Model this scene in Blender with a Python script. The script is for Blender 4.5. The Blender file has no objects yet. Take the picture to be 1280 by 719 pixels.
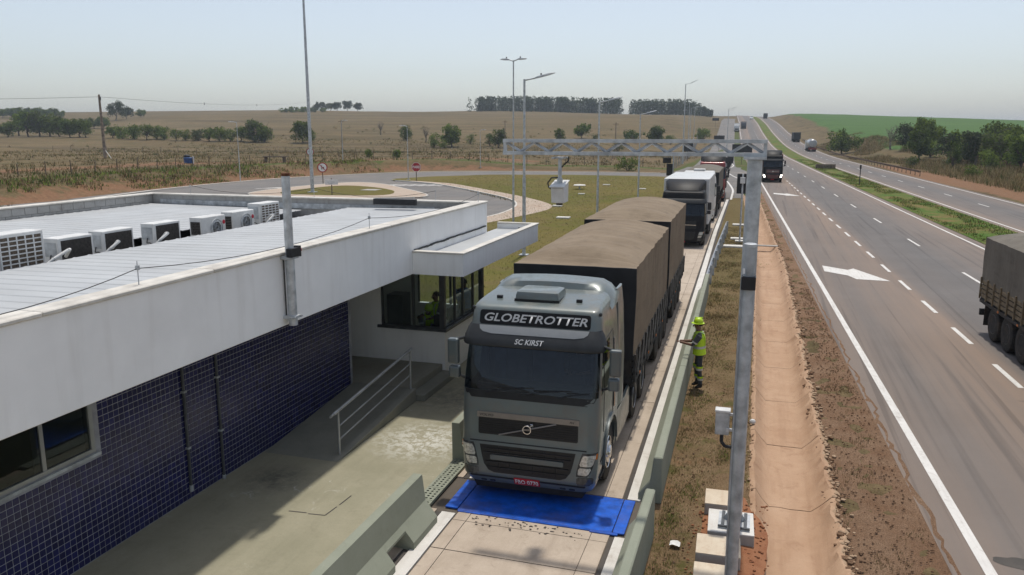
import bpy, bmesh, math, random
from math import sin, cos, pi, radians, sqrt, atan2
from mathutils import Vector, Matrix, noise as mnoise

# ------------------------------------------------------------------ camera, sky, sun, exposure
scene = bpy.context.scene
C = scene.collection
cam_d = bpy.data.cameras.new('camera'); cam = bpy.data.objects.new('camera', cam_d); C.objects.link(cam)
cam.location = (0, 0, 6.3)
cam.rotation_euler = (radians(90 - 11.0545), 0, radians(17.2514))
cam_d.sensor_width = 36; cam_d.lens = 28; cam_d.clip_start = .1; cam_d.clip_end = 9000
scene.camera = cam

SUN_EL = radians(74); SUN_AZ = radians(-2)            # azimuth measured from +Y towards +X
world = bpy.data.worlds.new('World'); scene.world = world; world.use_nodes = True
nt = world.node_tree; nt.nodes.clear()
sky = nt.nodes.new('ShaderNodeTexSky'); sky.sky_type = 'NISHITA'; sky.sun_disc = False
sky.sun_elevation = SUN_EL; sky.sun_rotation = SUN_AZ
sky.air_density = 1.0; sky.dust_density = 2.0; sky.ozone_density = 1.2; sky.altitude = 400
bg = nt.nodes.new('ShaderNodeBackground'); bg.inputs['Strength'].default_value = .13
wo = nt.nodes.new('ShaderNodeOutputWorld')
hs = nt.nodes.new('ShaderNodeHueSaturation'); hs.inputs['Saturation'].default_value = .6   # dusty, milky sky
nt.links.new(sky.outputs[0], hs.inputs['Color']); nt.links.new(hs.outputs[0], bg.inputs[0]); nt.links.new(bg.outputs[0], wo.inputs[0])

sun_d = bpy.data.lights.new('sun', 'SUN'); sun = bpy.data.objects.new('sun', sun_d); C.objects.link(sun)
sun_d.energy = 2.6; sun_d.angle = radians(1.8); sun_d.color = (1, .945, .86)
sd = Vector((sin(SUN_AZ) * cos(SUN_EL), cos(SUN_AZ) * cos(SUN_EL), sin(SUN_EL)))
sun.rotation_euler = sd.to_track_quat('Z', 'Y').to_euler()
sun.location = (0, 0, 60)

vs = scene.view_settings
vs.view_transform = 'Standard'; vs.look = 'None'; vs.gamma = 1; vs.exposure = 0.17; vs.use_curve_mapping = False
scene.cycles.max_bounces = 8; scene.cycles.diffuse_bounces = 5; scene.cycles.transparent_max_bounces = 12
scene.cycles.volume_bounces = 0
try: scene.cycles.use_denoising = True
except Exception: pass

# ------------------------------------------------------------------ mesh helper
class MB:
    def __init__(s): s.v = []; s.f = []; s.m = []
    def add(s, vs_, fs, m=0):
        o = len(s.v); s.v.extend(tuple(p) for p in vs_)
        for f in fs: s.f.append(tuple(i + o for i in f)); s.m.append(m)
        return s
    def box(s, x0, x1, y0, y1, z0, z1, m=0):
        return s.add([(x0,y0,z0),(x1,y0,z0),(x1,y1,z0),(x0,y1,z0),(x0,y0,z1),(x1,y0,z1),(x1,y1,z1),(x0,y1,z1)],
                     [(0,3,2,1),(4,5,6,7),(0,1,5,4),(1,2,6,5),(2,3,7,6),(3,0,4,7)], m)
    def quad(s, a, b, c, d, m=0): return s.add([a,b,c,d], [(0,1,2,3)], m)
    def cyl(s, p0, p1, r0, r1=None, n=10, caps=True, m=0, rot=0):
        r1 = r0 if r1 is None else r1
        p0 = Vector(p0); p1 = Vector(p1); d = (p1 - p0).normalized()
        u = d.orthogonal().normalized() if abs(d.z) < .999 else Vector((1, 0, 0)); w = d.cross(u)
        A = [(p0 + r0 * (cos(2*pi*i/n + rot) * u + sin(2*pi*i/n + rot) * w)) for i in range(n)]
        B = [(p1 + r1 * (cos(2*pi*i/n + rot) * u + sin(2*pi*i/n + rot) * w)) for i in range(n)]
        fs = [(i, (i+1) % n, n + (i+1) % n, n + i) for i in range(n)]
        if caps: fs += [tuple(reversed(range(n))), tuple(range(n, 2*n))]
        return s.add(A + B, fs, m)
    def tube(s, pts, r, n=6, m=0):
        for a, b in zip(pts[:-1], pts[1:]): s.cyl(a, b, r, r, n, True, m)
        return s
    def sq(s, p0, p1, w, m=0): return s.cyl(p0, p1, w * .7071, w * .7071, 4, True, m, pi/4)
    def loft(s, rings, m=0, close=True, cap0=True, cap1=True):
        n = len(rings[0]); vs_ = [p for r in rings for p in r]; fs = []
        for k in range(len(rings) - 1):
            for i in range(n if close else n - 1):
                j = (i + 1) % n
                fs.append((k*n + i, k*n + j, (k+1)*n + j, (k+1)*n + i))
        if cap0: fs.append(tuple(reversed(range(n))))
        if cap1: fs.append(tuple(range((len(rings)-1)*n, len(rings)*n)))
        return s.add(vs_, fs, m)
    def prism(s, prof, y0, y1, m=0, axis='y'):             # polygon (a, b) swept along an axis
        if axis == 'y': A = [(a, y0, b) for a, b in prof]; B = [(a, y1, b) for a, b in prof]
        elif axis == 'x': A = [(y0, a, b) for a, b in prof]; B = [(y1, a, b) for a, b in prof]
        else: A = [(a, b, y0) for a, b in prof]; B = [(a, b, y1) for a, b in prof]
        n = len(prof)
        return s.add(A + B, [tuple(range(n)), tuple(reversed(range(n, 2*n)))] + [((i+1) % n, i, n + i, n + (i+1) % n) for i in range(n)], m)
    def ell(s, c, rx, ry, rz, nu=12, nv=8, m=0, t0=-pi/2, t1=pi/2):
        rings = []
        for k in range(nv + 1):
            t = t0 + (t1 - t0) * k / nv
            rings.append([(c[0] + rx*cos(t)*cos(2*pi*i/nu), c[1] + ry*cos(t)*sin(2*pi*i/nu), c[2] + rz*sin(t)) for i in range(nu)])
        return s.loft(rings, m)
    def lathe(s, prof, n=16, m=0, axis='z', c=(0,0,0)):    # (r, h) profile
        rings = []
        for r, h in prof:
            ring = []
            for i in range(n):
                a = 2*pi*i/n; p = (r*cos(a), r*sin(a), h)
                if axis == 'x': p = (h, r*cos(a), r*sin(a))
                elif axis == 'y': p = (r*sin(a), h, r*cos(a))
                ring.append((p[0]+c[0], p[1]+c[1], p[2]+c[2]))
            rings.append(ring)
        return s.loft(rings, m)
    def build(s, name, mats, parent=None, loc=None, smooth=None, bevel=0, seg=1, fix=True):
        me = bpy.data.meshes.new(name)
        me.from_pydata(s.v, [], s.f)
        if not isinstance(mats, (list, tuple)): mats = [mats]
        for mm in mats: me.materials.append(M[mm])
        if len(mats) > 1: me.polygons.foreach_set('material_index', s.m)
        if bevel or fix:
            bm = bmesh.new(); bm.from_mesh(me)
            if bevel:
                bmesh.ops.remove_doubles(bm, verts=bm.verts, dist=1e-5)
                bmesh.ops.recalc_face_normals(bm, faces=bm.faces)
                es = [e for e in bm.edges if len(e.link_faces) == 2 and e.calc_face_angle(0) > .5]
                bmesh.ops.bevel(bm, geom=es, offset=bevel, segments=seg, profile=.5, affect='EDGES', clamp_overlap=True)
            else: bmesh.ops.recalc_face_normals(bm, faces=bm.faces)
            bm.to_mesh(me); bm.free()
        if smooth is not None:
            me.polygons.foreach_set('use_smooth', [True] * len(me.polygons))
            me.set_sharp_from_angle(angle=radians(smooth))
        me.update()
        o = bpy.data.objects.new(name, me); C.objects.link(o)
        if parent is not None: o.parent = parent
        if loc is not None: o.location = loc
        return o

def tag(o, label=None, cat=None, group=None, kind=None):
    if label: o['label'] = label
    if cat: o['category'] = cat
    if group: o['group'] = group
    if kind: o['kind'] = kind
    return o
def thing(name, label, cat, loc=(0,0,0), rz=0, group=None):
    o = bpy.data.objects.new(name, None); C.objects.link(o); o.empty_display_size = .2
    o.location = loc; o.rotation_euler = (0, 0, rz)
    return tag(o, label, cat, group)
def inst(o, name, parent, loc=None, rot=None, scale=None):   # another object with the same mesh
    c = bpy.data.objects.new(name, o.data); C.objects.link(c); c.parent = parent
    if loc is not None: c.location = loc
    if rot is not None: c.rotation_euler = rot
    if scale is not None: c.scale = scale
    return c
KIDS = {}
def copy_tree(o, parent=None):
    c = o.copy(); C.objects.link(c)
    if parent is not None: c.parent = parent
    for ch in list(o.children): copy_tree(ch, c)
    return c
def lerp(a, b, t): return a + (b - a) * t
def clamp(x, a=0., b=1.): return max(a, min(b, x))
def ss(a, b, x): t = clamp((x - a) / (b - a)); return t*t*(3 - 2*t)
def pw(knots, x):                                          # smooth monotone piecewise interpolation
    if x <= knots[0][0]: return knots[0][1]
    if x >= knots[-1][0]: return knots[-1][1]
    n = len(knots)
    for i in range(n - 1):
        x0, y0 = knots[i]; x1, y1 = knots[i+1]
        if x <= x1:
            h = x1 - x0; d = (y1 - y0) / h
            dp = (y0 - knots[i-1][1]) / (x0 - knots[i-1][0]) if i else d
            dn = (knots[i+2][1] - y1) / (knots[i+2][0] - x1) if i + 2 < n else d
            m0 = 0 if dp * d <= 0 else 2*dp*d/(dp + d); m1 = 0 if dn * d <= 0 else 2*dn*d/(dn + d)
            t = (x - x0) / h
            return (2*t**3-3*t*t+1)*y0 + (t**3-2*t*t+t)*h*m0 + (-2*t**3+3*t*t)*y1 + (t**3-t*t)*h*m1
def nz(x, y=0, z=0): return mnoise.noise(Vector((x, y, z)))

# ------------------------------------------------------------------ materials
M = {}
class NT:
    def __init__(s, name):
        s.mat = bpy.data.materials.new(name); s.mat.use_nodes = True; M[name] = s.mat
        s.t = s.mat.node_tree; s.b = s.t.nodes['Principled BSDF']; s.out = s.t.nodes['Material Output']
        s.co = s.t.nodes.new('ShaderNodeTexCoord')
    def n(s, k, **kw):
        x = s.t.nodes.new(k)
        for a, b in kw.items(): setattr(x, a, b)
        return x
    def l(s, a, b): s.t.links.new(a, b)
    def pos(s):                                            # world position
        if not hasattr(s, 'g'): s.g = s.n('ShaderNodeNewGeometry')
        return s.g.outputs['Position']
    def obj(s): return s.co.outputs['Object']
    def objr(s):                                           # object coordinates shifted per object
        if hasattr(s, '_or'): return s._or
        i = s.n('ShaderNodeObjectInfo'); m = s.n('ShaderNodeVectorMath', operation='MULTIPLY_ADD')
        c = s.n('ShaderNodeCombineXYZ')
        for k in range(3): s.l(i.outputs['Random'], c.inputs[k])
        m.inputs[1].default_value = (37, 61, 53); s.l(c.outputs[0], m.inputs[0]); s.l(s.obj(), m.inputs[2])
        s._or = m.outputs[0]; return s._or
    def map(s, v, scale=(1,1,1), rot=(0,0,0)):
        m = s.n('ShaderNodeMapping'); m.inputs['Scale'].default_value = scale; m.inputs['Rotation'].default_value = rot
        s.l(v, m.inputs[0]); return m.outputs[0]
    def noise(s, v, scale, detail=4, rough=.6, dist=0):
        x = s.n('ShaderNodeTexNoise'); x.inputs['Scale'].default_value = scale; x.inputs['Detail'].default_value = detail
        x.inputs['Roughness'].default_value = rough; x.inputs['Distortion'].default_value = dist
        s.l(v, x.inputs['Vector']); return x.outputs['Fac']
    def voro(s, v, scale, feature='F1'):
        x = s.n('ShaderNodeTexVoronoi', feature=feature); x.inputs['Scale'].default_value = scale; s.l(v, x.inputs['Vector']); return x
    def ramp(s, f, a, b, c0=(0,0,0), c1=(1,1,1)):
        r = s.n('ShaderNodeValToRGB'); e = r.color_ramp.elements
        e[0].position = a; e[1].position = b; e[0].color = (*c0, 1); e[1].color = (*c1, 1); s.l(f, r.inputs[0]); return r.outputs[0]
    def mix(s, f, a, b, mode='MIX'):
        x = s.n('ShaderNodeMix', data_type='RGBA', blend_type=mode)
        for sock, val in ((x.inputs[0], f), (x.inputs[6], a), (x.inputs[7], b)):
            if isinstance(val, bpy.types.NodeSocket): s.l(val, sock)
            elif isinstance(val, (int, float)): sock.default_value = val
            else: sock.default_value = (*val, 1)
        return x.outputs[2]
    def math(s, op, a, b=0.):
        x = s.n('ShaderNodeMath', operation=op)
        for k, val in enumerate((a, b)):
            if isinstance(val, bpy.types.NodeSocket): s.l(val, x.inputs[k])
            else: x.inputs[k].default_value = val
        return x.outputs[0]
    def sep(s, v):
        x = s.n('ShaderNodeSeparateXYZ'); s.l(v, x.inputs[0]); return x.outputs
    def attr(s, name):
        x = s.n('ShaderNodeAttribute'); x.attribute_name = name; return x.outputs['Color']
    def bump(s, h, strength=.4, dist=.02, prev=None):
        x = s.n('ShaderNodeBump'); x.inputs['Strength'].default_value = strength; x.inputs['Distance'].default_value = dist
        s.l(h, x.inputs['Height']); s.l(x.outputs[0], s.b.inputs['Normal']); return x
    def col(s, c):
        if isinstance(c, bpy.types.NodeSocket): s.l(c, s.b.inputs['Base Color'])
        else: s.b.inputs['Base Color'].default_value = (*c, 1)
    def set(s, rough=None, metal=None, spec=None, coat=None):
        for k, v_ in (('Roughness', rough), ('Metallic', metal), ('Specular IOR Level', spec), ('Coat Weight', coat)):
            if v_ is None: continue
            if isinstance(v_, bpy.types.NodeSocket): s.l(v_, s.b.inputs[k])
            else: s.b.inputs[k].default_value = v_

def mat(name, col, rough=.7, metal=0, var=.15, scale=4, bump=0, bscale=30, bdist=.01, spec=.4, col2=None, dirt=0, coat=0, dscale=None):
    m = NT(name); v = m.objr()
    if var or col2:
        c2 = col2 or tuple(max(0, c * (1 - 2*var)) for c in col); c1 = col if col2 else tuple(min(1, c * (1 + var)) for c in col)
        c = m.mix(m.ramp(m.noise(v, scale, 5), .3, .7), c2, c1)
    else: c = m.mix(0., col, col)
    if dirt: c = m.mix(m.math('MULTIPLY', m.ramp(m.noise(v, dscale or scale * .35, 6, .7), .48, .72), dirt), c, (.16, .11, .07))
    m.col(c)
    r2 = m.ramp(m.noise(v, scale * 2.3, 3), .2, .8, (max(0, rough - .08),)*3, (min(1, rough + .08),)*3)
    m.set(rough=r2, metal=metal, spec=spec, coat=coat)
    if bump: m.bump(m.noise(v, bscale, 4), bump, bdist)
    return m

def glass(name, tint, alpha=.35, rough=.02):               # tinted pane: partly lets light through, mirrors at a slant
    m = NT(name); t = m.t
    tr = m.n('ShaderNodeBsdfTransparent'); tr.inputs[0].default_value = (*tint, 1)
    gl = m.n('ShaderNodeBsdfGlossy'); gl.inputs['Roughness'].default_value = rough; gl.inputs[0].default_value = (.9, .95, 1, 1)
    fr = m.n('ShaderNodeLayerWeight'); fr.inputs[0].default_value = .5
    fc = m.math('ADD', m.math('MULTIPLY', m.math('POWER', fr.outputs['Facing'], 5.), .9), .045)
    mx = m.n('ShaderNodeMixShader'); m.l(fc, mx.inputs[0]); m.l(tr.outputs[0], mx.inputs[1]); m.l(gl.outputs[0], mx.inputs[2])
    m.l(mx.outputs[0], m.out.inputs[0]); return m
def emit(name, col, strength):
    m = NT(name); m.b.inputs['Emission Color'].default_value = (*col, 1); m.b.inputs['Emission Strength'].default_value = strength
    m.col(col); return m
# ------------------------------------------------------------------ surface materials
def m_ground():
    m = NT('ground'); p = m.pos(); a = m.sep(m.attr('reg'))
    big = m.noise(p, .02, 6, .65); mid = m.noise(p, .15, 6, .7, .6); fine = m.noise(p, 2.6, 5, .75); vf = m.noise(p, 14, 4, .8)
    dry = m.mix(m.ramp(big, .36, .64), (.115, .078, .04), (.19, .133, .07))
    dry = m.mix(m.ramp(mid, .36, .66), dry, (.082, .078, .032))
    dry = m.mix(m.ramp(fine, .42, .72), dry, (.225, .163, .088))
    dry = m.mix(m.math('MULTIPLY', m.ramp(vf, .45, .7), .5), dry, (.06, .045, .025))
    band = m.noise(m.map(p, (.006, .05, 1)), 1, 5, .65, .4)
    dry = m.mix(m.math('MULTIPLY', m.ramp(band, .5, .66), .7), dry, (.06, .047, .024))
    dry = m.mix(m.math('MULTIPLY', m.ramp(m.noise(m.map(p, (.009, .07, 1)), 1, 5, .65, .6), .54, .7), .6), dry, (.20, .145, .085))
    lush = m.mix(m.ramp(fine, .35, .65), (.05, .075, .018), (.11, .12, .035))
    red = m.mix(m.ramp(fine, .3, .7), (.165, .085, .048), (.25, .15, .085))
    crop = m.mix(m.ramp(m.noise(m.map(p, (.05, 1, 1)), .35, 4), .35, .65), (.052, .105, .028), (.085, .15, .04))
    c = m.mix(m.ramp(m.math('ADD', a[2], m.math('MULTIPLY', m.math('SUBTRACT', mid, .5), 1.1)), .42, .6), dry, lush)
    c = m.mix(m.ramp(m.math('ADD', a[0], m.math('MULTIPLY', m.math('SUBTRACT', m.noise(p, .6, 6, .7), .5), 1.5)), .4, .62), c, red)
    c = m.mix(m.ramp(a[1], .3, .7), c, crop)
    m.col(c); m.set(rough=.95, spec=.1)
    m.bump(m.math('ADD', fine, vf), .6, .08)
m_ground()
def m_lawn():
    m = NT('lawn'); p = m.pos()
    big = m.noise(p, .06, 5, .6); mid = m.noise(p, .5, 5, .7); fine = m.noise(p, 7, 5, .8)
    c = m.mix(m.ramp(big, .4, .62), (.13, .125, .028), (.20, .152, .05))
    c = m.mix(m.ramp(mid, .45, .7), c, (.17, .125, .055))
    c = m.mix(m.math('MULTIPLY', m.ramp(fine, .4, .65), .6), c, (.05, .055, .014))
    m.col(c); m.set(rough=.95, spec=.08); m.bump(fine, .7, .05)
m_lawn()
def m_median():
    m = NT('median_grass'); p = m.pos()
    mid = m.noise(p, .35, 6, .7); fine = m.noise(p, 5, 5, .8)
    c = m.mix(m.ramp(mid, .44, .62), (.085, .155, .028), (.23, .16, .07))
    c = m.mix(m.math('MULTIPLY', m.ramp(fine, .4, .65), .6), c, (.04, .055, .012))
    m.col(c); m.set(rough=.95, spec=.08); m.bump(fine, .8, .06)
m_median()
def m_verge():                                             # mown dry strip with bare soil between barrier and ditch
    m = NT('verge'); p = m.pos()
    mid = m.noise(p, .8, 6, .7, .4); fine = m.noise(p, 9, 5, .8); vf = m.noise(m.map(p, (1, 2.2, 1)), 45, 3, .8)
    c = m.mix(m.ramp(mid, .35, .6), (.345, .245, .14), (.25, .165, .092))
    c = m.mix(m.ramp(m.noise(p, 1.7, 5, .7), .54, .66), c, (.12, .125, .035))
    c = m.mix(m.ramp(m.noise(p, .9, 4, .7), .6, .74), c, (.34, .165, .08))
    far = m.ramp(m.math('ADD', m.math('DIVIDE', m.sep(p)[1], 40.), m.math('MULTIPLY', m.math('SUBTRACT', m.noise(p, .6, 4), .5), .9)), .35, .95)   # the strip greens up away from the footings
    c = m.mix(m.math('MULTIPLY', far, .75), c, (.135, .125, .042))
    c = m.mix(m.math('MULTIPLY', m.ramp(vf, .4, .6), .8), c, (.12, .076, .04))
    m.col(c); m.set(rough=.95, spec=.1); m.bump(m.math('ADD', fine, vf), .9, .03)
m_verge()
def m_shoulder():                                          # bare gravelly soil beside the asphalt
    m = NT('shoulder_soil'); p = m.pos()
    fine = m.noise(p, 12, 5, .8); vf = m.noise(p, 55, 3, .8)
    c = m.mix(m.ramp(m.noise(p, 1.2, 6, .7), .35, .65), (.25, .145, .085), (.34, .225, .145))
    c = m.mix(m.math('MULTIPLY', m.ramp(vf, .42, .6), .8), c, (.115, .066, .04))
    c = m.mix(m.ramp(m.noise(p, 2.1, 5, .75), .7, .8), c, (.12, .105, .04))
    m.col(c); m.set(rough=.95, spec=.1); m.bump(m.math('ADD', fine, vf), 1, .03)
m_shoulder()
def m_asphalt(name, base, dust, highway):
    m = NT(name); p = m.pos(); s = m.sep(p)
    t = m.math('SUBTRACT', m.math('ADD', s[0], m.math('MULTIPLY', s[1], .037)), 3.95)     # metres right of the edge line
    lng = m.noise(m.map(p, (1.2, .03, 1), (0, 0, .037)), 1.6, 5, .65)                      # drawn out along the traffic
    c = m.mix(m.ramp(m.noise(p, .25, 6, .7), .3, .7), tuple(x * .8 for x in base), tuple(x * 1.18 for x in base))
    if highway:
        def band(a, b, w): return m.math('MULTIPLY', m.ramp(t, a - w, a), 1.)
        k = m.n('ShaderNodeMapRange'); m.l(t, k.inputs[0]); k.inputs[1].default_value = -1; k.inputs[2].default_value = 21
        r = m.n('ShaderNodeValToRGB'); m.l(k.outputs[0], r.inputs[0]); r.color_ramp.interpolation = 'EASE'
        e = r.color_ramp.elements
        def q(v): return (v + 1) / 22
        stops = [(-1, .75), (0, .6), (.9, .42), (1.8, .62), (2.6, .8), (3.25, 1), (3.9, .3), (4.4, .16), (6.2, .1), (6.6, .22), (8, .45), (9.6, .75), (14.5, .8), (15.6, .35), (18, .12), (20.4, .5)]
        e[0].position = q(stops[0][0]); e[0].color = (stops[0][1],)*3 + (1,)
        e[1].position = q(stops[-1][0]); e[1].color = (stops[-1][1],)*3 + (1,)
        for a, v_ in stops[1:-1]:
            x = e.new(q(a)); x.color = (v_,)*3 + (1,)
        f = m.math('MULTIPLY', r.outputs[0], m.ramp(lng, .15, .75, (.45,)*3, (1.15,)*3))
        c = m.mix(f, c, dust)
        trk = m.math('MULTIPLY', m.ramp(m.noise(m.map(p, (2.3, .05, 1), (0, 0, .03)), 1.1, 4, .6), .56, .72), .5)   # rubber streaks
        c = m.mix(trk, c, (.062, .055, .052))
    else:
        c = m.mix(m.ramp(m.noise(p, .12, 5, .7), .42, .7), c, dust)
    oil = m.math('MULTIPLY', m.ramp(m.noise(p, .9, 4, .6), .68, .76), .5)
    c = m.mix(oil, c, (.05, .045, .042))
    sp = m.noise(p, 60, 3, .8)
    c = m.mix(m.math('MULTIPLY', m.ramp(sp, .35, .7), .35), c, tuple(min(1, x * 1.7) for x in base))
    cr = m.voro(m.map(p, (.35, .12, 1)), 1.0, 'DISTANCE_TO_EDGE')
    c = m.mix(m.math('MULTIPLY', m.ramp(m.noise(m.map(p, (6, .06, 1), (0, 0, .035)), .7, 3, .5), .6, .66), .35), c, (.055, .048, .045))
    m.col(c); m.set(rough=.88, spec=.25); m.bump(sp, .35, .01)
m_asphalt('asphalt', (.124, .119, .115), (.262, .188, .138), True)
m_asphalt('yard_asphalt', (.15, .142, .134), (.21, .185, .16), False)
def m_concrete(name, a, b, stain=(.14, .10, .07), sc=1., st=.55, worn=None, bump=.25):
    m = NT(name); p = m.pos()
    c = m.mix(m.ramp(m.noise(p, .9*sc, 6, .7), .32, .68), a, b)
    c = m.mix(m.math('MULTIPLY', m.ramp(m.noise(p, 2.6*sc, 6, .75, .5), .54, .78), st), c, stain)
    c = m.mix(m.math('MULTIPLY', m.ramp(m.noise(m.map(p, (3, .25, 1)), 1.5*sc, 4), .5, .8), st*.6), c, stain)
    fine = m.noise(p, 40*sc, 4, .7)
    c = m.mix(m.math('MULTIPLY', m.ramp(fine, .4, .75), .22), c, tuple(x*.6 for x in a))
    if worn:
        def spot(x, y_, r_):
            dd = m.n('ShaderNodeVectorMath', operation='DISTANCE'); m.l(p, dd.inputs[0]); dd.inputs[1].default_value = (x, y_, .085); return m.ramp(m.math('DIVIDE', dd.outputs['Value'], r_), .25, 1., (1,)*3, (0,)*3)
        nn = m.noise(p, 5, 6, .75)
        c = m.mix(m.math('MULTIPLY', m.math('MULTIPLY', spot(-8.15, 11.7, .75), .8), m.ramp(nn, .3, .6)), c, (.10, .095, .075))
        c = m.mix(m.math('MULTIPLY', spot(-6.3, 14.2, 1.25), m.ramp(m.noise(p, 7, 7, .8), .47, .55)), c, worn)
        c = m.mix(m.math('MULTIPLY', m.math('MULTIPLY', spot(-6.3, 17.0, 1.6), .8), m.ramp(nn, .38, .6)), c, (.13, .12, .10))
        w = m.math('MULTIPLY', m.ramp(m.noise(p, 3.2, 7, .8, 1.2), .58, .66), m.ramp(m.noise(p, .45, 3, .5), .5, .62))
        c = m.mix(m.math('MULTIPLY', w, .75), c, worn)
    m.col(c); m.set(rough=.85, spec=.3); m.bump(fine, bump, .01)
    return m
m_concrete('lane_concrete', (.41, .335, .26), (.52, .435, .345), stain=(.25, .19, .14), st=.72)
m_concrete('joint', (.09, .075, .06), (.13, .11, .09))
m_concrete('forecourt', (.275, .26, .18), (.34, .315, .225), stain=(.17, .16, .105), st=.45, worn=(.55, .54, .48))
m_concrete('barrier_paint', (.245, .262, .20), (.29, .305, .24), stain=(.15, .155, .115), st=.35, sc=1.3)
m_concrete('raw_concrete', (.34, .32, .29), (.45, .43, .39), stain=(.2, .13, .09), sc=2, st=.5)
m_concrete('sidewalk', (.40, .32, .245), (.47, .385, .305), stain=(.36, .19, .115), sc=.4, st=.8)
m_concrete('kerb_white', (.55, .52, .46), (.66, .63, .57), stain=(.3, .22, .16), sc=1.2, st=.5)
m_concrete('strip_paint', (.60, .57, .52), (.70, .68, .63), stain=(.33, .27, .22), sc=1.2, st=.6)
m_concrete('ditch_lining', (.385, .24, .145), (.47, .315, .205), stain=(.27, .15, .085), sc=1.1, st=.9, bump=.6)
m_concrete('ditch_rim', (.33, .22, .135), (.45, .325, .215), stain=(.24, .14, .085), sc=3, st=.7, bump=.8)
m_concrete('parapet_concrete', (.34, .33, .31), (.44, .43, .41), stain=(.16, .13, .11), sc=1.4, st=.75)
m_concrete('ramp_concrete', (.20, .20, .165), (.26, .255, .21), stain=(.14, .12, .09), st=.4)
m_concrete('porch_floor', (.26, .25, .2), (.32, .31, .26), st=.3)
m_concrete('block_dust', (.55, .45, .33), (.66, .57, .44), stain=(.42, .25, .14), sc=3, st=.6)
m_concrete('block_pale', (.62, .60, .55), (.70, .68, .64), stain=(.42, .3, .2), sc=3, st=.5)
m_concrete('soil_red', (.26, .10, .045), (.36, .17, .085), stain=(.17, .07, .03), sc=4, st=.6, bump=1)
m_concrete('dark_gap', (.055, .05, .045), (.10, .09, .08), st=.3)
m_concrete('road_paint', (.62, .60, .56), (.72, .70, .66), stain=(.28, .23, .19), sc=2.2, st=.75)

# ------------------------------------------------------------------ lie of the land
def RL(y): return 3.95 - .037 * y                          # left edge line of the highway
PROF = [(-100, 0), (200, 0), (275, 1), (380, 5.2), (480, 10.6), (620, 15.8), (750, 18.6), (860, 19.4), (1000, 17), (1400, 2), (4000, -30)]
AMP = [(-900, 1.48), (-400, 1.36), (-230, 1.27), (-60, 1.05), (20, 1), (100, .8), (205, .53), (600, .4)]
XO = [(-40, -50), (0, -54), (50, -60), (74.6, -64.6), (92, -64.3), (106, -62), (119, -57)]
YO = [(-62, 106), (-59, 118), (-50, 124), (-40, 127), (-15, 131), (0, 136)]
def d_out(x, y):                                           # metres outside the access road's outer kerb
    a = pw(XO, y) - x if y < 119 else -99
    b = y - pw(YO, x) if x > -62 else (y - 106 - (x + 62) * 1.0 if y > 106 else -99)
    return max(a, b if x < -13 else -99) if (x < -13) else -99
def ditch_shift(y): return -.008 * (min(y, 40) - 12) - .037 * max(0, min(y, 110) - 40)
DL, DB0, DB1, DR = .2, .48, 1.18, 1.5
def T(x, y):
    z = pw(PROF, y) * pw(AMP, x)
    d = d_out(x, y)
    if d > 0:
        h = 1.6 if x < -55 else lerp(1.6, .5, ss(-55, -35, x)) * (1 - ss(-24, -13, x))
        z += h * ss(.8, 6, d) + .35 * ss(6, 30, d) * nz(x / 22, y / 22, 3) + (2.2 * nz(x / 140, y / 140, 7) + 0.0) * ss(40, 160, d)
        z += .12 * nz(x / 3, y / 3, 1) * ss(1, 4, d) * (1 - ss(8, 20, d))
    e = x - RL(y) - 20.9
    if e > 2:
        z += 4.2 * ss(4, 18, e) * ss(150, 265, y) * (1 - ss(500, 900, y)) + .3 * nz(x / 14, y / 14, 5) * ss(6, 20, e)
        z += 1.5 * nz(x / 150, y / 150, 9) * ss(60, 160, e)
    f = RL(y) - 22 - x
    if y > 150 and f > 0: z += 3.0 * ss(0, 26, f) * ss(190, 280, y) * (1 - ss(420, 700, y))
    return z
def ditch_depth(u, y):
    k = 1 - ss(84, 96, y)
    if u <= DL or u >= DR: return 0
    if u < DB0: return -.3 * k * (u - DL) / (DB0 - DL)
    if u > DB1: return -.3 * k * (DR - u) / (DR - DB1)
    return -.3 * k

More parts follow.
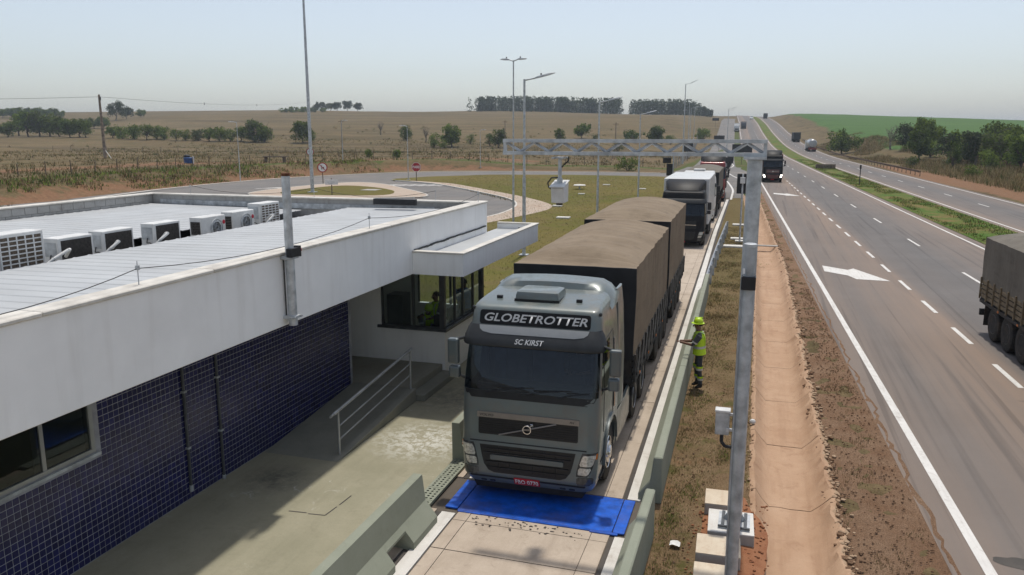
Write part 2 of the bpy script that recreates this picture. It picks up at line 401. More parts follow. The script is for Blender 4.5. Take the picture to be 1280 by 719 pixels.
def make_ground():
    us = [-3600, -2400, -1700, -1300, -1050, -900, -780, -680, -600, -530, -470] + [-430 + 9 * i for i in range(38)] + [-86 + 1.5 * i for i in range(55)]
    us = [u for u in us if u < -3.2] + [-3, -2.4, -2, -1.7, -1.4, -1.1, -.9, -.7, -.5, -.3, -.1, .08, DL, DB0, .83, DB1, DR, 1.62, 1.8, 2.1, 2.5, 3, 3.6, 4.5] + [6 + 1.7*i for i in range(34)] + [66 + 5*i for i in range(24)] + [190, 200, 215, 235, 260, 300, 350, 420, 520, 680, 900, 1300, 1900, 2800]
    us = sorted(set(us))
    vsn = [-60, -40, -25, -15, -8] + [-3 + 1.5*i for i in range(100)] + [148 + 4*i for i in range(64)] + [405 + 10*i for i in range(52)] + [940, 980, 1040, 1120, 1250, 1450, 1800, 2500, 3500, 5000]
    V = []; F = []; reg = []
    for y in vsn:
        sh = ditch_shift(y)
        for u in us:
            x = u + sh * (1 - ss(8, 40, abs(u)))
            z = T(x, y); dd = ditch_depth(u, y); z += dd * 1.2 - (.03 if dd else 0)
            V.append((x, y, z))
            d = d_out(x, y); e = x - RL(y) - 20.9
            r = g = b = 0.
            if d > -1:
                r = .66 * (1 - ss(2.5, 6, d)) * ss(-1, .5, d) * (1 - ss(-45, -25, x)) + .5 * (1 - ss(1, 3, d)) * ss(-45, -25, x)
                q = d - 22 - 4 * nz(x / 30, y / 30, 2)
                if x < -40: r = max(r, .74 * (1 - ss(2, 6, abs(q))))
                b = .75 * ss(4.5, 7, d) * (1 - ss(9, 14, d)) + .28 * ss(12, 40, d) * (.6 + nz(x/60, y/60, 11)) * (1 - ss(200, 330, d))
                if x > -45: r = max(r, .5 * (1 - ss(1, 5, abs(d - 46 - 8*nz(x/20, 3)))))
            if e > 0:
                g = ss(12, 16, e + 2 * nz(x/30, y/30)) * ss(196, 222, y)
                r = .85 * ss(.2, 1, e) * (1 - ss(4, 9, e)) * (1 - ss(150, 190, y)) + .55 * (1 - ss(2, 5, abs(e - 26 - (y-150)*.05))) * (1 - ss(230, 260, y)) * ss(120, 140, y)
                b = .45 * ss(5, 9, e) * (1 - ss(14, 22, e)) * (1 - ss(150, 220, y)) + .3 * ss(8, 20, e)
            elif x > -14 and y > 60: b = .62
            elif x > RL(y) + 9: b = .6
            reg.append((r, g, b, 1))
    nu = len(us)
    for j in range(len(vsn) - 1):
        for i in range(nu - 1): F.append((j*nu + i, j*nu + i + 1, (j+1)*nu + i + 1, (j+1)*nu + i))
    me = bpy.data.meshes.new('ground'); me.from_pydata(V, [], F)
    at = me.color_attributes.new('reg', 'FLOAT_COLOR', 'POINT')
    at.data.foreach_set('color', [c for q in reg for c in q])
    me.polygons.foreach_set('use_smooth', [True] * len(F)); me.materials.append(M['ground'])
    o = bpy.data.objects.new('ground', me); C.objects.link(o)
    tag(o, 'dry grassy farmland and soil around the weigh station', None, None, 'structure')
    return o
make_ground()

def dz(y): return .02 + max(0, y - 150) * .0009
def sheet(name, left, right, mt, lift=0., n=4, parent=None, step=None):
    """draped ribbon between two polylines of equal length"""
    L = []; R = []
    for i in range(len(left) - 1):
        a, b = Vector(left[i]), Vector(left[i+1]); c, d = Vector(right[i]), Vector(right[i+1])
        k = max(1, int((b - a).length / (step or (2.5 if a.y < 150 else 8))))
        for j in range(k): L.append(a.lerp(b, j/k)); R.append(c.lerp(d, j/k))
    L.append(Vector(left[-1])); R.append(Vector(right[-1]))
    V = []; F = []
    for a, b in zip(L, R):
        for i in range(n + 1):
            q = a.lerp(b, i / n); V.append((q.x, q.y, T(q.x, q.y) + dz(q.y) + lift))
    for j in range(len(L) - 1):
        for i in range(n): F.append((j*(n+1)+i, j*(n+1)+i+1, (j+1)*(n+1)+i+1, (j+1)*(n+1)+i))
    mb = MB(); mb.add(V, F); o = mb.build(name, mt, parent, fix=False); o.data.polygons.foreach_set('use_smooth', [True]*len(F))
    return o
def ribbon(name, pts, w, mt, lift=0., n=3, parent=None, step=None):
    """draped ribbon of width w along a smoothed centreline"""
    P = [Vector(p) for p in pts]
    S = []
    for i in range(len(P) - 1):                            # Catmull-Rom
        p0 = P[max(0, i-1)]; p1 = P[i]; p2 = P[i+1]; p3 = P[min(len(P)-1, i+2)]
        k = max(2, int((p2 - p1).length / (step or 2.5)))
        for j in range(k):
            t = j / k
            S.append(.5*((2*p1) + (p2-p0)*t + (2*p0-5*p1+4*p2-p3)*t*t + (3*p1-p0-3*p2+p3)*t**3))
    S.append(P[-1])
    L = []; R = []
    for i, q in enumerate(S):
        d = (S[min(i+1, len(S)-1)] - S[max(i-1, 0)]).normalized(); nn = Vector((-d.y, d.x)); ww = w(q) if callable(w) else w
        L.append(q + nn*ww/2); R.append(q - nn*ww/2)
    return sheet(name, [tuple(a) for a in L], [tuple(a) for a in R], mt, lift, n, parent, step=1e9), S

# highway: near carriageway (entry lane + two lanes) and far carriageway
YS = [-40, 0, 40, 90, 140, 200, 280, 360, 440, 540, 660, 800, 900]
hw = sheet('highway', [(RL(y) - .55, y) for y in YS], [(RL(y) + 10.4, y) for y in YS], 'asphalt', 0, 12)
tag(hw, 'near highway carriageway with an entry lane and two dashed lanes', None, None, 'structure')
hf = sheet('far_highway', [(RL(y) + 13.7, y) for y in YS], [(RL(y) + 21.4, y) for y in YS], 'asphalt', 0, 8)
tag(hf, 'far highway carriageway beyond the green median', None, None, 'structure')
mg = sheet('median_strip', [(RL(y) + 10.25, y) for y in YS], [(RL(y) + 13.85, y) for y in YS], 'median_grass', .03, 4)
tag(mg, 'green and brown grass strip between the two carriageways', None, None, 'structure')

def line(road, off, y0, y1, w=.13, name='edge_line'):
    ys = [y for y in YS if y0 < y < y1]; ys = [y0] + ys + [y1]
    sheet(name, [(RL(y) + off - w/2, y) for y in ys], [(RL(y) + off + w/2, y) for y in ys], 'road_paint', .006 , 1, road)
line(hw, 0, -20, 106, .17); line(hw, 9.7, -20, 850, .14)
line(hw, 0, 165, 850, .16)
line(hf, 14.4, -20, 850, .14); line(hf, 20.8, -20, 850, .14)
def dash(road, off, y, ln, w=.12):
    sheet('lane_dash', [(RL(y) + off - w/2, y), (RL(y+ln) + off - w/2, y + ln)], [(RL(y) + off + w/2, y), (RL(y+ln) + off + w/2, y + ln)], 'road_paint', .006, 1, road)
y = 8.9
while y < 112: dash(hw, 3.36, y, 2.15, .14); y += 4.35
y = 13.
while y < 420: dash(hw, 6.55, y, 3.2, .13); dash(hf, 17.6, y + 4, 3.2, .13); y += 12
def arrow(x, y, s):
    pts = [(.07, .71), (1.12, -.26), (1.40, .22), (2.59, -2.79), (1.25, -2.69), (.98, -1.81), (.06, -.97)]
    V = [(x + a*s, y + b*s*1.0, T(x, y) + dz(y) + .008) for a, b in pts]
    mb = MB(); mb.add(V, [tuple(range(len(V)))]); mb.build('merge_arrow', 'road_paint', hw, fix=False)
arrow(2.95, 39.6, 1.0); arrow(1.25, 87.5, 1.0)
def stain(x, y, rx, ry, parent, seed, mt='dark_gap', z=None):
    rnd = random.Random(seed); V = []
    for i in range(26):
        a = 2*pi*i/26; r = 1 + .35*nz(cos(a)*1.3, sin(a)*1.3, seed)
        V.append((x + rx*r*cos(a), y + ry*r*sin(a), (T(x, y) + dz(y) + .004) if z is None else z))
    mb = MB(); mb.add(V, [tuple(range(26))]); return mb.build('oil_stain', mt, parent, fix=False)
stain(3.95, 12.55, .34, .17, hw, 3)

# station roads
yard_pts_out = []
S1, _ = ribbon('access_road', [(-49, -20), (-54.5, 30), (-57.5, 55), (-59.8, 76), (-58, 97), (-51, 112), (-40, 119), (-26, 121.5), (-14, 121), (-9, 128), (-8.2, 150)], 9.5, 'yard_asphalt', .004, 4)
tag(S1, 'grey access road looping round the weigh station yard', None, None, 'structure')
S2, _ = ribbon('service_road', [(-4.05, 80), (-4.6, 95), (-6.0, 112), (-7.6, 135), (-8.8, 165), (-10.5, 210), (-13.2, 290), (-17, 400), (-20.5, 500), (-22, 560)], lambda q: 5.2 + 2.2 * ss(90, 125, q.y), 'yard_asphalt', .012, 3)
tag(S2, 'asphalt exit road feeding trucks from the highway to the scale', None, None, 'structure')
S3, _ = ribbon('link_road', [(-8.2, 172), (-6.6, 150), (-4.0, 132), (-1.0, 116), (.9, 107)], lambda q: 2.2 + 2.4 * ss(105, 118, q.y), 'yard_asphalt', .016, 3)
tag(S3, 'short link road joining the exit road to the highway', None, None, 'structure')
ribbon('edge_line', [(-2.62, 78), (-2.72, 84), (-2.95, 92), (-3.9, 104), (-5.0, 116)], .2, 'road_paint', .022, 1, S2)
ribbon('edge_line', [(-6.6, 176), (-5.1, 156), (-5.9, 140), (-4.6, 126), (-2.8, 113), (-.5, 104)], .2, 'road_paint', .026, 1, S3)
# ------------------------------------------------------------------ yard, lawns, kerbs
def flat(name, pts, z, mt, parent=None, depth=.0):
    mb = MB()
    if depth: mb.prism(pts, z - depth, z, axis='z')
    else: mb.add([(x, y, z) for x, y in pts], [tuple(range(len(pts)))])
    o = mb.build(name, mt, parent)
    bm = bmesh.new(); bm.from_mesh(o.data); bmesh.ops.triangulate(bm, faces=bm.faces); bmesh.ops.recalc_face_normals(bm, faces=bm.faces)
    bm.to_mesh(o.data); bm.free(); return o
def smooth_pts(P, k=5, closed=False):
    P = [Vector(p) for p in P]; n = len(P); out = []
    for i in range(n if closed else n - 1):
        p0, p1, p2, p3 = (P[(i-1) % n], P[i], P[(i+1) % n], P[(i+2) % n]) if closed else (P[max(0, i-1)], P[i], P[i+1], P[min(n-1, i+2)])
        for j in range(k):
            t = j / k; out.append(.5*((2*p1) + (p2-p0)*t + (2*p0-5*p1+4*p2-p3)*t*t + (3*p1-p0-3*p2+p3)*t**3))
    if not closed: out.append(P[-1])
    return [(p.x, p.y) for p in out]
yard = flat('yard', [(-57, 20), (-60.5, 60), (-61, 80), (-58, 100), (-49, 115), (-38, 119), (-10, 119), (-9.4, 20)], .014, 'yard_asphalt')
tag(yard, 'asphalt manoeuvring yard behind the station building', None, None, 'structure')
loop_edge = smooth_pts([(-47.0, 98.5), (-46.2, 95.6), (-43.2, 94), (-38, 90.5), (-33.8, 86), (-28, 79), (-23, 72.5), (-20.4, 67), (-19.2, 61), (-19.3, 55), (-21, 47), (-25, 36), (-29, 27)], 6)
lawn_pts = loop_edge + [(-12, 26), (-6.3, 26), (-6.25, 60), (-6.6, 85), (-7.4, 100), (-9.2, 111), (-14, 114.6), (-26, 115.2), (-38, 112), (-45, 104.5)]
lawn = flat('lawn', lawn_pts, .13, 'lawn', None, .12)
tag(lawn, 'mown olive lawn between the truck lane and the yard loop', None, None, 'structure')
def offset_poly(pts, d):
    out = []
    for i, p in enumerate(pts):
        a = Vector(pts[max(0, i-1)]); b = Vector(pts[min(len(pts)-1, i+1)]); t = (b - a).normalized(); n_ = Vector((t.y, -t.x))
        out.append((p[0] - n_.x*d, p[1] - n_.y*d))
    return out
sw = loop_edge[12:60]
sw_w = [(-.9 - .9*ss(0, 8, i) - 1.3*math.exp(-((i - 33)/6)**2)) for i in range(len(sw))]
inner = [(p[0], p[1]) for p in offset_poly(sw, 1)]
inner = [(a[0] + (b[0]-a[0])*-w_, a[1] + (b[1]-a[1])*-w_) for a, b, w_ in zip(sw, offset_poly(sw, -1), [-w for w in sw_w])]
walk = MB()
for i in range(len(sw) - 1):
    a, b, c, d = sw[i], sw[i+1], inner[i+1], inner[i]
    walk.quad((*a, .137), (*b, .137), (*c, .137), (*d, .137))
wk = walk.build('sidewalk', 'sidewalk'); tag(wk, 'pale concrete footpath round the tip of the yard loop', None, None, 'structure')
def kerb(name, pts, w, h, mt, parent, z0=0.0, seg=1.0):
    """kerb stones laid end to end, each its own piece"""
    P = [Vector(p) for p in pts]; acc = []
    tot = 0
    for a, b in zip(P[:-1], P[1:]): tot += (b - a).length
    nst = max(1, int(tot / seg)); targets = [tot * i / nst for i in range(nst + 1)]
    res = []; i = 0; run = 0
    for t in targets:
        while i < len(P) - 2 and run + (P[i+1]-P[i]).length < t: run += (P[i+1]-P[i]).length; i += 1
        d = (P[i+1]-P[i]); res.append(P[i] + d.normalized() * (t - run))
    mb = MB(); mb.box(-.5, .5, -w/2, w/2, 0, h); first = None
    for k, (a, b) in enumerate(zip(res[:-1], res[1:])):
        L = (b - a).length - .015; mid = (a + b) / 2; ang = atan2((b-a).y, (b-a).x)
        if first is None: first = mb.build('kerb_stone', mt, parent, bevel=.015); o = first
        else: o = inst(first, 'kerb_stone', parent)
        o.location = (mid.x, mid.y, z0); o.rotation_euler = (0, 0, ang); o.scale = (L, 1, 1)
kerb('kerb', loop_edge[6:62], .16, .16, 'kerb_white', lawn, 0, 1.6)
ribbon('edge_line', offset_poly(loop_edge[18:62:4], .5), .16, 'road_paint', .012, 1, yard)
island_pts = smooth_pts([(-50, 70), (-51, 81), (-49, 89.5), (-45, 89), (-40, 84), (-31.5, 73.3), (-34, 69.5), (-42, 67)], 5, True)
isl = flat('traffic_island', island_pts, .13, 'sidewalk', None, .12); tag(isl, 'pale concrete traffic island with a grass middle in the yard', None, None, 'structure')
il = flat('island_grass', smooth_pts([(-46.8, 71), (-48, 80), (-46.4, 84), (-41.5, 82), (-36.8, 76.8), (-36.5, 71.5)], 5, True), .137, 'lawn', isl)
flat('access_cover', [(-41.2, 77.4), (-39.4, 77.4), (-39.4, 79.2), (-41.2, 79.2)], .16, 'raw_concrete', isl, .05)
kerb('kerb', island_pts + island_pts[:1], .14, .15, 'kerb_white', isl, 0, 1.5)
ribbon('edge_line', [(-60.9, 60), (-63.9, 76), (-63.2, 95), (-57.5, 110), (-50, 120), (-40, 123.6), (-26, 126.2), (-15, 126)], .5, 'kerb_white', .05, 1, S1)
for k in range(9):
    x = -54.6 + k * .95; yy = 77.6 + k * .75
    flat('hatch_bar', [(x, yy), (x + .45, yy), (x + 1.9, yy + 2.4), (x + 1.45, yy + 2.4)], .03, 'road_paint', yard)
for k in range(8):
    x = -43.5 + k * 1.12; yy = 86.0 + k * .3
    flat('crossing_bar', [(x, yy), (x + .5, yy), (x + 1.5, yy + 3.2), (x + 1.0, yy + 3.2)], .03, 'road_paint', yard)
rl = random.Random(5)
for x, y_, s in ((-16.3, 65.4, .5), (-13.6, 56.4, .6), (-17.4, 93.6, .5), (-10.8, 73.5, .45), (-17.2, 79, .4), (-12.4, 88, .5), (-24, 96, .5), (-9.2, 47, .4)):
    mb = MB(); mb.box(-s*.8, s*.8, -s*.55, s*.55, 0, .1)
    o = mb.build('inspection_cover', 'block_pale', lawn, (x, y_, .13), bevel=.01)
mb = MB(); mb.cyl((0, 0, 0), (0, 0, .35), .1, .1, 8); mb.lathe([(.1, .32), (.62, .34), (.7, .42), (.6, .5), (.05, .55)], 14)
o = mb.build('concrete_table', 'block_pale', None, (-19.0, 86.2, .13), smooth=40); tag(o, 'small round mushroom-shaped concrete stand out on the lawn', 'stand')

# ------------------------------------------------------------------ weighing lane
def LX(y):                                                 # the lane leans a little to the left going away
    return -.021 * max(0, min(y, 52) - 12) - .012 * max(0, y - 52)
lane = MB()
ys = [-6 + 2*i for i in range(44)]
for a, b in zip(ys[:-1], ys[1:]):
    lane.quad((-5.35 + LX(a), a, .024), (-1.5 + LX(a), a, .024), (-1.5 + LX(b), b, .024), (-5.35 + LX(b), b, .024))
lane = lane.build('weighing_lane', 'joint', fix=False); tag(lane, 'concrete slab lane the trucks queue on for weighing', None, None, 'structure')
rj = random.Random(11)
COLS = [(-5.33, -4.92), (-4.53, -4.31), (-4.30, -2.26), (-2.25, -1.97), ]
YJ = [-5, -2.2, .4, 3, 5.4, 7.7, 9.2, 10.37, 11.3, 11.58]
y = 12.86
YJ2 = []
while y < 79: YJ2.append(y); y += 2.6 if y < 40 else 4.2
for rows in (list(zip(YJ[:-1], YJ[1:])), list(zip(YJ2[:-1], YJ2[1:]))):
    for a, b in rows:
        for (x0, x1) in COLS:
            h = .044 + rj.uniform(-.004, .004); g_ = .008; mb = MB()
            A = [(x0 + LX(a), a + g_), (x1 + LX(a), a + g_), (x1 + LX(b), b - g_), (x0 + LX(b), b - g_)]
            mb.prism(A, 0, h, axis='z'); mb.build('slab', 'lane_concrete', lane)
for x0, x1, mt, h in ((-4.80, -4.56, 'strip_paint', .052), (-1.88, -1.66, 'strip_paint', .052), (-4.91, -4.82, 'dark_gap', .035), (-1.955, -1.89, 'dark_gap', .033), (-1.645, -1.56, 'dark_gap', .035)):
    for rows in ([( -5, 2), (2.01, 6.5), (6.51, 11.5)], [(12.86 + 5*i, 12.86 + 5*i + 4.99) for i in range(13)]):
        for a, b in rows:
            mb = MB(); mb.prism([(x0 + LX(a), a), (x1 + LX(a), a), (x1 + LX(b), b), (x0 + LX(b), b)], 0, h, axis='z')
            mb.build('rail_strip', mt, lane)
# blue weighing plate
mat('blue_paint', (.005, .10, .54), .42, 0, .22, 5, dirt=.35, spec=.5, bump=.15, bscale=60)
plate = thing('weighing_plate', 'bright blue steel weighing plate set in the lane under the truck nose', 'scale plate', (-3.25, 12.2, .04))
MB().box(-1.32, 1.3, -.59, .62, 0, .022).build('deck', 'blue_paint', plate, bevel=.004)
MB().box(-1.3, -.9, -.63, -.592, 0, .02).build('front_lip', 'blue_paint', plate); MB().box(-.895, .95, -.625, -.592, 0, .02).build('front_lip', 'blue_paint', plate); MB().box(.955, 1.4, -.66, -.592, 0, .02).build('front_lip', 'blue_paint', plate)
MB().box(-1.56, -1.335, -.54, .55, 0, .027).build('side_flap', 'blue_paint', plate, bevel=.004)
MB().box(1.315, 1.50, -.60, .60, 0, .027).build('side_flap', 'blue_paint', plate, bevel=.004)
mb = MB()
for i in range(60):
    mb.ell((rj.uniform(-1.0, .9), -.78 + rj.gauss(0, .09), .012), rj.uniform(.006, .03), rj.uniform(.006, .02), .006, 5, 3)
tag(mb.build('scattered_debris', 'dark_gap', plate), kind='stuff')

# forecourt
fc = flat('forecourt', [(-9.6, -8), (-5.36, -8), (-5.36, 24), (-12, 24), (-12, 17), (-9.6, 17)], .085, 'forecourt', None, .08)
tag(fc, 'greenish beige painted concrete apron along the building', None, None, 'structure')
mb = MB()
for a, b in (((-7.22, 10.68), (-6.9, 10.71)), ((-6.86, 10.69), (-6.56, 10.72)), ((-6.56, 10.72), (-6.53, 11.05)), ((-6.52, 11.12), (-6.5, 11.5))):
    d = (Vector(b) - Vector(a)).normalized() * .012; n_ = Vector((-d.y, d.x))
    mb.quad((a[0]-n_.x, a[1]-n_.y, .089), (b[0]-n_.x, b[1]-n_.y, .089), (b[0]+n_.x, b[1]+n_.y, .089), (a[0]+n_.x, a[1]+n_.y, .089))
mb.build('cover_joint', 'dark_gap', fc, fix=False)
# slotted drain along the apron edge
gr = thing('drain_grating', 'perforated concrete drain cover strip between the two left barriers', 'drain', (-5.2, 0, .06))
for k in range(7):
    y0 = 10.7 + k * .5; mb = MB()
    xs = [-.15 + .3*i/7 for i in range(8)]; yy = [y0 + .49*j/11 for j in range(12)]
    for i in range(7):
        for j in range(11):
            if i % 2 == 1 and j % 2 == 1: continue
            mb.box(xs[i], xs[i+1], yy[j], yy[j+1], 0, .05)
    mb.build('grate', 'barrier_paint', gr)
MB().box(-.14, .14, 10.7, 14.2, -.03, -.005).build('channel', 'dark_gap', gr)

# concrete road barriers
PROF_B = [(0, 0), (0, .85), (.15, .85), (.20, .42), (.40, .16), (.40, 0)]
def barrier(name, label, x, y0, y1, side, group, notches=(), lx=True, h=1.0, parts=None):
    """side +1: sloped toe towards +X; each precast length is its own piece"""
    root = thing(name, label, 'barrier', (x, y0, 0), 0, group)
    prof = [(a * side, b * h) for a, b in PROF_B]; up = [(a * side, b * h) for a, b in ((0, .30), (0, .85), (.15, .85), (.20, .42), (.262, .34), (.262, .30))]
    segs = parts or [(y0, y1)]
    for (s0, s1) in segs:
        cuts = [s0] + sorted(c for n_ in notches for c in n_ if s0 < c < s1) + [s1]
        mb = MB()
        for a, b in zip(cuts[:-1], cuts[1:]):
            mid = (a + b) / 2; P = up if any(n0 < mid < n1 for n0, n1 in notches) else prof
            oa = LX(a) - LX(y0) if lx else 0; ob = LX(b) - LX(y0) if lx else 0
            A = [(p + oa, a - y0, q) for p, q in P]; B = [(p + ob, b - y0, q) for p, q in P]; n_ = len(P)
            mb.add(A + B, [tuple(range(n_)), tuple(reversed(range(n_, 2*n_)))] + [((i+1) % n_, i, n_+i, n_+(i+1) % n_) for i in range(n_)])
        mb.build('barrier_length', 'barrier_paint', root, bevel=.018 if not notches else .012)
    return root
barrier('concrete_barrier', 'olive green concrete barrier nearest the camera, left of the lane before the blue plate', -5.13, 2, 11.12, 1, 'green concrete barriers', [(9.55, 10.2), (6.2, 6.85)], False, parts=[(2, 6.99), (7, 11.12)])
barrier('concrete_barrier', 'olive green concrete barrier left of the truck, starting beside its bumper', -5.38, 13.45, 40, 1, 'green concrete barriers', [(14.6, 15.25)], parts=[(13.45, 19), (19.01, 25), (25.01, 31), (31.01, 40)])
barrier('concrete_barrier', 'olive green concrete barrier the worker leans over, right of the truck', -1.33, 12.93, 31.6, -1, 'green concrete barriers', [], parts=[(12.93, 18.6), (18.61, 24.4), (24.41, 31.6)])
barrier('concrete_barrier', 'short olive green barrier at the bottom edge, right of the blue plate', -1.30, 4, 11.75, -1, 'green concrete barriers', [], False, .97)

# verge, soil shoulder and lined ditch
YV = [-12 + 3*i for i in range(37)]
vg = sheet('verge', [(-1.52 + LX(y), y) for y in YV], [(DL + ditch_shift(y) - .015, y) for y in YV], 'verge', -.012, 14, step=.4)
for v in vg.data.vertices:
    k = clamp((v.co.x + 1.4) / 1.0) * clamp((DL - .1 - v.co.x) / .3) if v.co.y < 40 else .5
    v.co.z += .05 * nz(v.co.x*1.7, v.co.y*1.7, 4) * k + .035 * nz(v.co.x*6, v.co.y*6, 8) * k + .03 * k
tag(vg, 'trampled dry grass strip between the right barriers and the ditch', None, None, 'structure')
sh = sheet('shoulder', [(DR + ditch_shift(y) + .02, y) for y in YV if y < 88], [(RL(y) - .5, y) for y in YV if y < 88], 'shoulder_soil', -.01, 10, step=.25)
for v in sh.data.vertices:
    k = clamp((RL(v.co.y) - .55 - v.co.x) / .25)
    v.co.z += (.04 * nz(v.co.x*2, v.co.y*2, 14) + .02 * nz(v.co.x*9, v.co.y*9, 18)) * k
    if v.co.x > RL(v.co.y) - .52: v.co.x += .07 + .13 * nz(v.co.y*.9, 2) + .09 * nz(v.co.y*4.5, 5); v.co.z = T(v.co.x, v.co.y) + dz(v.co.y) + .004
tag(sh, 'reddish gravelly soil shoulder between the ditch and the highway', None, None, 'structure')
dt = thing('drainage_ditch', None, None, (0, 0, 0)); tag(dt, 'shallow sand coloured concrete drainage ditch beside the highway', None, None, 'structure')
y = 2.0; rd = random.Random(3)
while y < 86:
    ln = 3.0; y1 = y + ln - .02; V = []; F = []; ny = 34 if y < 40 else 10
    cols_ = [DL - .13, DL - .03, DL + .02, lerp(DL, DB0, .5), DB0, .65, .83, 1.0, DB1, lerp(DB1, DR, .5), DR - .02, DR + .04, DR + .16]
    for j in range(ny + 1):
        yy = lerp(y, y1, j / ny); k = 1 - ss(84, 96, yy)
        for i, u in enumerate(cols_):
            uu = u
            if i in (0, 1, 2): uu += .035 * nz(yy*1.9, i*.1, 1) + .02 * nz(yy*6, 0, 2)
            if i in (10, 11, 12): uu += .10 * nz(yy*1.3, i*.1, 5) + (.05 * nz(yy*8, i*.7, 6) + .045 * nz(yy*23, i*1.3, 16)) * (1 if i > 10 else .5)
            base = ditch_depth(u, yy) if DL < u < DR else 0
            z = base + .03 + .012 * nz(u*4, yy*4, 3) + .006 * nz(u*14, yy*14, 8)
            if i == 1: z = .035 + .015 * nz(u*9, yy*5, 1)
            if i == 11: z = .045 + .05 * nz(u*9, yy*8, 1) + .03 * nz(u*9, yy*26, 4)
            if i in (0, 12): z = -.03
            if i in (2, 10): z = .045
            V.append((uu + ditch_shift(yy), yy, z))
    nn = len(cols_); mb = MB()
    for j in range(ny):
        for i in range(nn - 1): mb.f.append((j*nn+i, j*nn+i+1, (j+1)*nn+i+1, (j+1)*nn+i)); mb.m.append(1 if i == 11 else 0)
    mb.v = V; o = mb.build('ditch_slab', ['ditch_lining', 'ditch_rim'], dt, smooth=50, fix=False)
    y += ln
st = MB(); rs_ = random.Random(41)
for k in range(1500):                                      # rubble and spilled soil along the ditch lips
    yy = 8 + 50*rs_.random()**1.6; right = rs_.random() < .72
    uu = (DR + .08 + rs_.gauss(0, .075)) if right else (DL - .07 + rs_.gauss(0, .04))
    q = rs_.uniform(.008, .042 if right else .022); a, b, c = (rs_.uniform(.7, 1.4) for _ in range(3))
    st.ell((uu + ditch_shift(yy), yy, (.035 if uu > DR or uu < DL else -.02) + q*.2), q*a*1.3, q*b*1.3, q*c*.7, 5, 3, rs_.randrange(2))
tag(st.build('ditch_rubble', ['ditch_rim', 'shoulder_soil'], None), 'broken concrete crumbs and soil along the ditch edges', 'rubble', kind='stuff')
# ------------------------------------------------------------------ station building
mat('stucco', (.86, .85, .825), .85, 0, .03, 1.2, bump=.12, bscale=90, dirt=.07, dscale=.5, spec=.2)
def streaks(name):                                         # rain marks running down the painted wall
    m = M[name]; t = m.node_tree; b = t.nodes['Principled BSDF']; src = b.inputs['Base Color'].links[0].from_socket
    g_ = t.nodes.new('ShaderNodeNewGeometry'); mp = t.nodes.new('ShaderNodeMapping'); mp.inputs['Scale'].default_value = (3.5, 3.5, .22); n_ = t.nodes.new('ShaderNodeTexNoise'); n_.inputs['Scale'].default_value = 1.6; n_.inputs['Detail'].default_value = 5
    r_ = t.nodes.new('ShaderNodeMapRange'); r_.inputs[1].default_value = .52; r_.inputs[2].default_value = .8; r_.inputs[4].default_value = .22; mx = t.nodes.new('ShaderNodeMix'); mx.data_type = 'RGBA'; mx.inputs[7].default_value = (.42, .38, .32, 1)
    t.links.new(g_.outputs['Position'], mp.inputs[0]); t.links.new(mp.outputs[0], n_.inputs['Vector']); t.links.new(n_.outputs['Fac'], r_.inputs[0]); t.links.new(r_.outputs[0], mx.inputs[0]); t.links.new(src, mx.inputs[6]); t.links.new(mx.outputs[2], b.inputs['Base Color'])
streaks('stucco')
mat('coping', (.66, .63, .57), .8, 0, .1, 2.5, bump=.3, bscale=40, dirt=.35, dscale=1.2, spec=.2)
mat('roof_sheet', (.44, .455, .46), .6, .0, .06, .5, spec=.5, dirt=.12, dscale=.9)
mat('grey_metal', (.40, .41, .41), .4, .4, .15, 3)
mat('alu', (.42, .43, .43), .4, .7, .08, 4)
mat('galv', (.56, .58, .59), .45, .45, .2, 6, bump=.05)
mat('galv_dull', (.48, .50, .51), .45, .2, .22, 5, bump=.08)
mat('steel_dark', (.10, .105, .11), .5, .4, .2, 4)
mat('black_plastic', (.018, .018, .02), .5, 0, .2, 5)
mat('rust', (.19, .075, .035), .85, .1, .35, 12)
mat('white_plastic', (.68, .68, .66), .5, 0, .08, 4, dirt=.18)
mat('dark_coil', (.045, .04, .036), .7, .2, .3, 20)
mat('brown_coil', (.15, .115, .085), .8, .2, .3, 20)
mat('grout', (.36, .36, .38), .9, 0, .15, 5)
mat('dark_room', (.09, .085, .08), .9, 0, .1, 2)
mat('desk_wood', (.20, .14, .09), .6, 0, .2, 3)
mat('mastic', (.02, .02, .02), .7, 0, .3, 9, bump=.6, bscale=20)
mat('cable', (.05, .048, .045), .6, 0, .1, 3)
mat('red_logo', (.45, .02, .04), .5, 0, .05, 3)
glass('window_glass', (.52, .56, .56)); glass('booth_glass', (.80, .84, .84))
def m_tile():
    m = NT('tile'); v = m.pos(); s = m.map(v, (1, 10, 10))
    w = m.n('ShaderNodeTexWhiteNoise'); sn = m.n('ShaderNodeVectorMath', operation='FLOOR'); m.l(s, sn.inputs[0]); m.l(sn.outputs[0], w.inputs['Vector'])
    c = m.mix(w.outputs['Value'], (.010, .010, .052), (.022, .024, .115)); c = m.mix(m.ramp(m.noise(v, 1.1, 4), .4, .7), c, (.016, .017, .06))
    m.col(c); m.set(rough=.22, spec=.5)
m_tile()

BX, BY = -13.0, 12.0
bld = thing('station_building', 'low white weigh station building with deep white parapet and dark blue tiled wall', 'building', (BX, BY, 0))
OFF = (-BX, -BY, 0)
def bp(name, mb, mt, parent=bld, **k):
    return mb.build(name, mt, parent, OFF if parent is bld else None, **k)
FX, TX = -7.46, -9.1
Y0, Y1 = -5.0, 21.6
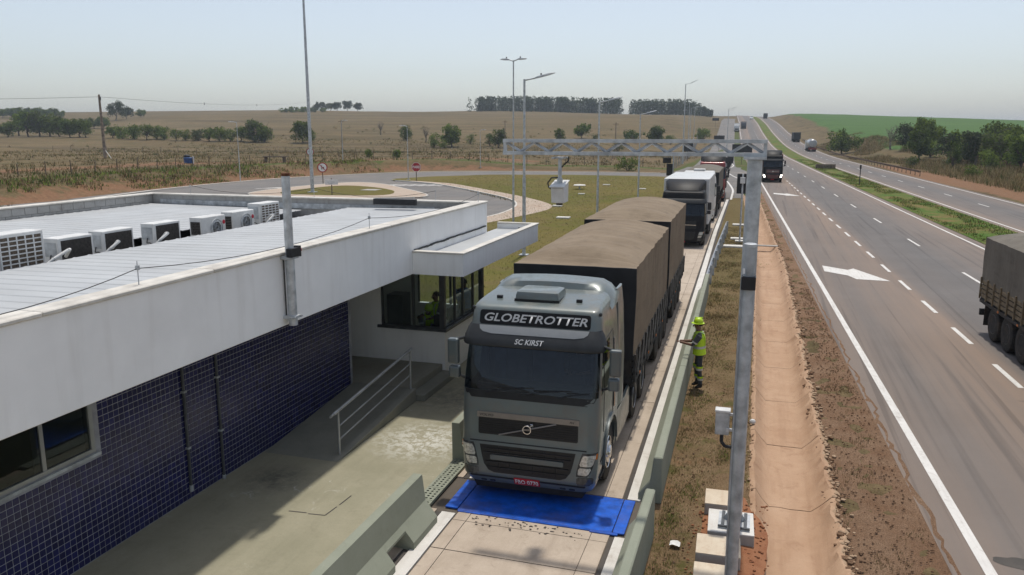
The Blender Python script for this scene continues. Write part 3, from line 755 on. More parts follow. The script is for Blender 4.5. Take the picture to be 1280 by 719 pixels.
# front parapet band, overhanging
fascia = bp('parapet_band', MB().box(FX - .18, FX, Y0, Y1, 3.12, 4.31), 'stucco', bevel=.01)
y = Y0
while y < Y1 - .1:
    b = min(Y1 + .04, y + 2.9); bp('coping_stone', MB().box(FX - .30, FX + .035, y, b - .006, 4.312, 4.365), 'coping', bevel=.012); y += 2.9
bp('soffit', MB().box(TX + .01, FX - .19, Y0, 16.4, 3.14, 3.24), 'stucco'); bp('soffit', MB().box(-11, FX - .19, 16.41, Y1 - .25, 3.135, 3.24), 'stucco')
# parapets at the far end and the back, raw concrete inside
bp('end_parapet', MB().box(-18.9, FX - .19, Y1 - .2, Y1, 3.3, 4.30), 'parapet_concrete')
bp('back_parapet', MB().box(-19.1, -18.92, Y0, Y1, 0.1, 4.30), 'parapet_concrete')
y = Y0
while y < Y1: bp('coping_stone', MB().box(-19.18, -18.86, y, min(Y1 + .03, y + 2.9) - .006, 4.302, 4.35), 'coping', bevel=.012); y += 2.9
x = -18.85
while x < FX - .4: bp('coping_stone', MB().box(x, min(FX - .305, x + 2.9) - .006, Y1 - .25, Y1 + .04, 4.302, 4.35), 'coping', bevel=.012); x += 2.9
# concrete block course that shows inside the back parapet
rb = random.Random(8); blk = None
for r_ in range(2):
    yy = 4.0 + .2 * r_
    while yy < Y1 - .65:
        if blk is None:
            blk = bp('concrete_block', MB().box(0, .025, 0, .39, 0, .19), 'parapet_concrete', bevel=.006); blk.location = (-18.92 - BX, yy - BY, 3.9 + .2*r_)
        else: inst(blk, 'concrete_block', bld, (-18.92 - BX, yy - BY, 3.9 + .2*r_))
        yy += .4
# metal roof sheets, ribs running across the building
def roof_piece(xa, za, xb, zb, w=1.0, ribs=3):
    prof = []; s = w / ribs
    for i in range(ribs):
        y_ = i*s; prof += [(y_, 0), (y_ + s*.78, 0), (y_ + s*.84, .011), (y_ + s*.94, .011)]
    prof.append((w, 0)); mb = MB(); n = len(prof)
    A = [(xa, p, za + q) for p, q in prof]; B = [(xb, p, zb + q) for p, q in prof]
    Au = [(xa, p, za + q - .012) for p, q in prof]; Bu = [(xb, p, zb + q - .012) for p, q in prof]
    mb.add(A + B + Au + Bu, [(i, i+1, n+i+1, n+i) for i in range(n-1)] + [(3*n+i, 3*n+i+1, 2*n+i+1, 2*n+i) for i in range(n-1)] + [(i+1, i, 2*n+i, 2*n+i+1) for i in range(n-1)] + [(n+i, n+i+1, 3*n+i+1, 3*n+i) for i in range(n-1)])
    return mb
fp = bpz = None
for k in range(26):
    yy = -4.8 + k * 1.0
    if yy + 1 > Y1 - .2: break
    zz = rb.uniform(-.004, .004)
    if fp is None: fp = bp('roof_sheet', roof_piece(FX - .2, 4.14, -11.7, 4.08), 'roof_sheet'); o = fp
    else: o = inst(fp, 'roof_sheet', bld)
    o.location = (-BX, yy - BY, zz); o.rotation_euler = (rb.uniform(-.002, .002), 0, 0)
    if yy < 2: continue
    if bpz is None: bpz = bp('roof_sheet', roof_piece(-13.25, 3.97, -18.85, 4.02), 'roof_sheet'); o = bpz
    else: o = inst(bpz, 'roof_sheet', bld)
    o.location = (-BX, yy - BY, zz)
bp('gutter_slab', MB().box(-13.6, -11.4, Y0, Y1 - .2, 3.6, 3.72), 'parapet_concrete')
bp('roof_void', MB().box(-18.8, -13.7, Y0, Y1 - .3, 3.3, 3.4), 'dark_room'); bp('roof_void', MB().box(-11.3, FX - .3, Y0, Y1 - .3, 3.35, 3.45), 'dark_room')
bp('flashing', MB().box(-18.6, -9, Y1 - .235, Y1 - .205, 4.0, 4.16), 'galv_dull')
# tiled wall with window opening
WY0, WY1, WZ0, WZ1 = 5.2, 8.68, 1.70, 2.75
wall = bp('tiled_wall', MB().box(TX - .16, TX, Y0, WY0, .05, 3.2).box(TX - .16, TX, WY1, 16.4, .05, 3.2).box(TX - .16, TX, WY0, WY1, .05, WZ0).box(TX - .16, TX, WY0, WY1, WZ1, 3.2), 'grout')
S = .1; tiles = []
for i in range(int((16.4 - 4.5) / S)):
    for j in range(30):
        y_, z_ = 4.5 + i*S, .09 + j*S
        if y_ + S > WY0 - .06 and y_ < WY1 + .06 and z_ + S > WZ0 - .08 and z_ < WZ1 + .06: continue
        if y_ < 6: continue
        tiles.append((y_, z_))
def tilebox(mb, x, y_, z_):
    a = .0042; b = S - .0042; c = .004
    mb.add([(x, y_+a, z_+a), (x, y_+b, z_+a), (x, y_+b, z_+b), (x, y_+a, z_+b), (x+.006, y_+a+c, z_+a+c), (x+.006, y_+b-c, z_+a+c), (x+.006, y_+b-c, z_+b-c), (x+.006, y_+a+c, z_+b-c)],
           [(4,5,6,7), (0,1,5,4), (1,2,6,5), (2,3,7,6), (3,0,4,7)])
def vis(t):                                                # tiles that show largest: near ones inside the picture
    return abs(t[0] - 8.7) + abs(t[1] - 1.0) * .8 + (9 if t[0] < 7.6 + (1.2 - t[1]) * .9 else 0)
tiles.sort(key=vis)
mb = MB(); tilebox(mb, 0, 0, 0); t0 = mb.build('tile', 'tile', wall)
t0.location = (TX + .0005, *tiles[0])
for y_, z_ in tiles[1:300]: inst(t0, 'tile', wall, (TX + .0005, y_, z_))
mb = MB()
for y_, z_ in tiles[300:]: tilebox(mb, TX + .0005, y_, z_)
tag(mb.build('tile_field', 'tile', wall, fix=False), kind='stuff')
# window
win = bp('window', MB().box(TX - .03, TX + .03, WY0, WY1, WZ0, WZ0 + .07).box(TX - .03, TX + .03, WY0, WY1, WZ1 - .06, WZ1).box(TX - .03, TX + .03, WY1 - .07, WY1, WZ0 + .071, WZ1 - .061).box(TX - .03, TX + .03, WY0, WY0 + .07, WZ0 + .071, WZ1 - .061), 'alu')
for yy in (7.82, 6.6): MB().box(TX - .02, TX + .02, yy - .03, yy + .03, WZ0 + .071, WZ1 - .061).build('mullion', 'alu', win)
MB().box(TX - .1, TX + .07, WY0 - .06, WY1 + .06, WZ0 - .045, WZ0 - .002).build('sill', 'galv_dull', win)
for a, b in ((5.28, 6.565), (6.635, 7.785), (7.855, 8.605)): MB().box(TX - .006, TX + .004, a, b, WZ0 + .072, WZ1 - .062).build('pane', 'window_glass', win)
bp('inner_wall', MB().box(-12.2, -12.1, 2, 14, .1, 3.2), 'porch_floor'); bp('inner_wall', MB().box(-12.1, TX - .17, 10.2, 10.3, .1, 3.2), 'stucco'); bp('inner_floor', MB().box(-18.9, TX - .17, 2, 17, .06, .12), 'porch_floor')
bp('office_desk', MB().box(-10.4, TX - .3, 5.4, 8.0, .85, .9), 'desk_wood'); bp('paper_tray', MB().box(-9.85, -9.55, 7.3, 7.75, .9, .98), 'white_plastic')
# rain pipes on the tiled wall
for yy, z0 in ((10.58, .28), (11.45, .1)):
    p = bp('rain_pipe', MB().cyl((TX + .04, yy, z0), (TX + .04, yy, 3.2), .026, .026, 8), 'steel_dark', smooth=40)
    MB().cyl((TX + .04, yy, z0 - .05), (TX + .04, yy, z0 + .06), .034, .034, 8).build('pipe_end', 'galv', p)
    for zz in (1.0, 2.0): MB().box(TX + .005, TX + .075, yy - .035, yy + .035, zz, zz + .03).build('clip', 'galv_dull', p)
bp('wall_vent', MB().box(TX + .002, TX + .03, 14.0, 15.6, 2.62, 2.85), 'steel_dark')
# entrance niche, porch and booth
bp('niche_wall', MB().box(-11.1, -11.0, 16.3, 18.5, .4, 3.2).box(-11.0, TX - .161, 16.28, 16.4, .1, 3.13), 'stucco')
bp('entrance_door', MB().box(-10.998, -10.95, 17.0, 17.9, .42, 2.5), 'grey_metal')
BW, BF, BR = -7.54, 18.45, 21.55                           # booth: east face, south face, north face
booth = bp('booth', MB().box(-11, -9.33, BF, BF + .14, .09, 3.13).box(-9.33, BW, BF, BF + .14, .09, 1.3).box(BW - .14, BW, BF + .141, BR, .09, 1.3).box(-11, BW - .141, BR - .14, BR, .09, 1.3).box(-11, -9.6, BR - .14, BR, 1.301, 3.13).box(-11.1, -11.0, BF, BR, .09, 3.13), 'stucco')
MB().box(-9.42, BW + .06, BF - .06, BF - .002, 1.26, 1.33).box(BW + .002, BW + .06, BF - .001, BR, 1.26, 1.33).build('booth_sill', 'steel_dark', booth)
class _FR:
    def box(s, *a): MB().box(*a).build('window_frame', 'steel_dark', booth); return s
fr = _FR()
for x in (-9.31, -8.42): fr.box(x - .03, x + .03, BF + .03, BF + .09, 1.301, 3.13)
fr.box(BW - .14, BW - .005, BF + .005, BF + .135, 1.301, 3.13)
for yy in (19.35, 19.95, 20.75): fr.box(BW - .1, BW - .04, yy - .035, yy + .035, 1.301, 3.13)
fr.box(BW - .14, BW - .01, BR - .13, BR - .01, 1.301, 3.13); fr.box(-8.6, -8.54, BR - .1, BR - .04, 1.301, 3.13); fr.box(-9.62, -9.56, BR - .1, BR - .04, 1.301, 3.13)
fr.box(-9.28, BW - .141, BF + .035, BF + .085, 1.301, 1.36).box(BW - .095, BW - .045, BF + .136, BR - .131, 1.301, 1.36)
def pane(x0, x1, y0_, y1_, z0=1.36, z1=3.12): MB().box(x0, x1, y0_, y1_, z0, z1).build('pane', 'booth_glass', booth)
pane(-9.279, -8.451, BF + .058, BF + .064); pane(-8.389, BW - .142, BF + .058, BF + .064)
for a, b in ((BF + .14, 19.314), (19.386, 19.914), (19.986, 20.714), (20.786, BR - .132)): pane(BW - .073, BW - .067, a, b)
pane(-9.555, -8.605, BR - .073, BR - .067, 1.301); pane(-8.535, BW - .142, BR - .073, BR - .067, 1.301)
MB().box(-11, BW - .15, BF + .15, BR - .15, .3, .4).build('booth_floor', 'porch_floor', booth)
MB().box(BW - .75, BW - .16, BF + .4, BR - .3, 1.12, 1.16).build('counter', 'desk_wood', booth)
for yy in (19.0, 19.9, 20.7):
    s_ = MB().box(BW - .42, BW - .38, yy - .26, yy + .26, 1.28, 1.6).box(BW - .45, BW - .35, yy - .04, yy + .04, 1.165, 1.29).build('monitor', 'black_plastic', booth)
MB().box(-9.25, -8.8, BF + .2, BF + .7, .4, 2.1).build('cupboard', 'steel_dark', booth)
# entrance canopy / awning box over the booth
CXA, CXB, CYA, CYB = FX + .002, -6.23, 16.4, 22.65
can = bp('canopy', MB().box(CXB - .12, CXB, CYA, CYB, 3.12, 3.62).box(CXA, CXB - .121, CYA, CYA + .12, 3.12, 3.62).box(CXA, CXB - .121, CYB - .12, CYB, 3.12, 3.62).box(CXA, CXB - .121, CYA + .121, CYB - .121, 3.14, 3.44), 'stucco')
MB().box(CXB - .15, CXB + .03, CYA - .03, CYB + .03, 3.622, 3.66).build('coping_stone', 'coping', can, bevel=.008)
MB().box(CXA, CXB - .151, CYA - .03, CYA + .15, 3.622, 3.66).build('coping_stone', 'coping', can, bevel=.008)
MB().box(CXA, CXB - .151, CYB - .15, CYB + .03, 3.622, 3.66).build('coping_stone', 'coping', can, bevel=.008)
MB().box(CXA, CXB - .125, CYA + .125, CYB - .125, 3.445, 3.47).build('roof_membrane', 'roof_sheet', can)
mb = MB(); yy = CYA + .15
while yy < 21.4:
    r_ = .022 + .018 * abs(nz(yy * 3, 1)); mb.ell((CXA + .02, yy, 3.66 + .02*nz(yy*2, 4) + .0*yy), .03, .11, r_, 6, 4); yy += .13
mb.build('mastic_seam', 'mastic', can)
mb = MB().cyl((CXB - .3, 21.7, 3.46), (CXB - .3, 21.7, 3.62), .03); mb.build('overflow_pipe', 'black_plastic', can)
bp('canopy_back_wall', MB().box(-18.85, -9.63, Y1 - .001, Y1 + .05, .1, 3.29), 'stucco')
# porch, steps and ramp
pz = .40
porch = bp('porch', MB().box(-10.98, -7.62, 16.42, BF - .002, .086, pz), 'porch_floor')
MB().box(-7.618, -7.25, 16.42, BF - .002, .086, .24).build('step', 'ramp_concrete', porch, bevel=.01)
mb = MB(); mb.prism([(12.7, .086), (16.41, .086), (16.41, pz), (16.3, pz)], TX + .02, -7.45, axis='x'); mb.build('ramp', 'ramp_concrete', porch, bevel=.01)
# handrail
hr = thing('handrail', 'grey tubular steel handrail climbing the entrance ramp', 'handrail', (-7.56, 12.95, .085))
for a in (0.05, 3.4):
    MB().cyl((0, a, a*.085), (0, a, .9 + a*.095), .022, .022, 10).build('post', 'grey_metal', hr, smooth=40)
def rail(z, dx=0, y0=0., y1=3.45, r=.02): MB().cyl((dx, y0, z + y0*.095), (dx, y1, z + y1*.095), r, r, 10).build('rail', 'grey_metal', hr, smooth=40)
rail(.92, 0, -.12, 3.5, .032); rail(.86, -.06, -.12, 3.5, .022); rail(.60, 0, 0.05, 3.4, .016); rail(.33, 0, .05, 3.4, .016)
MB().tube([(0, -.12, .909), (-.02, -.17, .89), (-.05, -.17, .86), (-.06, -.12, .85)], .022, 8).build('rail_end', 'grey_metal', hr, smooth=50)

# ------------------------------------------------------------------ things on the roof
def ac_unit(label, x, y_, w, h, d, face, rz=0):
    r = thing('air_conditioner', label, 'air conditioner', (x, y_, 3.76), rz, 'air conditioner units on the roof')
    MB().box(-d/2, d/2, -w/2, w/2, .10, h).build('casing', 'white_plastic', r, bevel=.015, seg=2)
    for yy in (-w*.36, w*.36): MB().box(-d/2 - .03, d/2 + .03, yy - .03, yy + .03, 0, .1).build('foot', 'steel_dark', r)
    X = d/2 + .002
    if face in ('grid', 'dark'):
        y0 = -w/2 + .07; y1 = w/2 - .05; z0 = .16; z1 = h - .05
        MB().box(X - .006, X + .004, y0, y1, z0, z1).build('coil', 'brown_coil' if face == 'grid' else 'dark_coil', r)
        if face == 'grid':
            mb = MB()
            for i in range(6): yy = lerp(y0, y1, i/5); mb.box(X + .004, X + .014, yy - .012, yy + .012, z0, z1)
            for i in range(9): zz = lerp(z0, z1, i/8); mb.box(X + .0045, X + .016, y0, y1, zz - .010, zz + .010)
            mb.build('guard_grid', 'white_plastic', r)
        MB().box(-d/2 + .03, d/2 - .04, -w/2 - .006, -w/2 - .001, h*.45, h - .08).build('service_panel', 'galv_dull', r)
        MB().tube([(0, -w/2 - .01, h*.5), (.03, -w/2 - .07, h*.35), (.1, -w/2 - .05, .22), (d/2, -w/2 - .02, .12)], .012, 6).build('cable', 'cable', r)
    else:
        yc = w*.1; zc = h*.53; R_ = h*.36
        mb = MB(); mb.lathe([(R_, X), (R_, X + .02), (R_*.93, X + .02), (R_*.93, X)], 24, axis='x', c=(0, yc, zc)); mb.build('fan_ring', 'galv', r)
        mb = MB()
        for q in (.25, .45, .65, .85): mb.lathe([(R_*q, X + .012), (R_*q + .006, X + .018), (R_*q + .012, X + .012), (R_*q + .006, X + .006)], 20, axis='x', c=(0, yc, zc))
        for i in range(8):
            a = pi*i/4; mb.cyl((X + .012, yc + .1*R_*cos(a), zc + .1*R_*sin(a)), (X + .012, yc + .93*R_*cos(a), zc + .93*R_*sin(a)), .006, .006, 4)
        mb.build('fan_grille', 'galv', r); 
        MB().lathe([(.001, X + .001), (R_*.93, X + .003)], 24, axis='x', c=(0, yc, zc)).build('fan_well', 'brown_coil', r)
        MB().lathe([(.001, X + .006), (.05, X + .005), (.05, X)], 16, axis='x', c=(0, w*.42, h*.72)).build('badge', 'red_logo', r)
        mb = MB()
        for i in range(8): zz = .2 + i*(h - .3)/8; mb.box(-d/2 + .04, d/2 - .05, -w/2 - .012, -w/2 - .001, zz, zz + .035)
        mb.build('louvre', 'dark_coil', r)
    return r
ac_unit('large white roof air conditioner with brown coil grid at the left picture edge', -12.35, 10.5, .95, .84, .42, 'grid')
ac_unit('white roof air conditioner with dark coil, right beside the large grid unit', -12.4, 11.75, .82, .62, .34, 'dark')
ac_unit('white roof air conditioner with dark coil, third unit from the left', -12.45, 12.85, .82, .62, .34, 'dark')
ac_unit('white roof air conditioner with dark coil, fourth from left, just before the fan units', -12.45, 14.25, .82, .62, .34, 'dark')
ac_unit('white roof air conditioner with round fan and red badge, nearer of the two fan units', -12.4, 15.75, .86, .60, .34, 'fan')
ac_unit('white roof air conditioner with round fan and red badge, farther of the two fan units', -12.4, 16.9, .86, .62, .34, 'fan')
ac_unit('white roof air conditioner with brown coil grid, last in the row behind the fan units', -12.5, 18.15, .9, .72, .36, 'grid')
mat('insulation', (.62, .62, .60), .7, 0, .12, 6, dirt=.2)
for i, (yy, ln, lab) in enumerate(((11.15, .9, 'left of the second roof unit'), (12.35, .6, 'between the second and third roof units'), (13.7, .6, 'left of the fourth roof unit'), (17.55, .5, 'in front of the last roof unit'))):
    o = MB().tube([(-11.95, yy - ln*.6, 3.9), (-11.85, yy - ln*.3, 4.1), (-11.8, yy, 4.22), (-11.95, yy + ln*.2, 4.2), (-12.15, yy + ln*.3, 4.05)], .03, 8).build('refrigerant_hose', 'insulation', None, smooth=60)
    tag(o, 'white insulated hose curving over the roof edge ' + lab, 'hose', 'insulated hoses on the roof')
o = MB().box(-10.6, -9.3, 20.7, 20.85, 4.26, 4.42).build('roof_channel', 'black_plastic', None); tag(o, 'black channel section lying at the far end of the metal roof', 'channel')
# mast clamped to the parapet
ms = thing('parapet_mast', 'short galvanised pipe mast with rusty top clamped to the white parapet', 'mast', (FX + .12, 11.3, 3.13))
MB().cyl((0, 0, 0), (0, 0, 2.47), .075, .07, 16).build('pipe', 'galv', ms, smooth=40)
MB().cyl((0, 0, 2.471), (0, 0, 2.52), .071, .07, 16).build('top_collar', 'rust', ms, smooth=40)
for zz in (.12, 1.12):
    MB().box(-.115, .02, -.11, .11, zz, zz + .05).box(.021, .1, -.1, .1, zz + .005, zz + .045).build('clamp', 'galv_dull', ms)
    for yy in (-.13, .13): MB().cyl((-.1, yy*.75, zz + .025), (.12, yy*.75, zz + .025), .012).build('bolt', 'galv', ms)
MB().box(.02, .12, -.13, .13, 1.16, 1.3).box(-.02, .1, .1, .19, 1.14, 1.32).build('junction_box', 'black_plastic', ms)
MB().tube([(.06, .2, 1.24), (.05, .26, 1.26), (.03, .3, 1.22)], .014).build('cable_tail', 'red_logo', ms)
MB().cyl((-.09, -.05, .15), (-.09, -.05, 1.1), .012).build('conduit', 'cable', ms)
# lightning conductor along the coping
lc = thing('lightning_conductor', 'thin lightning wire on little rods along the parapet top', 'wire', (FX - .12, 12, 4.36))
rods = [4.0, 8.2, 14.6, 21.2]
for a in rods: MB().cyl((0, a - 12, 0), (0, a - 12, .32), .008, .006, 6).box(-.02, .02, a - 12.02, a - 11.98, .2, .26).build('rod', 'galv_dull', lc)
for a, b in zip(rods[:-1], rods[1:]):
    MB().tube([(0, lerp(a, b, i/10) - 12, .22 - .17 * (1 - (2*i/10 - 1)**2)) for i in range(11)], .006, 5).build('wire', 'cable', lc)
lc2 = thing('lightning_conductor', 'thin lightning wire on rods along the far end parapet', 'wire', (-13, Y1 - .1, 4.35))
rx = [-17.5, -13, -9]
for a in rx: MB().cyl((a + 13, 0, 0), (a + 13, 0, .3), .008, .006, 6).build('rod', 'galv_dull', lc2)
for a, b in zip(rx[:-1], rx[1:]): MB().tube([(lerp(a, b, i/8) + 13, 0, .27 - .22 * (1 - (2*i/8 - 1)**2)) for i in range(9)], .006, 5).build('wire', 'cable', lc2)
# ------------------------------------------------------------------ trucks
def paint(name, col, rough=.35, metal=.15, coat=.5, dirt=.42):
    m = NT(name); v = m.objr()
    c = m.mix(m.ramp(m.noise(v, 1.3, 5), .3, .7), tuple(x*.86 for x in col), col)
    d = m.math('MULTIPLY', m.ramp(m.noise(v, 3.5, 6, .75), .45, .75), dirt); s = m.sep(v)
    c = m.mix(d, c, (.17, .125, .085)); m.col(c)
    m.set(rough=m.math('ADD', m.math('MULTIPLY', d, .6), rough), metal=metal, spec=.5, coat=coat); m.b.inputs['Coat Roughness'].default_value = .12
paint('teal_paint', (.138, .166, .16)); paint('teal_dark', (.085, .11, .115)); paint('black_paint', (.008, .0085, .010), .35, .0, .0, .08); paint('red_paint', (.22, .02, .018), .35, .2); paint('white_paint', (.70, .70, .69), .4, 0, .3, .15)
paint('navy_paint', (.03, .035, .05), .35, .3); paint('maroon_paint', (.09, .02, .02), .35, .2); paint('silver_paint', (.45, .46, .47), .35, .6)
for k_, v_ in (('Specular IOR Level', .2), ('Roughness', .5)):
    i_ = M['black_paint'].node_tree.nodes['Principled BSDF'].inputs[k_]
    for l_ in list(i_.links): M['black_paint'].node_tree.links.remove(l_)
    i_.default_value = v_
mat('rubber', (.022, .021, .02), .85, 0, .3, 8, dirt=.35, bump=.2, bscale=60)
mat('chassis', (.02, .02, .021), .7, .2, .3, 5, dirt=.3)
mat('rim_metal', (.42, .42, .42), .4, .75, .25, 8, dirt=.35)
mat('rim_dark', (.10, .10, .10), .6, .4, .25, 8, dirt=.5)
mat('chrome', (.62, .62, .62), .15, 1, .05, 3)
mat('grille_black', (.012, .012, .013), .45, 0, .2, 8)
mat('taupe_trim', (.27, .24, .21), .4, .5, .08, 4)
mat('visor_grey', (.03, .032, .033), .45, 0, .15, 4)
mat('visor_silver', (.27, .28, .28), .4, .4, .05, 4)
mat('lettering', (.58, .58, .57), .6, 0, .03, 4); mat('letter_white', (.78, .78, .76), .5, 0, .02, 4); mat('letter_dark', (.03, .03, .03), .5, 0, .02, 4)
mat('plate_red', (.50, .02, .035), .5, 0, .1, 6); mat('orange_lens', (.5, .14, .02), .25, 0, .05, 4)
mat('lamp_glass', (.085, .088, .088), .15, .3, .3, 14); mat('lamp_lens', (.62, .60, .54), .12, .35, .25, 26)
mat('seat_cloth', (.05, .06, .075), .9, 0, .2, 6); mat('dash', (.03, .03, .033), .7, 0, .2, 5); mat('curtain', (.06, .10, .16), .9, 0, .2, 3)
mat('tarp_black', (.022, .022, .023), .75, 0, .2, 2, bump=.15, bscale=14)
def m_tarp(name, a, b):
    m = NT(name); v = m.objr()
    c = m.mix(m.ramp(m.noise(v, .8, 5, .6), .3, .7), a, b)
    c = m.mix(m.math('MULTIPLY', m.ramp(m.noise(m.map(v, (1, .5, 3)), 2.2, 6, .75), .5, .78), .55), c, tuple(x*.55 for x in a))
    c = m.mix(m.math('MULTIPLY', m.ramp(m.noise(m.map(v, (.3, 6, .3)), 1.2, 4), .5, .75), .35), c, tuple(min(1, x*1.35) for x in b))
    m.col(c); m.set(rough=.8, spec=.25); m.bump(m.noise(m.map(v, (1, 3, 1)), 3, 5), .4, .05)
m_tarp('tarp_brown', (.185, .138, .09), (.245, .19, .13)); m_tarp('tarp_grey', (.125, .11, .088), (.18, .16, .13))
mat('yellow_wood', (.19, .145, .085), .75, 0, .25, 5, dirt=.4); mat('black_wood', (.03, .03, .03), .7, 0, .3, 5, dirt=.3)
mat('pale_rope', (.17, .165, .155), .8, 0, .2, 8)
glass('cab_glass', (.30, .37, .42), rough=.03)
emit('headlight_on', (1, .93, .8), 6)

PF = [(.28, .10), (.42, .01), (.6, 0), (1.0, .02), (1.06, .04), (1.5, .06), (1.93, .12), (2.4, .25), (2.72, .36), (3.0, .45), (3.25, .53), (3.29, .56), (3.33, .65), (3.37, .92), (3.40, 1.25), (3.43, 1.65), (3.44, 1.85)]
PW = [(.28, 1.10), (.42, 1.17), (.7, 1.19), (1.0, 1.2), (1.9, 1.2), (2.7, 1.17), (3.0, 1.15), (3.25, 1.12), (3.29, 1.11), (3.33, 1.085), (3.37, 1.06), (3.40, 1.03), (3.43, .98), (3.44, .94)]
PR = [(.28, .21), (1.0, .20), (1.9, .19), (2.7, .17), (3.25, .14), (3.44, .12)]
CB = 2.2
def surf(s, z, off=0.):
    W = pw(PW, z); R = pw(PR, z); F = pw(PF, z); a = abs(s); sg = 1 if s >= 0 else -1; L = W - R
    if a <= L: p = (a, F); n_ = (0, -1)
    elif a <= L + R*pi/2:
        t = (a - L) / R; p = (L + R*sin(t), F + R - R*cos(t)); n_ = (sin(t), -cos(t))
    else: p = (W, F + R + (a - L - R*pi/2)); n_ = (1, 0)
    return (sg * (p[0] + off*n_[0]), p[1] + off*n_[1], z)
def patch(name, rows, off, mt, parent, n=24, back=.03, **k):
    """panel that hugs the cab front: rows of (z, s0, s1[, extra offset])"""
    mb = MB(); V = []; m_ = len(rows)
    for r_ in rows:
        for i in range(n + 1): V.append(surf(lerp(r_[1], r_[2], i/n), r_[0], off + (r_[3] if len(r_) > 3 else 0)))
    for r_ in rows:
        for i in range(n + 1): V.append(surf(lerp(r_[1], r_[2], i/n), r_[0], -back))
    N = (n + 1) * m_; F = []
    for j in range(m_ - 1):
        for i in range(n): a = j*(n+1) + i; F.append((a, a+1, a+n+2, a+n+1)); F.append((N+a+n+1, N+a+n+2, N+a+1, N+a))
    ring = [i for i in range(n+1)] + [j*(n+1)+n for j in range(1, m_)] + [(m_-1)*(n+1)+i for i in range(n-1, -1, -1)] + [j*(n+1) for j in range(m_-2, 0, -1)]
    for a, b in zip(ring, ring[1:] + ring[:1]): F.append((b, a, N+a, N+b))
    mb.add(V, F); return mb.build(name, mt, parent, smooth=k.get('smooth', 35))
def rrows(z0, z1, s0, s1, r, nr=5):                        # rounded rectangle as rows
    out = []
    for i in range(nr + 1):
        t = pi/2*i/nr; out.append((z0 + r*(1 - cos(t)), s0 + r*(1 - sin(t)), s1 - r*(1 - sin(t))))
    for i in range(nr, -1, -1):
        t = pi/2*i/nr; out.append((z1 - r*(1 - cos(t)), s0 + r*(1 - sin(t)), s1 - r*(1 - sin(t))))
    return out
def words(txt, size, mt, parent, fn, shear=0., stretch=1., extrude=0., name='lettering'):
    cu = bpy.data.curves.new('t', 'FONT'); cu.body = txt; cu.size = size; cu.align_x = 'CENTER'; cu.align_y = 'CENTER'; cu.shear = shear
    cu.resolution_u = 3; cu.offset = size * .018
    o = bpy.data.objects.new('t', cu); C.objects.link(o); bpy.context.view_layer.update()
    me = bpy.data.meshes.new_from_object(o.evaluated_get(bpy.context.evaluated_depsgraph_get()))
    bpy.data.objects.remove(o); bpy.data.curves.remove(cu)
    bm = bmesh.new(); bm.from_mesh(me); bmesh.ops.triangulate(bm, faces=bm.faces)
    for v in bm.verts: v.co = fn(v.co.x * stretch, v.co.y)
    bm.to_mesh(me); bm.free(); me.materials.clear(); me.materials.append(M[mt])
    r = bpy.data.objects.new(name, me); C.objects.link(r); r.parent = parent; return r

def cab_shell(root, body, detail=True):
    zs = [.28, .34, .42, .5, .6, .8, 1.0, 1.06, 1.18, 1.35, 1.55, 1.75, 1.93, 2.1, 2.3, 2.5, 2.72, 2.85, 3.0, 3.12, 3.25, 3.29, 3.31, 3.33, 3.35, 3.37, 3.385, 3.40, 3.415, 3.43, 3.44]
    fr_ = [0, .1, .22, .34, .44, .58, .72, .88, 1.0]        # stations along the side
    def ring(z):
        W = pw(PW, z); R = pw(PR, z); F = pw(PF, z); L = W - R; half = [(L*i/6, F) for i in range(7)]
        half += [(L + R*sin(pi/2*i/6), F + R - R*cos(pi/2*i/6)) for i in range(1, 7)]
        half += [(W, lerp(F + R, max(CB, F + R + .05), f)) for f in fr_[1:]]
        return [(-x, y_, z) for x, y_ in reversed(half[1:])] + [(x, y_, z) for x, y_ in half]
    R_ = [ring(z) for z in zs]; n = len(R_[0]); H = (n - 1) // 2
    B = MB(); G = MB(); SG = MB(); B.v = [p for r in R_ for p in r]; G.v = list(B.v); SG.v = list(B.v)
    for k in range(len(zs) - 1):
        zc = (zs[k] + zs[k+1]) / 2
        for i in range(n - 1):
            q = i - H if i >= H else H - 1 - i             # cell number counted from the middle
            f = (k*n+i, k*n+i+1, (k+1)*n+i+1, (k+1)*n+i)
            if 1.93 < zc < 2.72 and q < 10: G.f.append(f); G.m.append(0); continue
            if 1.93 < zc < 2.72 and 12 <= q <= 15: SG.f.append(f); SG.m.append(0); continue
            if zc < 1.12 and 14 <= q <= 18: continue
            B.f.append(f); B.m.append(0)
    B.f.append(tuple(range((len(zs)-1)*n, len(zs)*n))); B.m.append(0)
    for k in range(len(zs) - 1): B.f.append((k*n + n - 1, k*n, (k+1)*n, (k+1)*n + n - 1)); B.m.append(0)   # back wall
    def strip(mb):
        used = sorted({i for f in mb.f for i in f}); mp = {a: b for b, a in enumerate(used)}
        mb.v = [mb.v[i] for i in used]; mb.f = [tuple(mp[i] for i in f) for f in mb.f]
    for q in (B, G, SG): strip(q)
    o = B.build('cab_body', body, root, smooth=40, fix=False)
    G.build('windscreen', 'cab_glass', root, smooth=60, fix=False); SG.build('side_window', 'cab_glass', root, smooth=60, fix=False)
    # inside of the cab
    MB().box(-1.05, 1.05, .42, .8, 1.4, 1.95).build('dashboard', 'dash', root, bevel=.04)
    for x in (-.55, .62):
        MB().box(x - .26, x + .26, 1.0, 1.5, 1.3, 1.6).box(x - .25, x + .25, 1.45, 1.6, 1.55, 2.4).build('seat', 'seat_cloth', root, bevel=.05)
    MB().box(-1.1, 1.1, 1.75, 1.8, 1.3, 3.2).build('bunk_curtain', 'curtain', root)
    return o
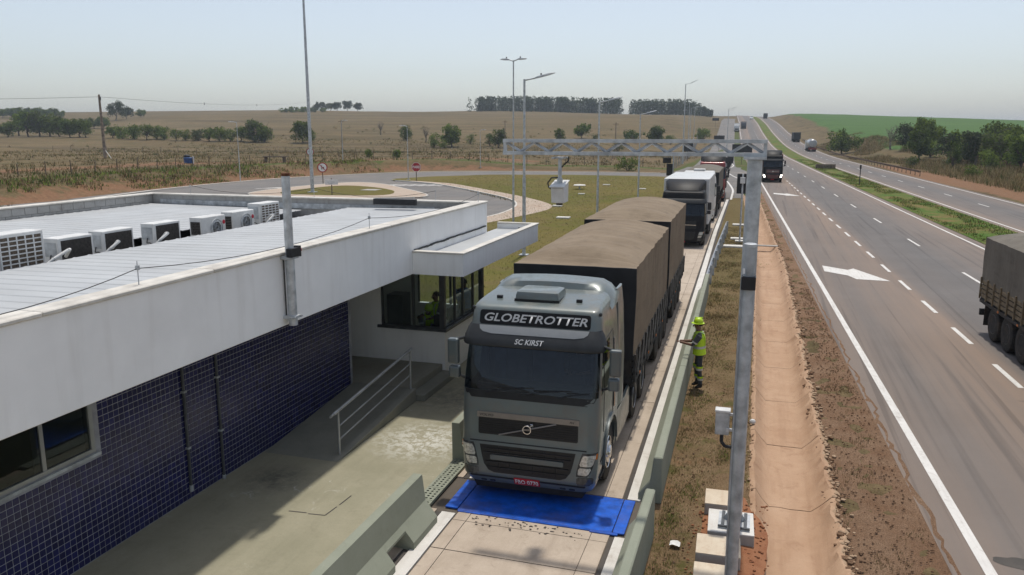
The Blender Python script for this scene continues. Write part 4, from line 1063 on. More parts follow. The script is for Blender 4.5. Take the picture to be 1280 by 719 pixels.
def tyre_mesh():
    mb = MB(); P = [(.30, -.14), (.46, -.15), (.505, -.135), (.52, -.10), (.52, .10), (.505, .135), (.46, .15), (.30, .14)]
    mb.lathe(P, 28, axis='x'); 
    for i in range(28):                                    # tread blocks
        a = 2*pi*i/28; b = a + 2*pi/28*.6
        for x0, x1 in ((-.1, -.04), (-.025, .025), (.04, .1)):
            V = []
            for r_ in (.518, .53):
                for t in (a, b): V += [(x0, r_*cos(t), r_*sin(t)), (x1, r_*cos(t), r_*sin(t))]
            mb.add(V, [(4,5,7,6), (0,1,5,4), (2,6,7,3), (0,4,6,2), (1,3,7,5)])
    return mb
WH = {}
def wheel(parent, x, y_, side, rim='rim_metal', front=False, dual=True, r=1.0, w=1.0):
    """side +1: outer face towards +x"""
    if 'tyre' not in WH:
        tmp = tyre_mesh().build('tyre', 'rubber', None, smooth=40, fix=False); WH['tyre'] = tmp.data; bpy.data.objects.remove(tmp)
    key = (rim, front)
    if key not in WH:
        mb = MB()
        if front: mb.lathe([(.31, .13), (.29, .15), (.27, .10), (.22, .10), (.20, .155), (.12, .165), (.11, .19), (.03, .20), (.001, .20)], 20, axis='x')
        else: mb.lathe([(.31, .13), (.29, .15), (.27, .09), (.24, -.02), (.16, -.03), (.15, .06), (.12, .1), (.08, .12), (.001, .12)], 20, axis='x')
        for i in range(10):
            a = 2*pi*i/10; rr, hx = (.235, .10) if front else (.2, -.03)
            mb.cyl((hx, rr*cos(a), rr*sin(a)), (hx + .035, rr*cos(a), rr*sin(a)), .016, .013, 5)
        mb.lathe([(.31, -.1), (.30, .1), (.28, .1), (.28, -.1)], 20, axis='x')
        tmp = mb.build('rim', rim, None, smooth=40, fix=False); WH[key] = tmp.data; bpy.data.objects.remove(tmp)
    h = bpy.data.objects.new('wheel', None); C.objects.link(h); h.parent = parent; h.location = (x, y_, .525*r); h.empty_display_size = .1
    h.rotation_euler = (random.random()*6, 0, 0 if side > 0 else pi); h.scale = (w, r, r)
    for nm, d, ox in (('tyre', WH['tyre'], 0), ('rim', WH[key], 0)) + ((('tyre', WH['tyre'], -.32),) if dual else ()):
        o = bpy.data.objects.new(nm, d); C.objects.link(o); o.parent = h; o.location = (ox, 0, 0)
    return h
def mirrors(root, mt='visor_grey', cap='teal_dark'):
    for sg in (-1, 1):
        m_ = MB().box(sg*1.42 - .1, sg*1.42 + .1, .30, .42, 2.28, 2.74).build('mirror', cap, root, bevel=.035, seg=2)
        MB().box(sg*1.40 - .1, sg*1.40 + .1, .29, .43, 2.03, 2.25).build('mirror_housing', cap, m_, bevel=.04, seg=2)
        MB().cyl((sg*1.12, .45, 2.78), (sg*1.42, .37, 2.70), .025).cyl((sg*1.14, .45, 1.98), (sg*1.4, .37, 2.1), .025).build('mirror_arm', mt, m_)
        MB().box(sg*1.42 - .085, sg*1.42 + .085, .421, .43, 2.3, 2.72).build('mirror_glass', 'chrome', m_)
def headlamps(root, on=False):
    for sg in (-1, 1):
        rows = [(.60, .86, 1.04), (.68, .86, 1.10), (.8, .89, 1.15), (.92, .92, 1.20), (1.01, .95, 1.24)]
        h = patch('headlight', [(z, sg*a, sg*b) for z, a, b in rows], .008, 'lamp_glass', root, 10)
        for rr_ in (((.635, .89, 1.02), (.66, .885, 1.06), (.735, .895, 1.10), (.76, .92, 1.09)), ((.79, .925, 1.10), (.82, .915, 1.135), (.92, .945, 1.175), (.975, .975, 1.19))):
            patch('lamp', [(z, sg*a, sg*b) for z, a, b in rr_], .016, 'headlight_on' if on else 'lamp_lens', h, 6, back=-.006)
        patch('indicator', [(z, sg*a, sg*b) for z, a, b in ((.90, 1.185, 1.225), (.99, 1.20, 1.24))], .014, 'orange_lens', h, 3, back=-.006)
        patch('fog_light', [(z, sg*a, sg*b) for z, a, b in ((.44, .88, 1.08), (.48, .86, 1.15), (.56, .86, 1.16), (.585, .9, 1.13))], .008, 'lamp_glass', root, 8)
def axle(root, y_, rim='rim_dark', x=1.06, dual=True):
    for sg in (-1, 1): wheel(root, sg*x, y_, sg, rim, False, dual)

# ---- the big truck on the scale
TR = radians(1.2)
trk = thing('truck', 'grey teal tractor unit with black roof lettering panel stopped on the blue plate', 'truck', (-3.53, 12.2, .045), TR)
random.seed(4)
shell = cab_shell(trk, 'teal_paint')
# lower front
patch('lower_grille', [(z, -a, a) for z, a in ((.50, .58), (.54, .68), (.65, .76), (.8, .80), (.99, .84))], .004, 'grille_black', trk, 20)
mb = MB()
for z in (.60, .70, .86, .93):
    w_ = .70 + (z - .6)*.25; pts = [surf(lerp(-w_, w_, i/14), z, .014) for i in range(15)]; mb.tube(pts, .011, 4)
for s_ in (-.5, -.3, -.1, .1, .3, .5): mb.tube([surf(s_, .55, .01), surf(s_, .97, .01)], .006, 4)
tag(mb.build('grille_bars', 'black_plastic', trk), kind='stuff')
patch('grille_bar', rrows(.745, .83, -.64, .64, .02, 2), .035, 'teal_dark', trk, 14)
patch('hood_gap', [(1.035, -1.02, 1.02), (1.055, -1.02, 1.02)], .004, 'grille_black', trk, 20)
patch('upper_grille', rrows(1.17, 1.47, -.87, .87, .03, 3), .004, 'grille_black', trk, 20)
patch('grille_trim', rrows(1.472, 1.565, -.89, .89, .012, 2), .02, 'taupe_trim', trk, 20)
mb = MB()
for z in (1.21, 1.25, 1.29, 1.33, 1.37, 1.41): mb.tube([surf(lerp(-.84, .84, i/10), z, .01) for i in range(11)], .006, 4)
tag(mb.build('grille_bars', 'black_plastic', trk), kind='stuff')
MB().tube([surf(-.5, 1.185, .022), surf(0, 1.325, .026), surf(.5, 1.465, .022)], .014, 5).build('diagonal_bar', 'taupe_trim', trk)
eb = MB(); cc = surf(0, 1.325, .03)
eb.loft([[(cc[0] + (.07 + .012*cos(2*pi*j/6))*cos(2*pi*i/24), cc[1] - .01 + .012*sin(2*pi*j/6), cc[2] + (.07 + .012*cos(2*pi*j/6))*sin(2*pi*i/24)) for j in range(6)] for i in range(25)], cap0=False, cap1=False); eb.cyl((cc[0] + .055, cc[1], cc[2] + .055), (cc[0] + .10, cc[1], cc[2] + .10), .012); eb.cyl((cc[0] + .06, cc[1] - .01, cc[2] + .1), (cc[0] + .105, cc[1] - .01, cc[2] + .1), .01, .01, 5).cyl((cc[0] + .1, cc[1] - .01, cc[2] + .06), (cc[0] + .1, cc[1] - .01, cc[2] + .105), .01, .01, 5)
emb = eb.build('emblem', 'chrome', trk, smooth=40)
MB().box(cc[0] - .075, cc[0] + .075, cc[1] - .02, cc[1] - .004, cc[2] - .013, cc[2] + .013).build('emblem_bar', 'taupe_trim', emb)
words('VOLVO', .06, 'letter_dark', trk, lambda a, b: surf(a - .72, 1.516 + b, .0235), 0, 1.25)
words('FH', .05, 'letter_dark', trk, lambda a, b: surf(a + .76, 1.516 + b, .0235), .2, 1.2)
headlamps(trk)
patch('bumper_step', [(.40, -1.0, 1.0), (.43, -1.02, 1.02)], .006, 'grille_black', trk, 20)
patch('under_spoiler', [(.16, -.95, .95), (.27, -1.05, 1.05)], -.05, 'grille_black', trk, 16)
npz = patch('number_plate', rrows(.30, .445, -.225, .225, .008, 2), .02, 'plate_red', trk, 8)
words('FBO 0770', .125, 'letter_white', npz, lambda a, b: surf(a, .372 + b, .0235), 0, .80)
for sg in (-1, 1):
    for s_ in (.62, .78): patch('marker_lamp', rrows(.30, .345, sg*s_ - .05, sg*s_ + .05, .015, 2), .006, 'lamp_glass', trk, 6)
# windscreen surround, wipers, visor, name panel
patch('cowl', [(1.80, -1.0, 1.0), (1.86, -1.12, 1.12), (1.928, -1.16, 1.16)], .004, 'grille_black', trk, 26)
for s_, d in ((-.75, .62), (-.1, .62), (.5, .5)):
    MB().tube([surf(s_, 1.90, .02), surf(s_ + d*.45, 1.97, .03), surf(s_ + d*1.05, 2.02, .025)], .012, 5).tube([surf(s_ + d*.3, 1.99, .02), surf(s_ + d*1.35, 2.03, .018)], .01, 4).build('wiper', 'grille_black', trk)
vis_ = patch('sun_visor', [(2.67, -1.16, 1.16, .08), (2.70, -1.19, 1.19, .095), (2.80, -1.22, 1.22, .08), (2.92, -1.22, 1.22, .04), (3.0, -1.2, 1.2, .0)], .012, 'visor_grey', trk, 36)
patch('visor_top', [(2.875, -.72, .72, .055), (2.90, -.88, .88, .046), (2.94, -.94, .94, .031), (2.995, -.96, .96, .004)], .02, 'visor_silver', trk, 30, back=-.0)
words('SC KIRST', .12, 'letter_white', trk, lambda a, b: surf(a - .05, 2.77 + b, .104), .25, 1.02)
pn = patch('name_panel', rrows(3.01, 3.245, -.97, .97, .045, 4), .006, 'black_paint', trk, 26)
words('GLOBETROTTER', .185, 'lettering', pn, lambda a, b: surf(a, 3.125 + b, .012), .25, 1.32, name='lettering')
for sg in (-1, 1): MB().ell(surf(sg*1.12, 3.26, .02), .03, .03, .035, 8, 6).build('roof_marker', 'visor_grey', trk)
mirrors(trk)
# roof: hatch, vents, air deflector
MB().loft([[(sx*a - .05, 1.15 + sy*b, z) for sx, sy in ((-1, -1), (-.9, -1.08), (.9, -1.08), (1, -1), (1.03, -.8), (1.03, .8), (1, 1), (.9, 1.08), (-.9, 1.08), (-1, 1), (-1.03, .8), (-1.03, -.8))] for z, a, b in ((3.32, .38, .30), (3.46, .38, .30), (3.52, .36, .28), (3.54, .31, .23))]).build('roof_hatch', 'teal_paint', trk, smooth=35)
MB().loft([[(sx*a - .05, 1.15 + sy*b, z) for sx, sy in ((-1, -1), (1, -1), (1, 1), (-1, 1))] for z, a, b in ((3.30, .40, .33), (3.40, .40, .33))]).build('hatch_seal', 'grille_black', trk)
for x in (-.75, .68): MB().box(x - .05, x + .05, .92, .98, 3.34, 3.42).build('roof_bracket', 'grille_black', trk)
mb = MB()
for x in (-.62, -.46, .42, .58): mb.box(x - .012, x + .012, .95, 1.75, 3.39, 3.44 + .0)
dfl = MB(); rings = []
for i in range(17):
    x = -1.17 + 2.34*i/16; e_ = abs(x)/1.17; dr = .22 * max(0, (e_ - .72)/.28)**2; c_ = .05*cos(x*1.4)
    rings.append([(x, 1.74 - .30*max(0, (e_ - .6)*2.5)**2, 3.43 - dr*1.2), (x, 1.80, 3.50 - dr + c_), (x, 2.25, 3.56 - dr + c_), (x, 2.32, 3.52 - dr + c_), (x, 2.3, 3.40 - dr)])
dfl.loft(rings); dfl.build('air_deflector', 'teal_paint', trk, smooth=50)
for sg in (-1, 1):
    mb = MB(); rr = []
    for z, y0, y1, x in ((1.1, 2.21, 2.85, 1.2), (2.0, 2.21, 2.9, 1.2), (3.0, 2.21, 2.85, 1.17), (3.4, 2.21, 2.75, 1.14)):
        rr.append([(sg*x, y0, z), (sg*(x + .03), (y0+y1)/2, z), (sg*(x + .01), y1, z), (sg*(x - .03), y1, z), (sg*(x - .03), y0, z)])
    mb.loft(rr).build('side_fairing', 'teal_paint', trk, smooth=40)
    # wheel arch, steps, door lines, handle
    arc = [(1.4 + .66*cos(pi*i/12), .56 + .64*sin(pi*i/12)) for i in range(13)]
    mb = MB(); mb.loft([[(sg*1.0, a, b), (sg*1.235, a, b), (sg*1.235, 1.4 + (a-1.4)*1.1, .56 + (b-.56)*1.1), (sg*1.0, 1.4 + (a-1.4)*1.1, .56 + (b-.56)*1.1)] for a, b in arc]).build('wheel_arch', 'teal_dark', trk, smooth=40)
    MB().box(*sorted((sg*.6, sg*.98)), .78, 2.05, 1.13, 1.18).build('arch_liner', 'chassis', trk)
    dl = MB()
    W_ = lambda z: pw(PW, z) + .002
    for y_ in (.62, 1.62): dl.tube([(sg*W_(z), y_, z) for z in (1.2, 1.6, 1.95, 2.3, 2.75)], .006, 4)
    dl.tube([(sg*W_(2.78), y_, 2.78) for y_ in (.7, 1.62)], .006, 4)
    tag(dl.build('door_gap', 'grille_black', trk), kind='stuff')
    MB().box(*sorted((sg*1.2, sg*1.225)), 1.42, 1.58, 1.74, 1.79).build('door_handle', 'grille_black', trk)
    MB().cyl((sg*1.215, 1.7, 1.3), (sg*1.19, 1.7, 2.6), .014).build('grab_rail', 'chrome', trk)
    for z in (.42, .72): MB().box(*sorted((sg*1.0, sg*1.2)), .42, .78, z, z + .04).build('step', 'chassis', trk)
    # fuel tank with bright cladding and rear mudguards
    MB().lathe([(.001, 2.5), (.26, 2.5), (.31, 2.55), (.31, 3.65), (.26, 3.7), (.001, 3.7)], 18, axis='y', c=(sg*.86, 0, .68)).build('fuel_tank', 'silver_paint', trk, smooth=40)
    mb = MB(); mb.loft([[(sg*1.19, 2.25, z), (sg*1.21, 3.2, z), (sg*1.19, 4.0, z), (sg*1.15, 4.0, z), (sg*1.15, 2.25, z)] for z in (.38, .7, 1.02)]).build('side_skirt', 'teal_paint', trk, smooth=40)
    wheel(trk, sg*1.03, 1.4, sg, 'chrome', True, False)
    wheel(trk, sg*1.06, 4.75, sg, 'rim_metal'); wheel(trk, sg*1.06, 6.15, sg, 'rim_metal')
    for y_ in (4.75, 6.15):
        arc = [(y_ + .62*cos(radians(a)), .53 + .62*sin(radians(a))) for a in range(20, 165, 12)]
        MB().loft([[(sg*.74, a, b), (sg*1.24, a, b), (sg*1.24, a, b + .02), (sg*.74, a, b + .02)] for a, b in arc]).build('mudguard', 'chassis', trk)
    MB().box(*sorted((sg*.74, sg*1.2)), 6.85, 6.87, .25, .9).build('mud_flap', 'rubber', trk)
MB().box(-.45, .45, .6, 7.1, .62, .92).build('chassis_frame', 'chassis', trk)
MB().box(-1.0, 1.0, .5, 2.2, .55, 1.28).build('engine_cover', 'chassis', trk)
MB().lathe([(.001, -.02), (.2, -.015), (.22, 0), (.2, .015), (.17, 0)], 20, axis='y', c=(.62, .92, 1.92)).build('steering_wheel', 'dash', trk)

def tarp_trailer(root, y0, y1, zf, ztop, hw, mt, front='tarp_black', bows=7, sides='black_wood', rail='pale_rope', zb=1.12, slat='black_wood', rope=True):
    """covered grain trailer: arched tarpaulin over hoops, slatted low sides, chassis"""
    mb = MB(); rings = []; zs_ = zf + .18; prof = []
    def ring(y_, sag):
        r_ = []; rise = lerp(.03, 1, ss(y0, y0 + .9, y_)) * lerp(.5, 1, ss(y1, y1 - .5, y_))
        for i in range(5): z = lerp(zs_, ztop - .30, i/4); r_.append((-(hw + .012 - sag*.7*sin(pi*i/4) + .034*nz(y_*4.6, i*.35, 2)), y_, z))
        for i in range(1, 12):
            t = i/12; x = -hw + 2*hw*t; r_.append((x, y_, ztop - .30 + rise*(.05*min(1, 8*min(t, 1-t)) + .25*(1 - (2*t-1)**2)) - sag*1.3*sin(pi*t) + .01*nz(x*2.3, y_*1.7, 5)))
        for i in range(4, -1, -1): z = lerp(zs_, ztop - .30, i/4); r_.append((hw + .012 - sag*.7*sin(pi*i/4) + .034*nz(y_*4.6, i*.35, 9), y_, z))
        return r_
    nb = bows*8
    for k in range(nb + 1):
        ph = (k % 8)/8; rings.append(ring(lerp(y0 + .05, y1, k/nb), .034*sin(pi*ph) + .006*nz(k*1.7, y0)))
    mb.loft(rings, 0, False, False, False); mb.build('tarpaulin', mt, root, smooth=28, fix=False)
    r0 = ring(y0 + .04, 0); mb = MB(); mb.add([(x*1.004, y_, z) for x, y_, z in r0] + [(x*1.004, y_ - .04, z) for x, y_, z in r0], [tuple(range(len(r0))), tuple(reversed(range(len(r0), 2*len(r0))))] + [(i, i+1, len(r0)+i+1, len(r0)+i) for i in range(len(r0)-1)]); mb.build('headboard', front, root)
    r1 = ring(y1, 0); mb = MB(); mb.add(r1, [tuple(range(len(r1)))]); mb.build('rear_curtain', mt, root, fix=False)
    MB().box(-hw + .02, hw - .02, y0 + .05, y1 - .02, zb - .06, zs_ + .02).build('load_bed', 'chassis', root)
    for sg in (-1, 1):
        for j in range(4):
            z = zb + .04 + j*.14; MB().box(*sorted((sg*(hw - .015), sg*(hw + .02))), y0 + .06, y1 - .03, z, z + .105).build('side_board', slat, root)
        n = int((y1 - y0)/.62)
        for k in range(n + 1):
            y_ = lerp(y0 + .1, y1 - .1, k/n); MB().box(*sorted((sg*(hw + .022), sg*(hw + .06))), y_ - .03, y_ + .03, zb - .02, zs_ + .1).build('stake', sides, root)
        if rope:
            pts = []
            for k in range(2*n + 1): pts.append((sg*(hw + .07), lerp(y0 + .1, y1 - .1, k/(2*n)), zb + .05 if k % 2 else zs_ + .22))
            MB().tube(pts, .011, 4).build('lashing_rope', rail, root)
        MB().box(*sorted((sg*(hw - .1), sg*(hw + .03))), y0 + .1, y1 - .1, zb - .13, zb - .03).build('side_rail', 'chassis', root)
        k = 0
        while y0 + 1 + k*1.7 < y1 - 1: MB().box(*sorted((sg*(hw + .03), sg*(hw + .045))), y0 + 1 + k*1.7, y0 + 1.1 + k*1.7, zb - .11, zb - .06).build('side_marker', 'orange_lens', root); k += 1
    for x in (-.42, .42): MB().box(x - .06, x + .06, y0 + .3, y1 - .1, zb - .38, zb - .06).build('chassis_beam', 'chassis', root)
def hang(root, ys_, y_flap):
    for y_ in ys_: axle(root, y_)
    for sg in (-1, 1):
        MB().box(*sorted((sg*.76, sg*1.25)), ys_[0] - .6, ys_[-1] + .6, 1.08, 1.105).build('mudguard', 'chassis', root)
        MB().box(*sorted((sg*.76, sg*1.22)), y_flap, y_flap + .02, .3, 1.05).build('mud_flap', 'rubber', root)
t1 = thing('truck_trailer', 'brown tarpaulin covered trailer coupled directly behind the teal tractor', 'trailer', (-3.53, 12.2, .045), TR)
tarp_trailer(t1, 3.75, 11.15, 1.42, 3.82, 1.27, 'tarp_brown', bows=8); hang(t1, (9.5, 10.75, 12.0), 12.7)
MB().box(-.35, .35, 4.9, 6.3, 1.0, 1.06).build('coupling_plate', 'chassis', t1); MB().box(-.5, .5, 11.0, 13.0, .85, 1.0).build('rear_coupling', 'chassis', t1)
t2 = thing('truck_trailer', 'second brown tarpaulin trailer at the tail of the teal truck', 'trailer', (-3.53, 12.2, .045), TR)
tarp_trailer(t2, 11.5, 17.9, 1.42, 3.95, 1.28, 'tarp_brown', bows=7); hang(t2, (14.9, 16.15, 17.4), 18.05)
MB().box(-.35, .35, 11.6, 12.6, 1.0, 1.06).build('coupling_plate', 'chassis', t2)
for r_, y0, y1 in ((t1, 7.3, 8.6), (t2, 13.2, 14.1)):
    for sg in (-1, 1): MB().box(*sorted((sg*.85, sg*1.2)), y0, y1, .55, .95).build('tool_box', 'black_wood', r_, bevel=.03)
# ------------------------------------------------------------------ gantry, poles, signs
GX, GY = -.10, 12.18
def block(label, x0, x1, y0, y1, h, mt):
    r = thing('concrete_block', label, 'block', ((x0+x1)/2, (y0+y1)/2, 0), radians(2), 'concrete blocks at the foot of the gantry')
    w = (x1-x0)/2; d = (y1-y0)/2
    MB().box(-w, w, -d, d, -.1, h).build('block_body', 'raw_concrete', r, bevel=.015)
    MB().box(-w + .004, w - .004, -d + .004, d - .004, h - .01, h + .004).build('block_top', mt, r)
    return r
block('sandy concrete box behind the gantry foot, farthest of the row', -.60, -.04, 12.72, 13.30, .24, 'block_dust')
fb = block('white concrete footing carrying the steel base plate of the gantry column', -.50, .20, 11.78, 12.55, .24, 'block_pale')
block('sandy concrete box in front of the white gantry footing', -.62, .02, 11.02, 11.62, .26, 'block_dust')
block('sandy concrete box cut by the bottom edge of the picture', -.60, 0, 10.2, 10.84, .22, 'block_dust')
so = MB(); rs = random.Random(2)
for k in range(420):                                       # loose red spoil round the footings
    a = rs.uniform(-.75, .42); b = rs.uniform(10.0, 13.3); q = rs.uniform(.005, .024); so.ell((a, b, .06 + q*.2), q*1.3, q, q*.8, 5, 3)
tag(so.build('loose_soil', 'soil_red', None), 'clods of loose red soil dug up round the gantry footings', 'soil', kind='stuff')
mb = MB(); V = []; n = 40
V.append((-.15, 11.75, .085))
for i in range(n):
    a = 2*pi*i/n; r = 1 + .22*nz(cos(a)*2, sin(a)*2, 3); V.append((-.12 + .52*r*cos(a), 11.75 + 1.75*r*sin(a), .045))
mb.add(V, [(0, i+1, (i+1) % n + 1) for i in range(n)]); tag(mb.build('soil_patch', 'soil_red', None), 'patch of bare red soil under the gantry footings', None, None, 'structure')
so = MB()
for k in range(2600):                                       # pebbles on the bare shoulder and verge
    if k % 3: yy = rs.uniform(9, 34); xx = rs.uniform(DR + .25, RL(yy) - .6)
    else: yy = rs.uniform(9, 30); xx = rs.uniform(-1.2 + LX(yy), DL - .1)
    q = rs.uniform(.005, .02); so.ell((xx, yy, .035 + q*.3), q*1.3, q, q*.8, 5, 3)
tag(so.build('pebbles', 'shoulder_soil', None), 'pebbles and clods strewn over the bare roadside soil', 'pebbles', kind='stuff')

gan = thing('camera_gantry', 'galvanised steel gantry with a lattice beam over the weighing lane', 'gantry', (GX, GY, .245))
MB().cyl((0, 0, .02), (0, 0, 5.66), .115, .105, 12).build('column', 'galv', gan, smooth=20)
MB().box(-.24, .24, -.27, .27, 0, .022).build('base_plate', 'galv', gan); 
for x in (-.17, .17): MB().box(x - .025, x + .025, -.26, .26, .0225, .045).build('base_rib', 'steel_dark', gan)
MB().box(-.24, .24, -.285, -.25, .0225, .05).build('base_rib', 'steel_dark', gan)
for i in range(6): a = pi*i/3; MB().add([(.10*cos(a - .05), .10*sin(a - .05), .022), (.19*cos(a), .19*sin(a), .022), (.10*cos(a), .10*sin(a), .16), (.10*cos(a + .05), .10*sin(a + .05), .022)], [(0, 1, 2), (1, 3, 2), (0, 2, 3)]).build('gusset', 'galv', gan)
MB().box(-.16, .16, -.13, .13, 5.665, 5.70).build('head_plate', 'galv', gan)
XA, XB, ZA, ZB = -3.82, .16, 5.735, 5.925
for z in (ZA, ZB): MB().box(XA, XB, -.045, .045, z - .032, z + .022).build('chord', 'galv', gan)
nbay = 17
for k in range(nbay):
    x0 = lerp(XA + .05, XB - .05, k/nbay); x1 = lerp(XA + .05, XB - .05, (k+1)/nbay); z0, z1 = (ZB - .03, ZA + .02) if k % 2 == 0 else (ZA + .02, ZB - .03)
    MB().sq((x0, 0, z0), (x1, 0, z1), .034).build('diagonal', 'galv', gan)
for x in (XA + .026, XB - .026): MB().sq((x, 0, ZA + .022), (x, 0, ZB - .032), .05).build('end_post', 'galv', gan)
# enforcement camera hanging below the beam
cm = thing('lane_camera', 'white boxed camera hanging from the gantry beam on a short pole', 'camera', (-3.0, GY, 5.46))
MB().box(-.1, .1, -.12, .12, .44, .46).box(-.09, -.05, -.19, .19, .435, .46).box(.05, .09, -.19, .19, .435, .46).build('bracket', 'galv', cm)
MB().cyl((0, 0, .12), (0, 0, .46), .03, .03, 10).build('drop_pole', 'galv', cm, smooth=40)
MB().cyl((0, 0, .05), (0, 0, .13), .045, .045, 10).box(-.05, .05, -.02, .02, .02, .06).build('swivel', 'galv_dull', cm)
MB().tube([(.12, .05, .46), (.13, .02, .4), (.06, 0, .34), (.03, 0, .3)], .012).build('stay', 'cable', cm)
MB().prism([(-.16, -.01), (.16, .06), (.14, -.24), (-.12, -.25)], -.105, .105, axis='x').build('housing', 'white_plastic', cm, bevel=.012)
MB().prism([(-.21, .0), (.17, .085), (.17, .097), (-.21, .012)], -.118, .118, axis='x').build('sun_shield', 'white_plastic', cm)
MB().cyl((0, -.02, -.25), (0, -.02, -.285), .06, .05, 12).build('lens', 'black_plastic', cm)
MB().tube([(-.03, .05, .14), (-.16, .1, .13), (-.22, .1, .05), (-.2, .08, -.02), (-.11, .05, -.06)], .012, 6).build('cable_loop', 'cable', cm)
# cabinet on the column
cb = thing('control_cabinet', 'grey metal cabinet with a white lid strapped to the gantry column', 'cabinet', (GX - .26, GY - .02, 1.70))
MB().box(-.105, .105, -.07, .07, 0, .36).build('cabinet_body', 'galv_dull', cb, bevel=.008)
MB().box(-.115, .115, -.085, .085, .362, .40).build('lid', 'white_plastic', cb, bevel=.006)
MB().tube([(0, 0, 0), (0, -.02, -.13), (.06, -.02, -.2), (.15, 0, -.21)], .028, 8).build('conduit', 'black_plastic', cb, smooth=60)
MB().box(.105, .16, -.02, .02, .05, .09).box(.105, .16, -.02, .02, .3, .34).build('strap', 'galv', cb); MB().box(.06, .1, -.09, -.0705, .06, .12).build('latch', 'white_plastic', cb)
# nearer slim pole
npo = thing('sensor_pole', 'slim grey capped pole standing in front of the gantry column', 'pole', (-.075, 9.8, .03), 0)
MB().cyl((0, 0, 0), (0, 0, 4.93), .072, .07, 14).build('shaft', 'galv_dull', npo, smooth=40)
MB().cyl((0, 0, 4.931), (0, 0, 4.965), .078, .078, 14).cyl((0, 0, 4.965), (0, 0, 4.975), .078, .05, 14).build('cap', 'galv', npo, smooth=40)
MB().box(-.085, .085, -.1, .085, 4.42, 4.58).build('junction_box', 'black_plastic', npo, bevel=.008); MB().box(-.07, -.045, -.11, -.09, 4.62, 4.68).build('tag', 'letter_white', npo)
MB().box(-.15, .15, -.15, .15, 0, .02).build('base_plate', 'galv_dull', npo)
MB().cyl((-.08, -.03, 0), (-.08, -.03, 4.42), .009).build('conduit', 'galv_dull', npo)

# steel guard rail continuing the barrier line
def guard_rail(name, label, pts, mt, side, h=.75, post='galv_dull', group=None, sp=2.0):
    P = [Vector(p) for p in pts]; r = thing(name, label, 'guard rail', (P[0].x, P[0].y, T(P[0].x, P[0].y)), 0, group)
    o = Vector((P[0].x, P[0].y, T(P[0].x, P[0].y)))
    tot = sum((b - a).length for a, b in zip(P[:-1], P[1:])); n = max(1, int(tot / sp)); res = []; i = 0; run = 0
    for k in range(n + 1):
        t = tot*k/n
        while i < len(P) - 2 and run + (P[i+1]-P[i]).length < t: run += (P[i+1]-P[i]).length; i += 1
        q = P[i] + (P[i+1]-P[i]).normalized()*(t - run); res.append(Vector((q.x, q.y, T(q.x, q.y))) - o)
    wp = [(0, .0), (.05, .04), (.05, .10), (.01, .14), (.01, .18), (.05, .22), (.05, .28), (0, .32)]
    for k, q in enumerate(res):
        MB().box(q.x - .04, q.x + .04, q.y - .06, q.y + .06, q.z - .1, q.z + h).build('post', post, r)
        if k:
            a = res[k-1]; mb = MB(); rr = []
            for s_ in (a, q): rr.append([(s_.x + side*(.05 + d), s_.y, s_.z + h - .32 + e) for d, e in wp] + [(s_.x + side*(.042 + d), s_.y, s_.z + h - .32 + e) for d, e in reversed(wp)])
            mb.loft(rr).build('beam', mt, r)
    return r
guard_rail('guard_rail', 'galvanised steel guard rail at the end of the right barrier', [(-1.78, 31.9), (-1.82, 36), (-1.85, 42), (-1.85, 51.5)], 'galv', -1, .8)
mat('rusty_rail', (.16, .10, .065), .8, .3, .35, 3)
mat('weathered_wood', (.17, .13, .095), .85, 0, .3, 4)
guard_rail('guard_rail', 'brown weathered guard rail along the far carriageway', [(RL(y)+22.6, y) for y in (128, 160, 200, 260, 330)], 'rusty_rail', -1, .85, 'weathered_wood', None, 3.2)
for k in range(5):                                          # rust brown transition posts between concrete and steel
    pass

def traffic_signal(label, x, y_, hgt, rz=0):
    r = thing('traffic_signal', label, 'traffic signal', (x, y_, T(x, y_)), rz)
    MB().box(-.25, .25, -.25, .25, 0, .1).build('footing', 'block_pale', r); MB().cyl((0, 0, .1), (0, 0, hgt), .05, .05, 10).build('post', 'galv', r, smooth=40)
    MB().box(-.32, .32, .05, .09, hgt - 1.15, hgt).build('back_board', 'black_plastic', r, bevel=.02); MB().box(-.14, .14, .091, .3, hgt - 1.05, hgt - .1).build('lamp_housing', 'black_plastic', r)
    MB().box(-.14, .14, -.2, -.055, hgt - .55, hgt - .2).build('control_box', 'white_plastic', r, bevel=.01)
    for z in (.22, .5, .78): MB().cyl((0, .3, hgt - z), (0, .38, hgt - z), .1, .1, 12, False).build('hood', 'black_plastic', r)
traffic_signal('black backed traffic signal on a post beside the gantry column, right of the lane', -1.0, 47.9, 3.95)
r = thing('traffic_signal', 'pair of black signal boards on a post left of the truck queue', 'traffic signal', (-8.2, 79, .13))
MB().cyl((0, 0, 0), (0, 0, 4.2), .06, .06, 10).build('post', 'galv', r, smooth=40); MB().box(-1.0, -.2, -.05, 0, 3.2, 3.75).build('board', 'black_plastic', r, bevel=.02); MB().box(-.62, -.05, -.12, -.06, 2.0, 3.15).build('board', 'black_plastic', r, bevel=.02)
for yy, xx, lab in ((48.0, -1.0, 'at the foot of the traffic signal'), (55.5, -1.15, 'farther along the grass behind the signal'), (44.6, -1.25, 'near the end of the guard rail')):
    o = MB().box(-.55, .55, -.3, .3, 0, .1).build('concrete_cover', 'block_pale', None, (xx, yy + .9, .02), bevel=.01); tag(o, 'small pale concrete cover slab ' + lab, 'cover', 'concrete cover slabs on the verge')
o = MB().box(-.6, .9, -.16, .16, 0, .06).build('concrete_cover', 'raw_concrete', None, (.2, 46.4, .02), bevel=.01); tag(o, 'pale slab bridging the sandy ditch', 'cover', 'concrete cover slabs on the verge')

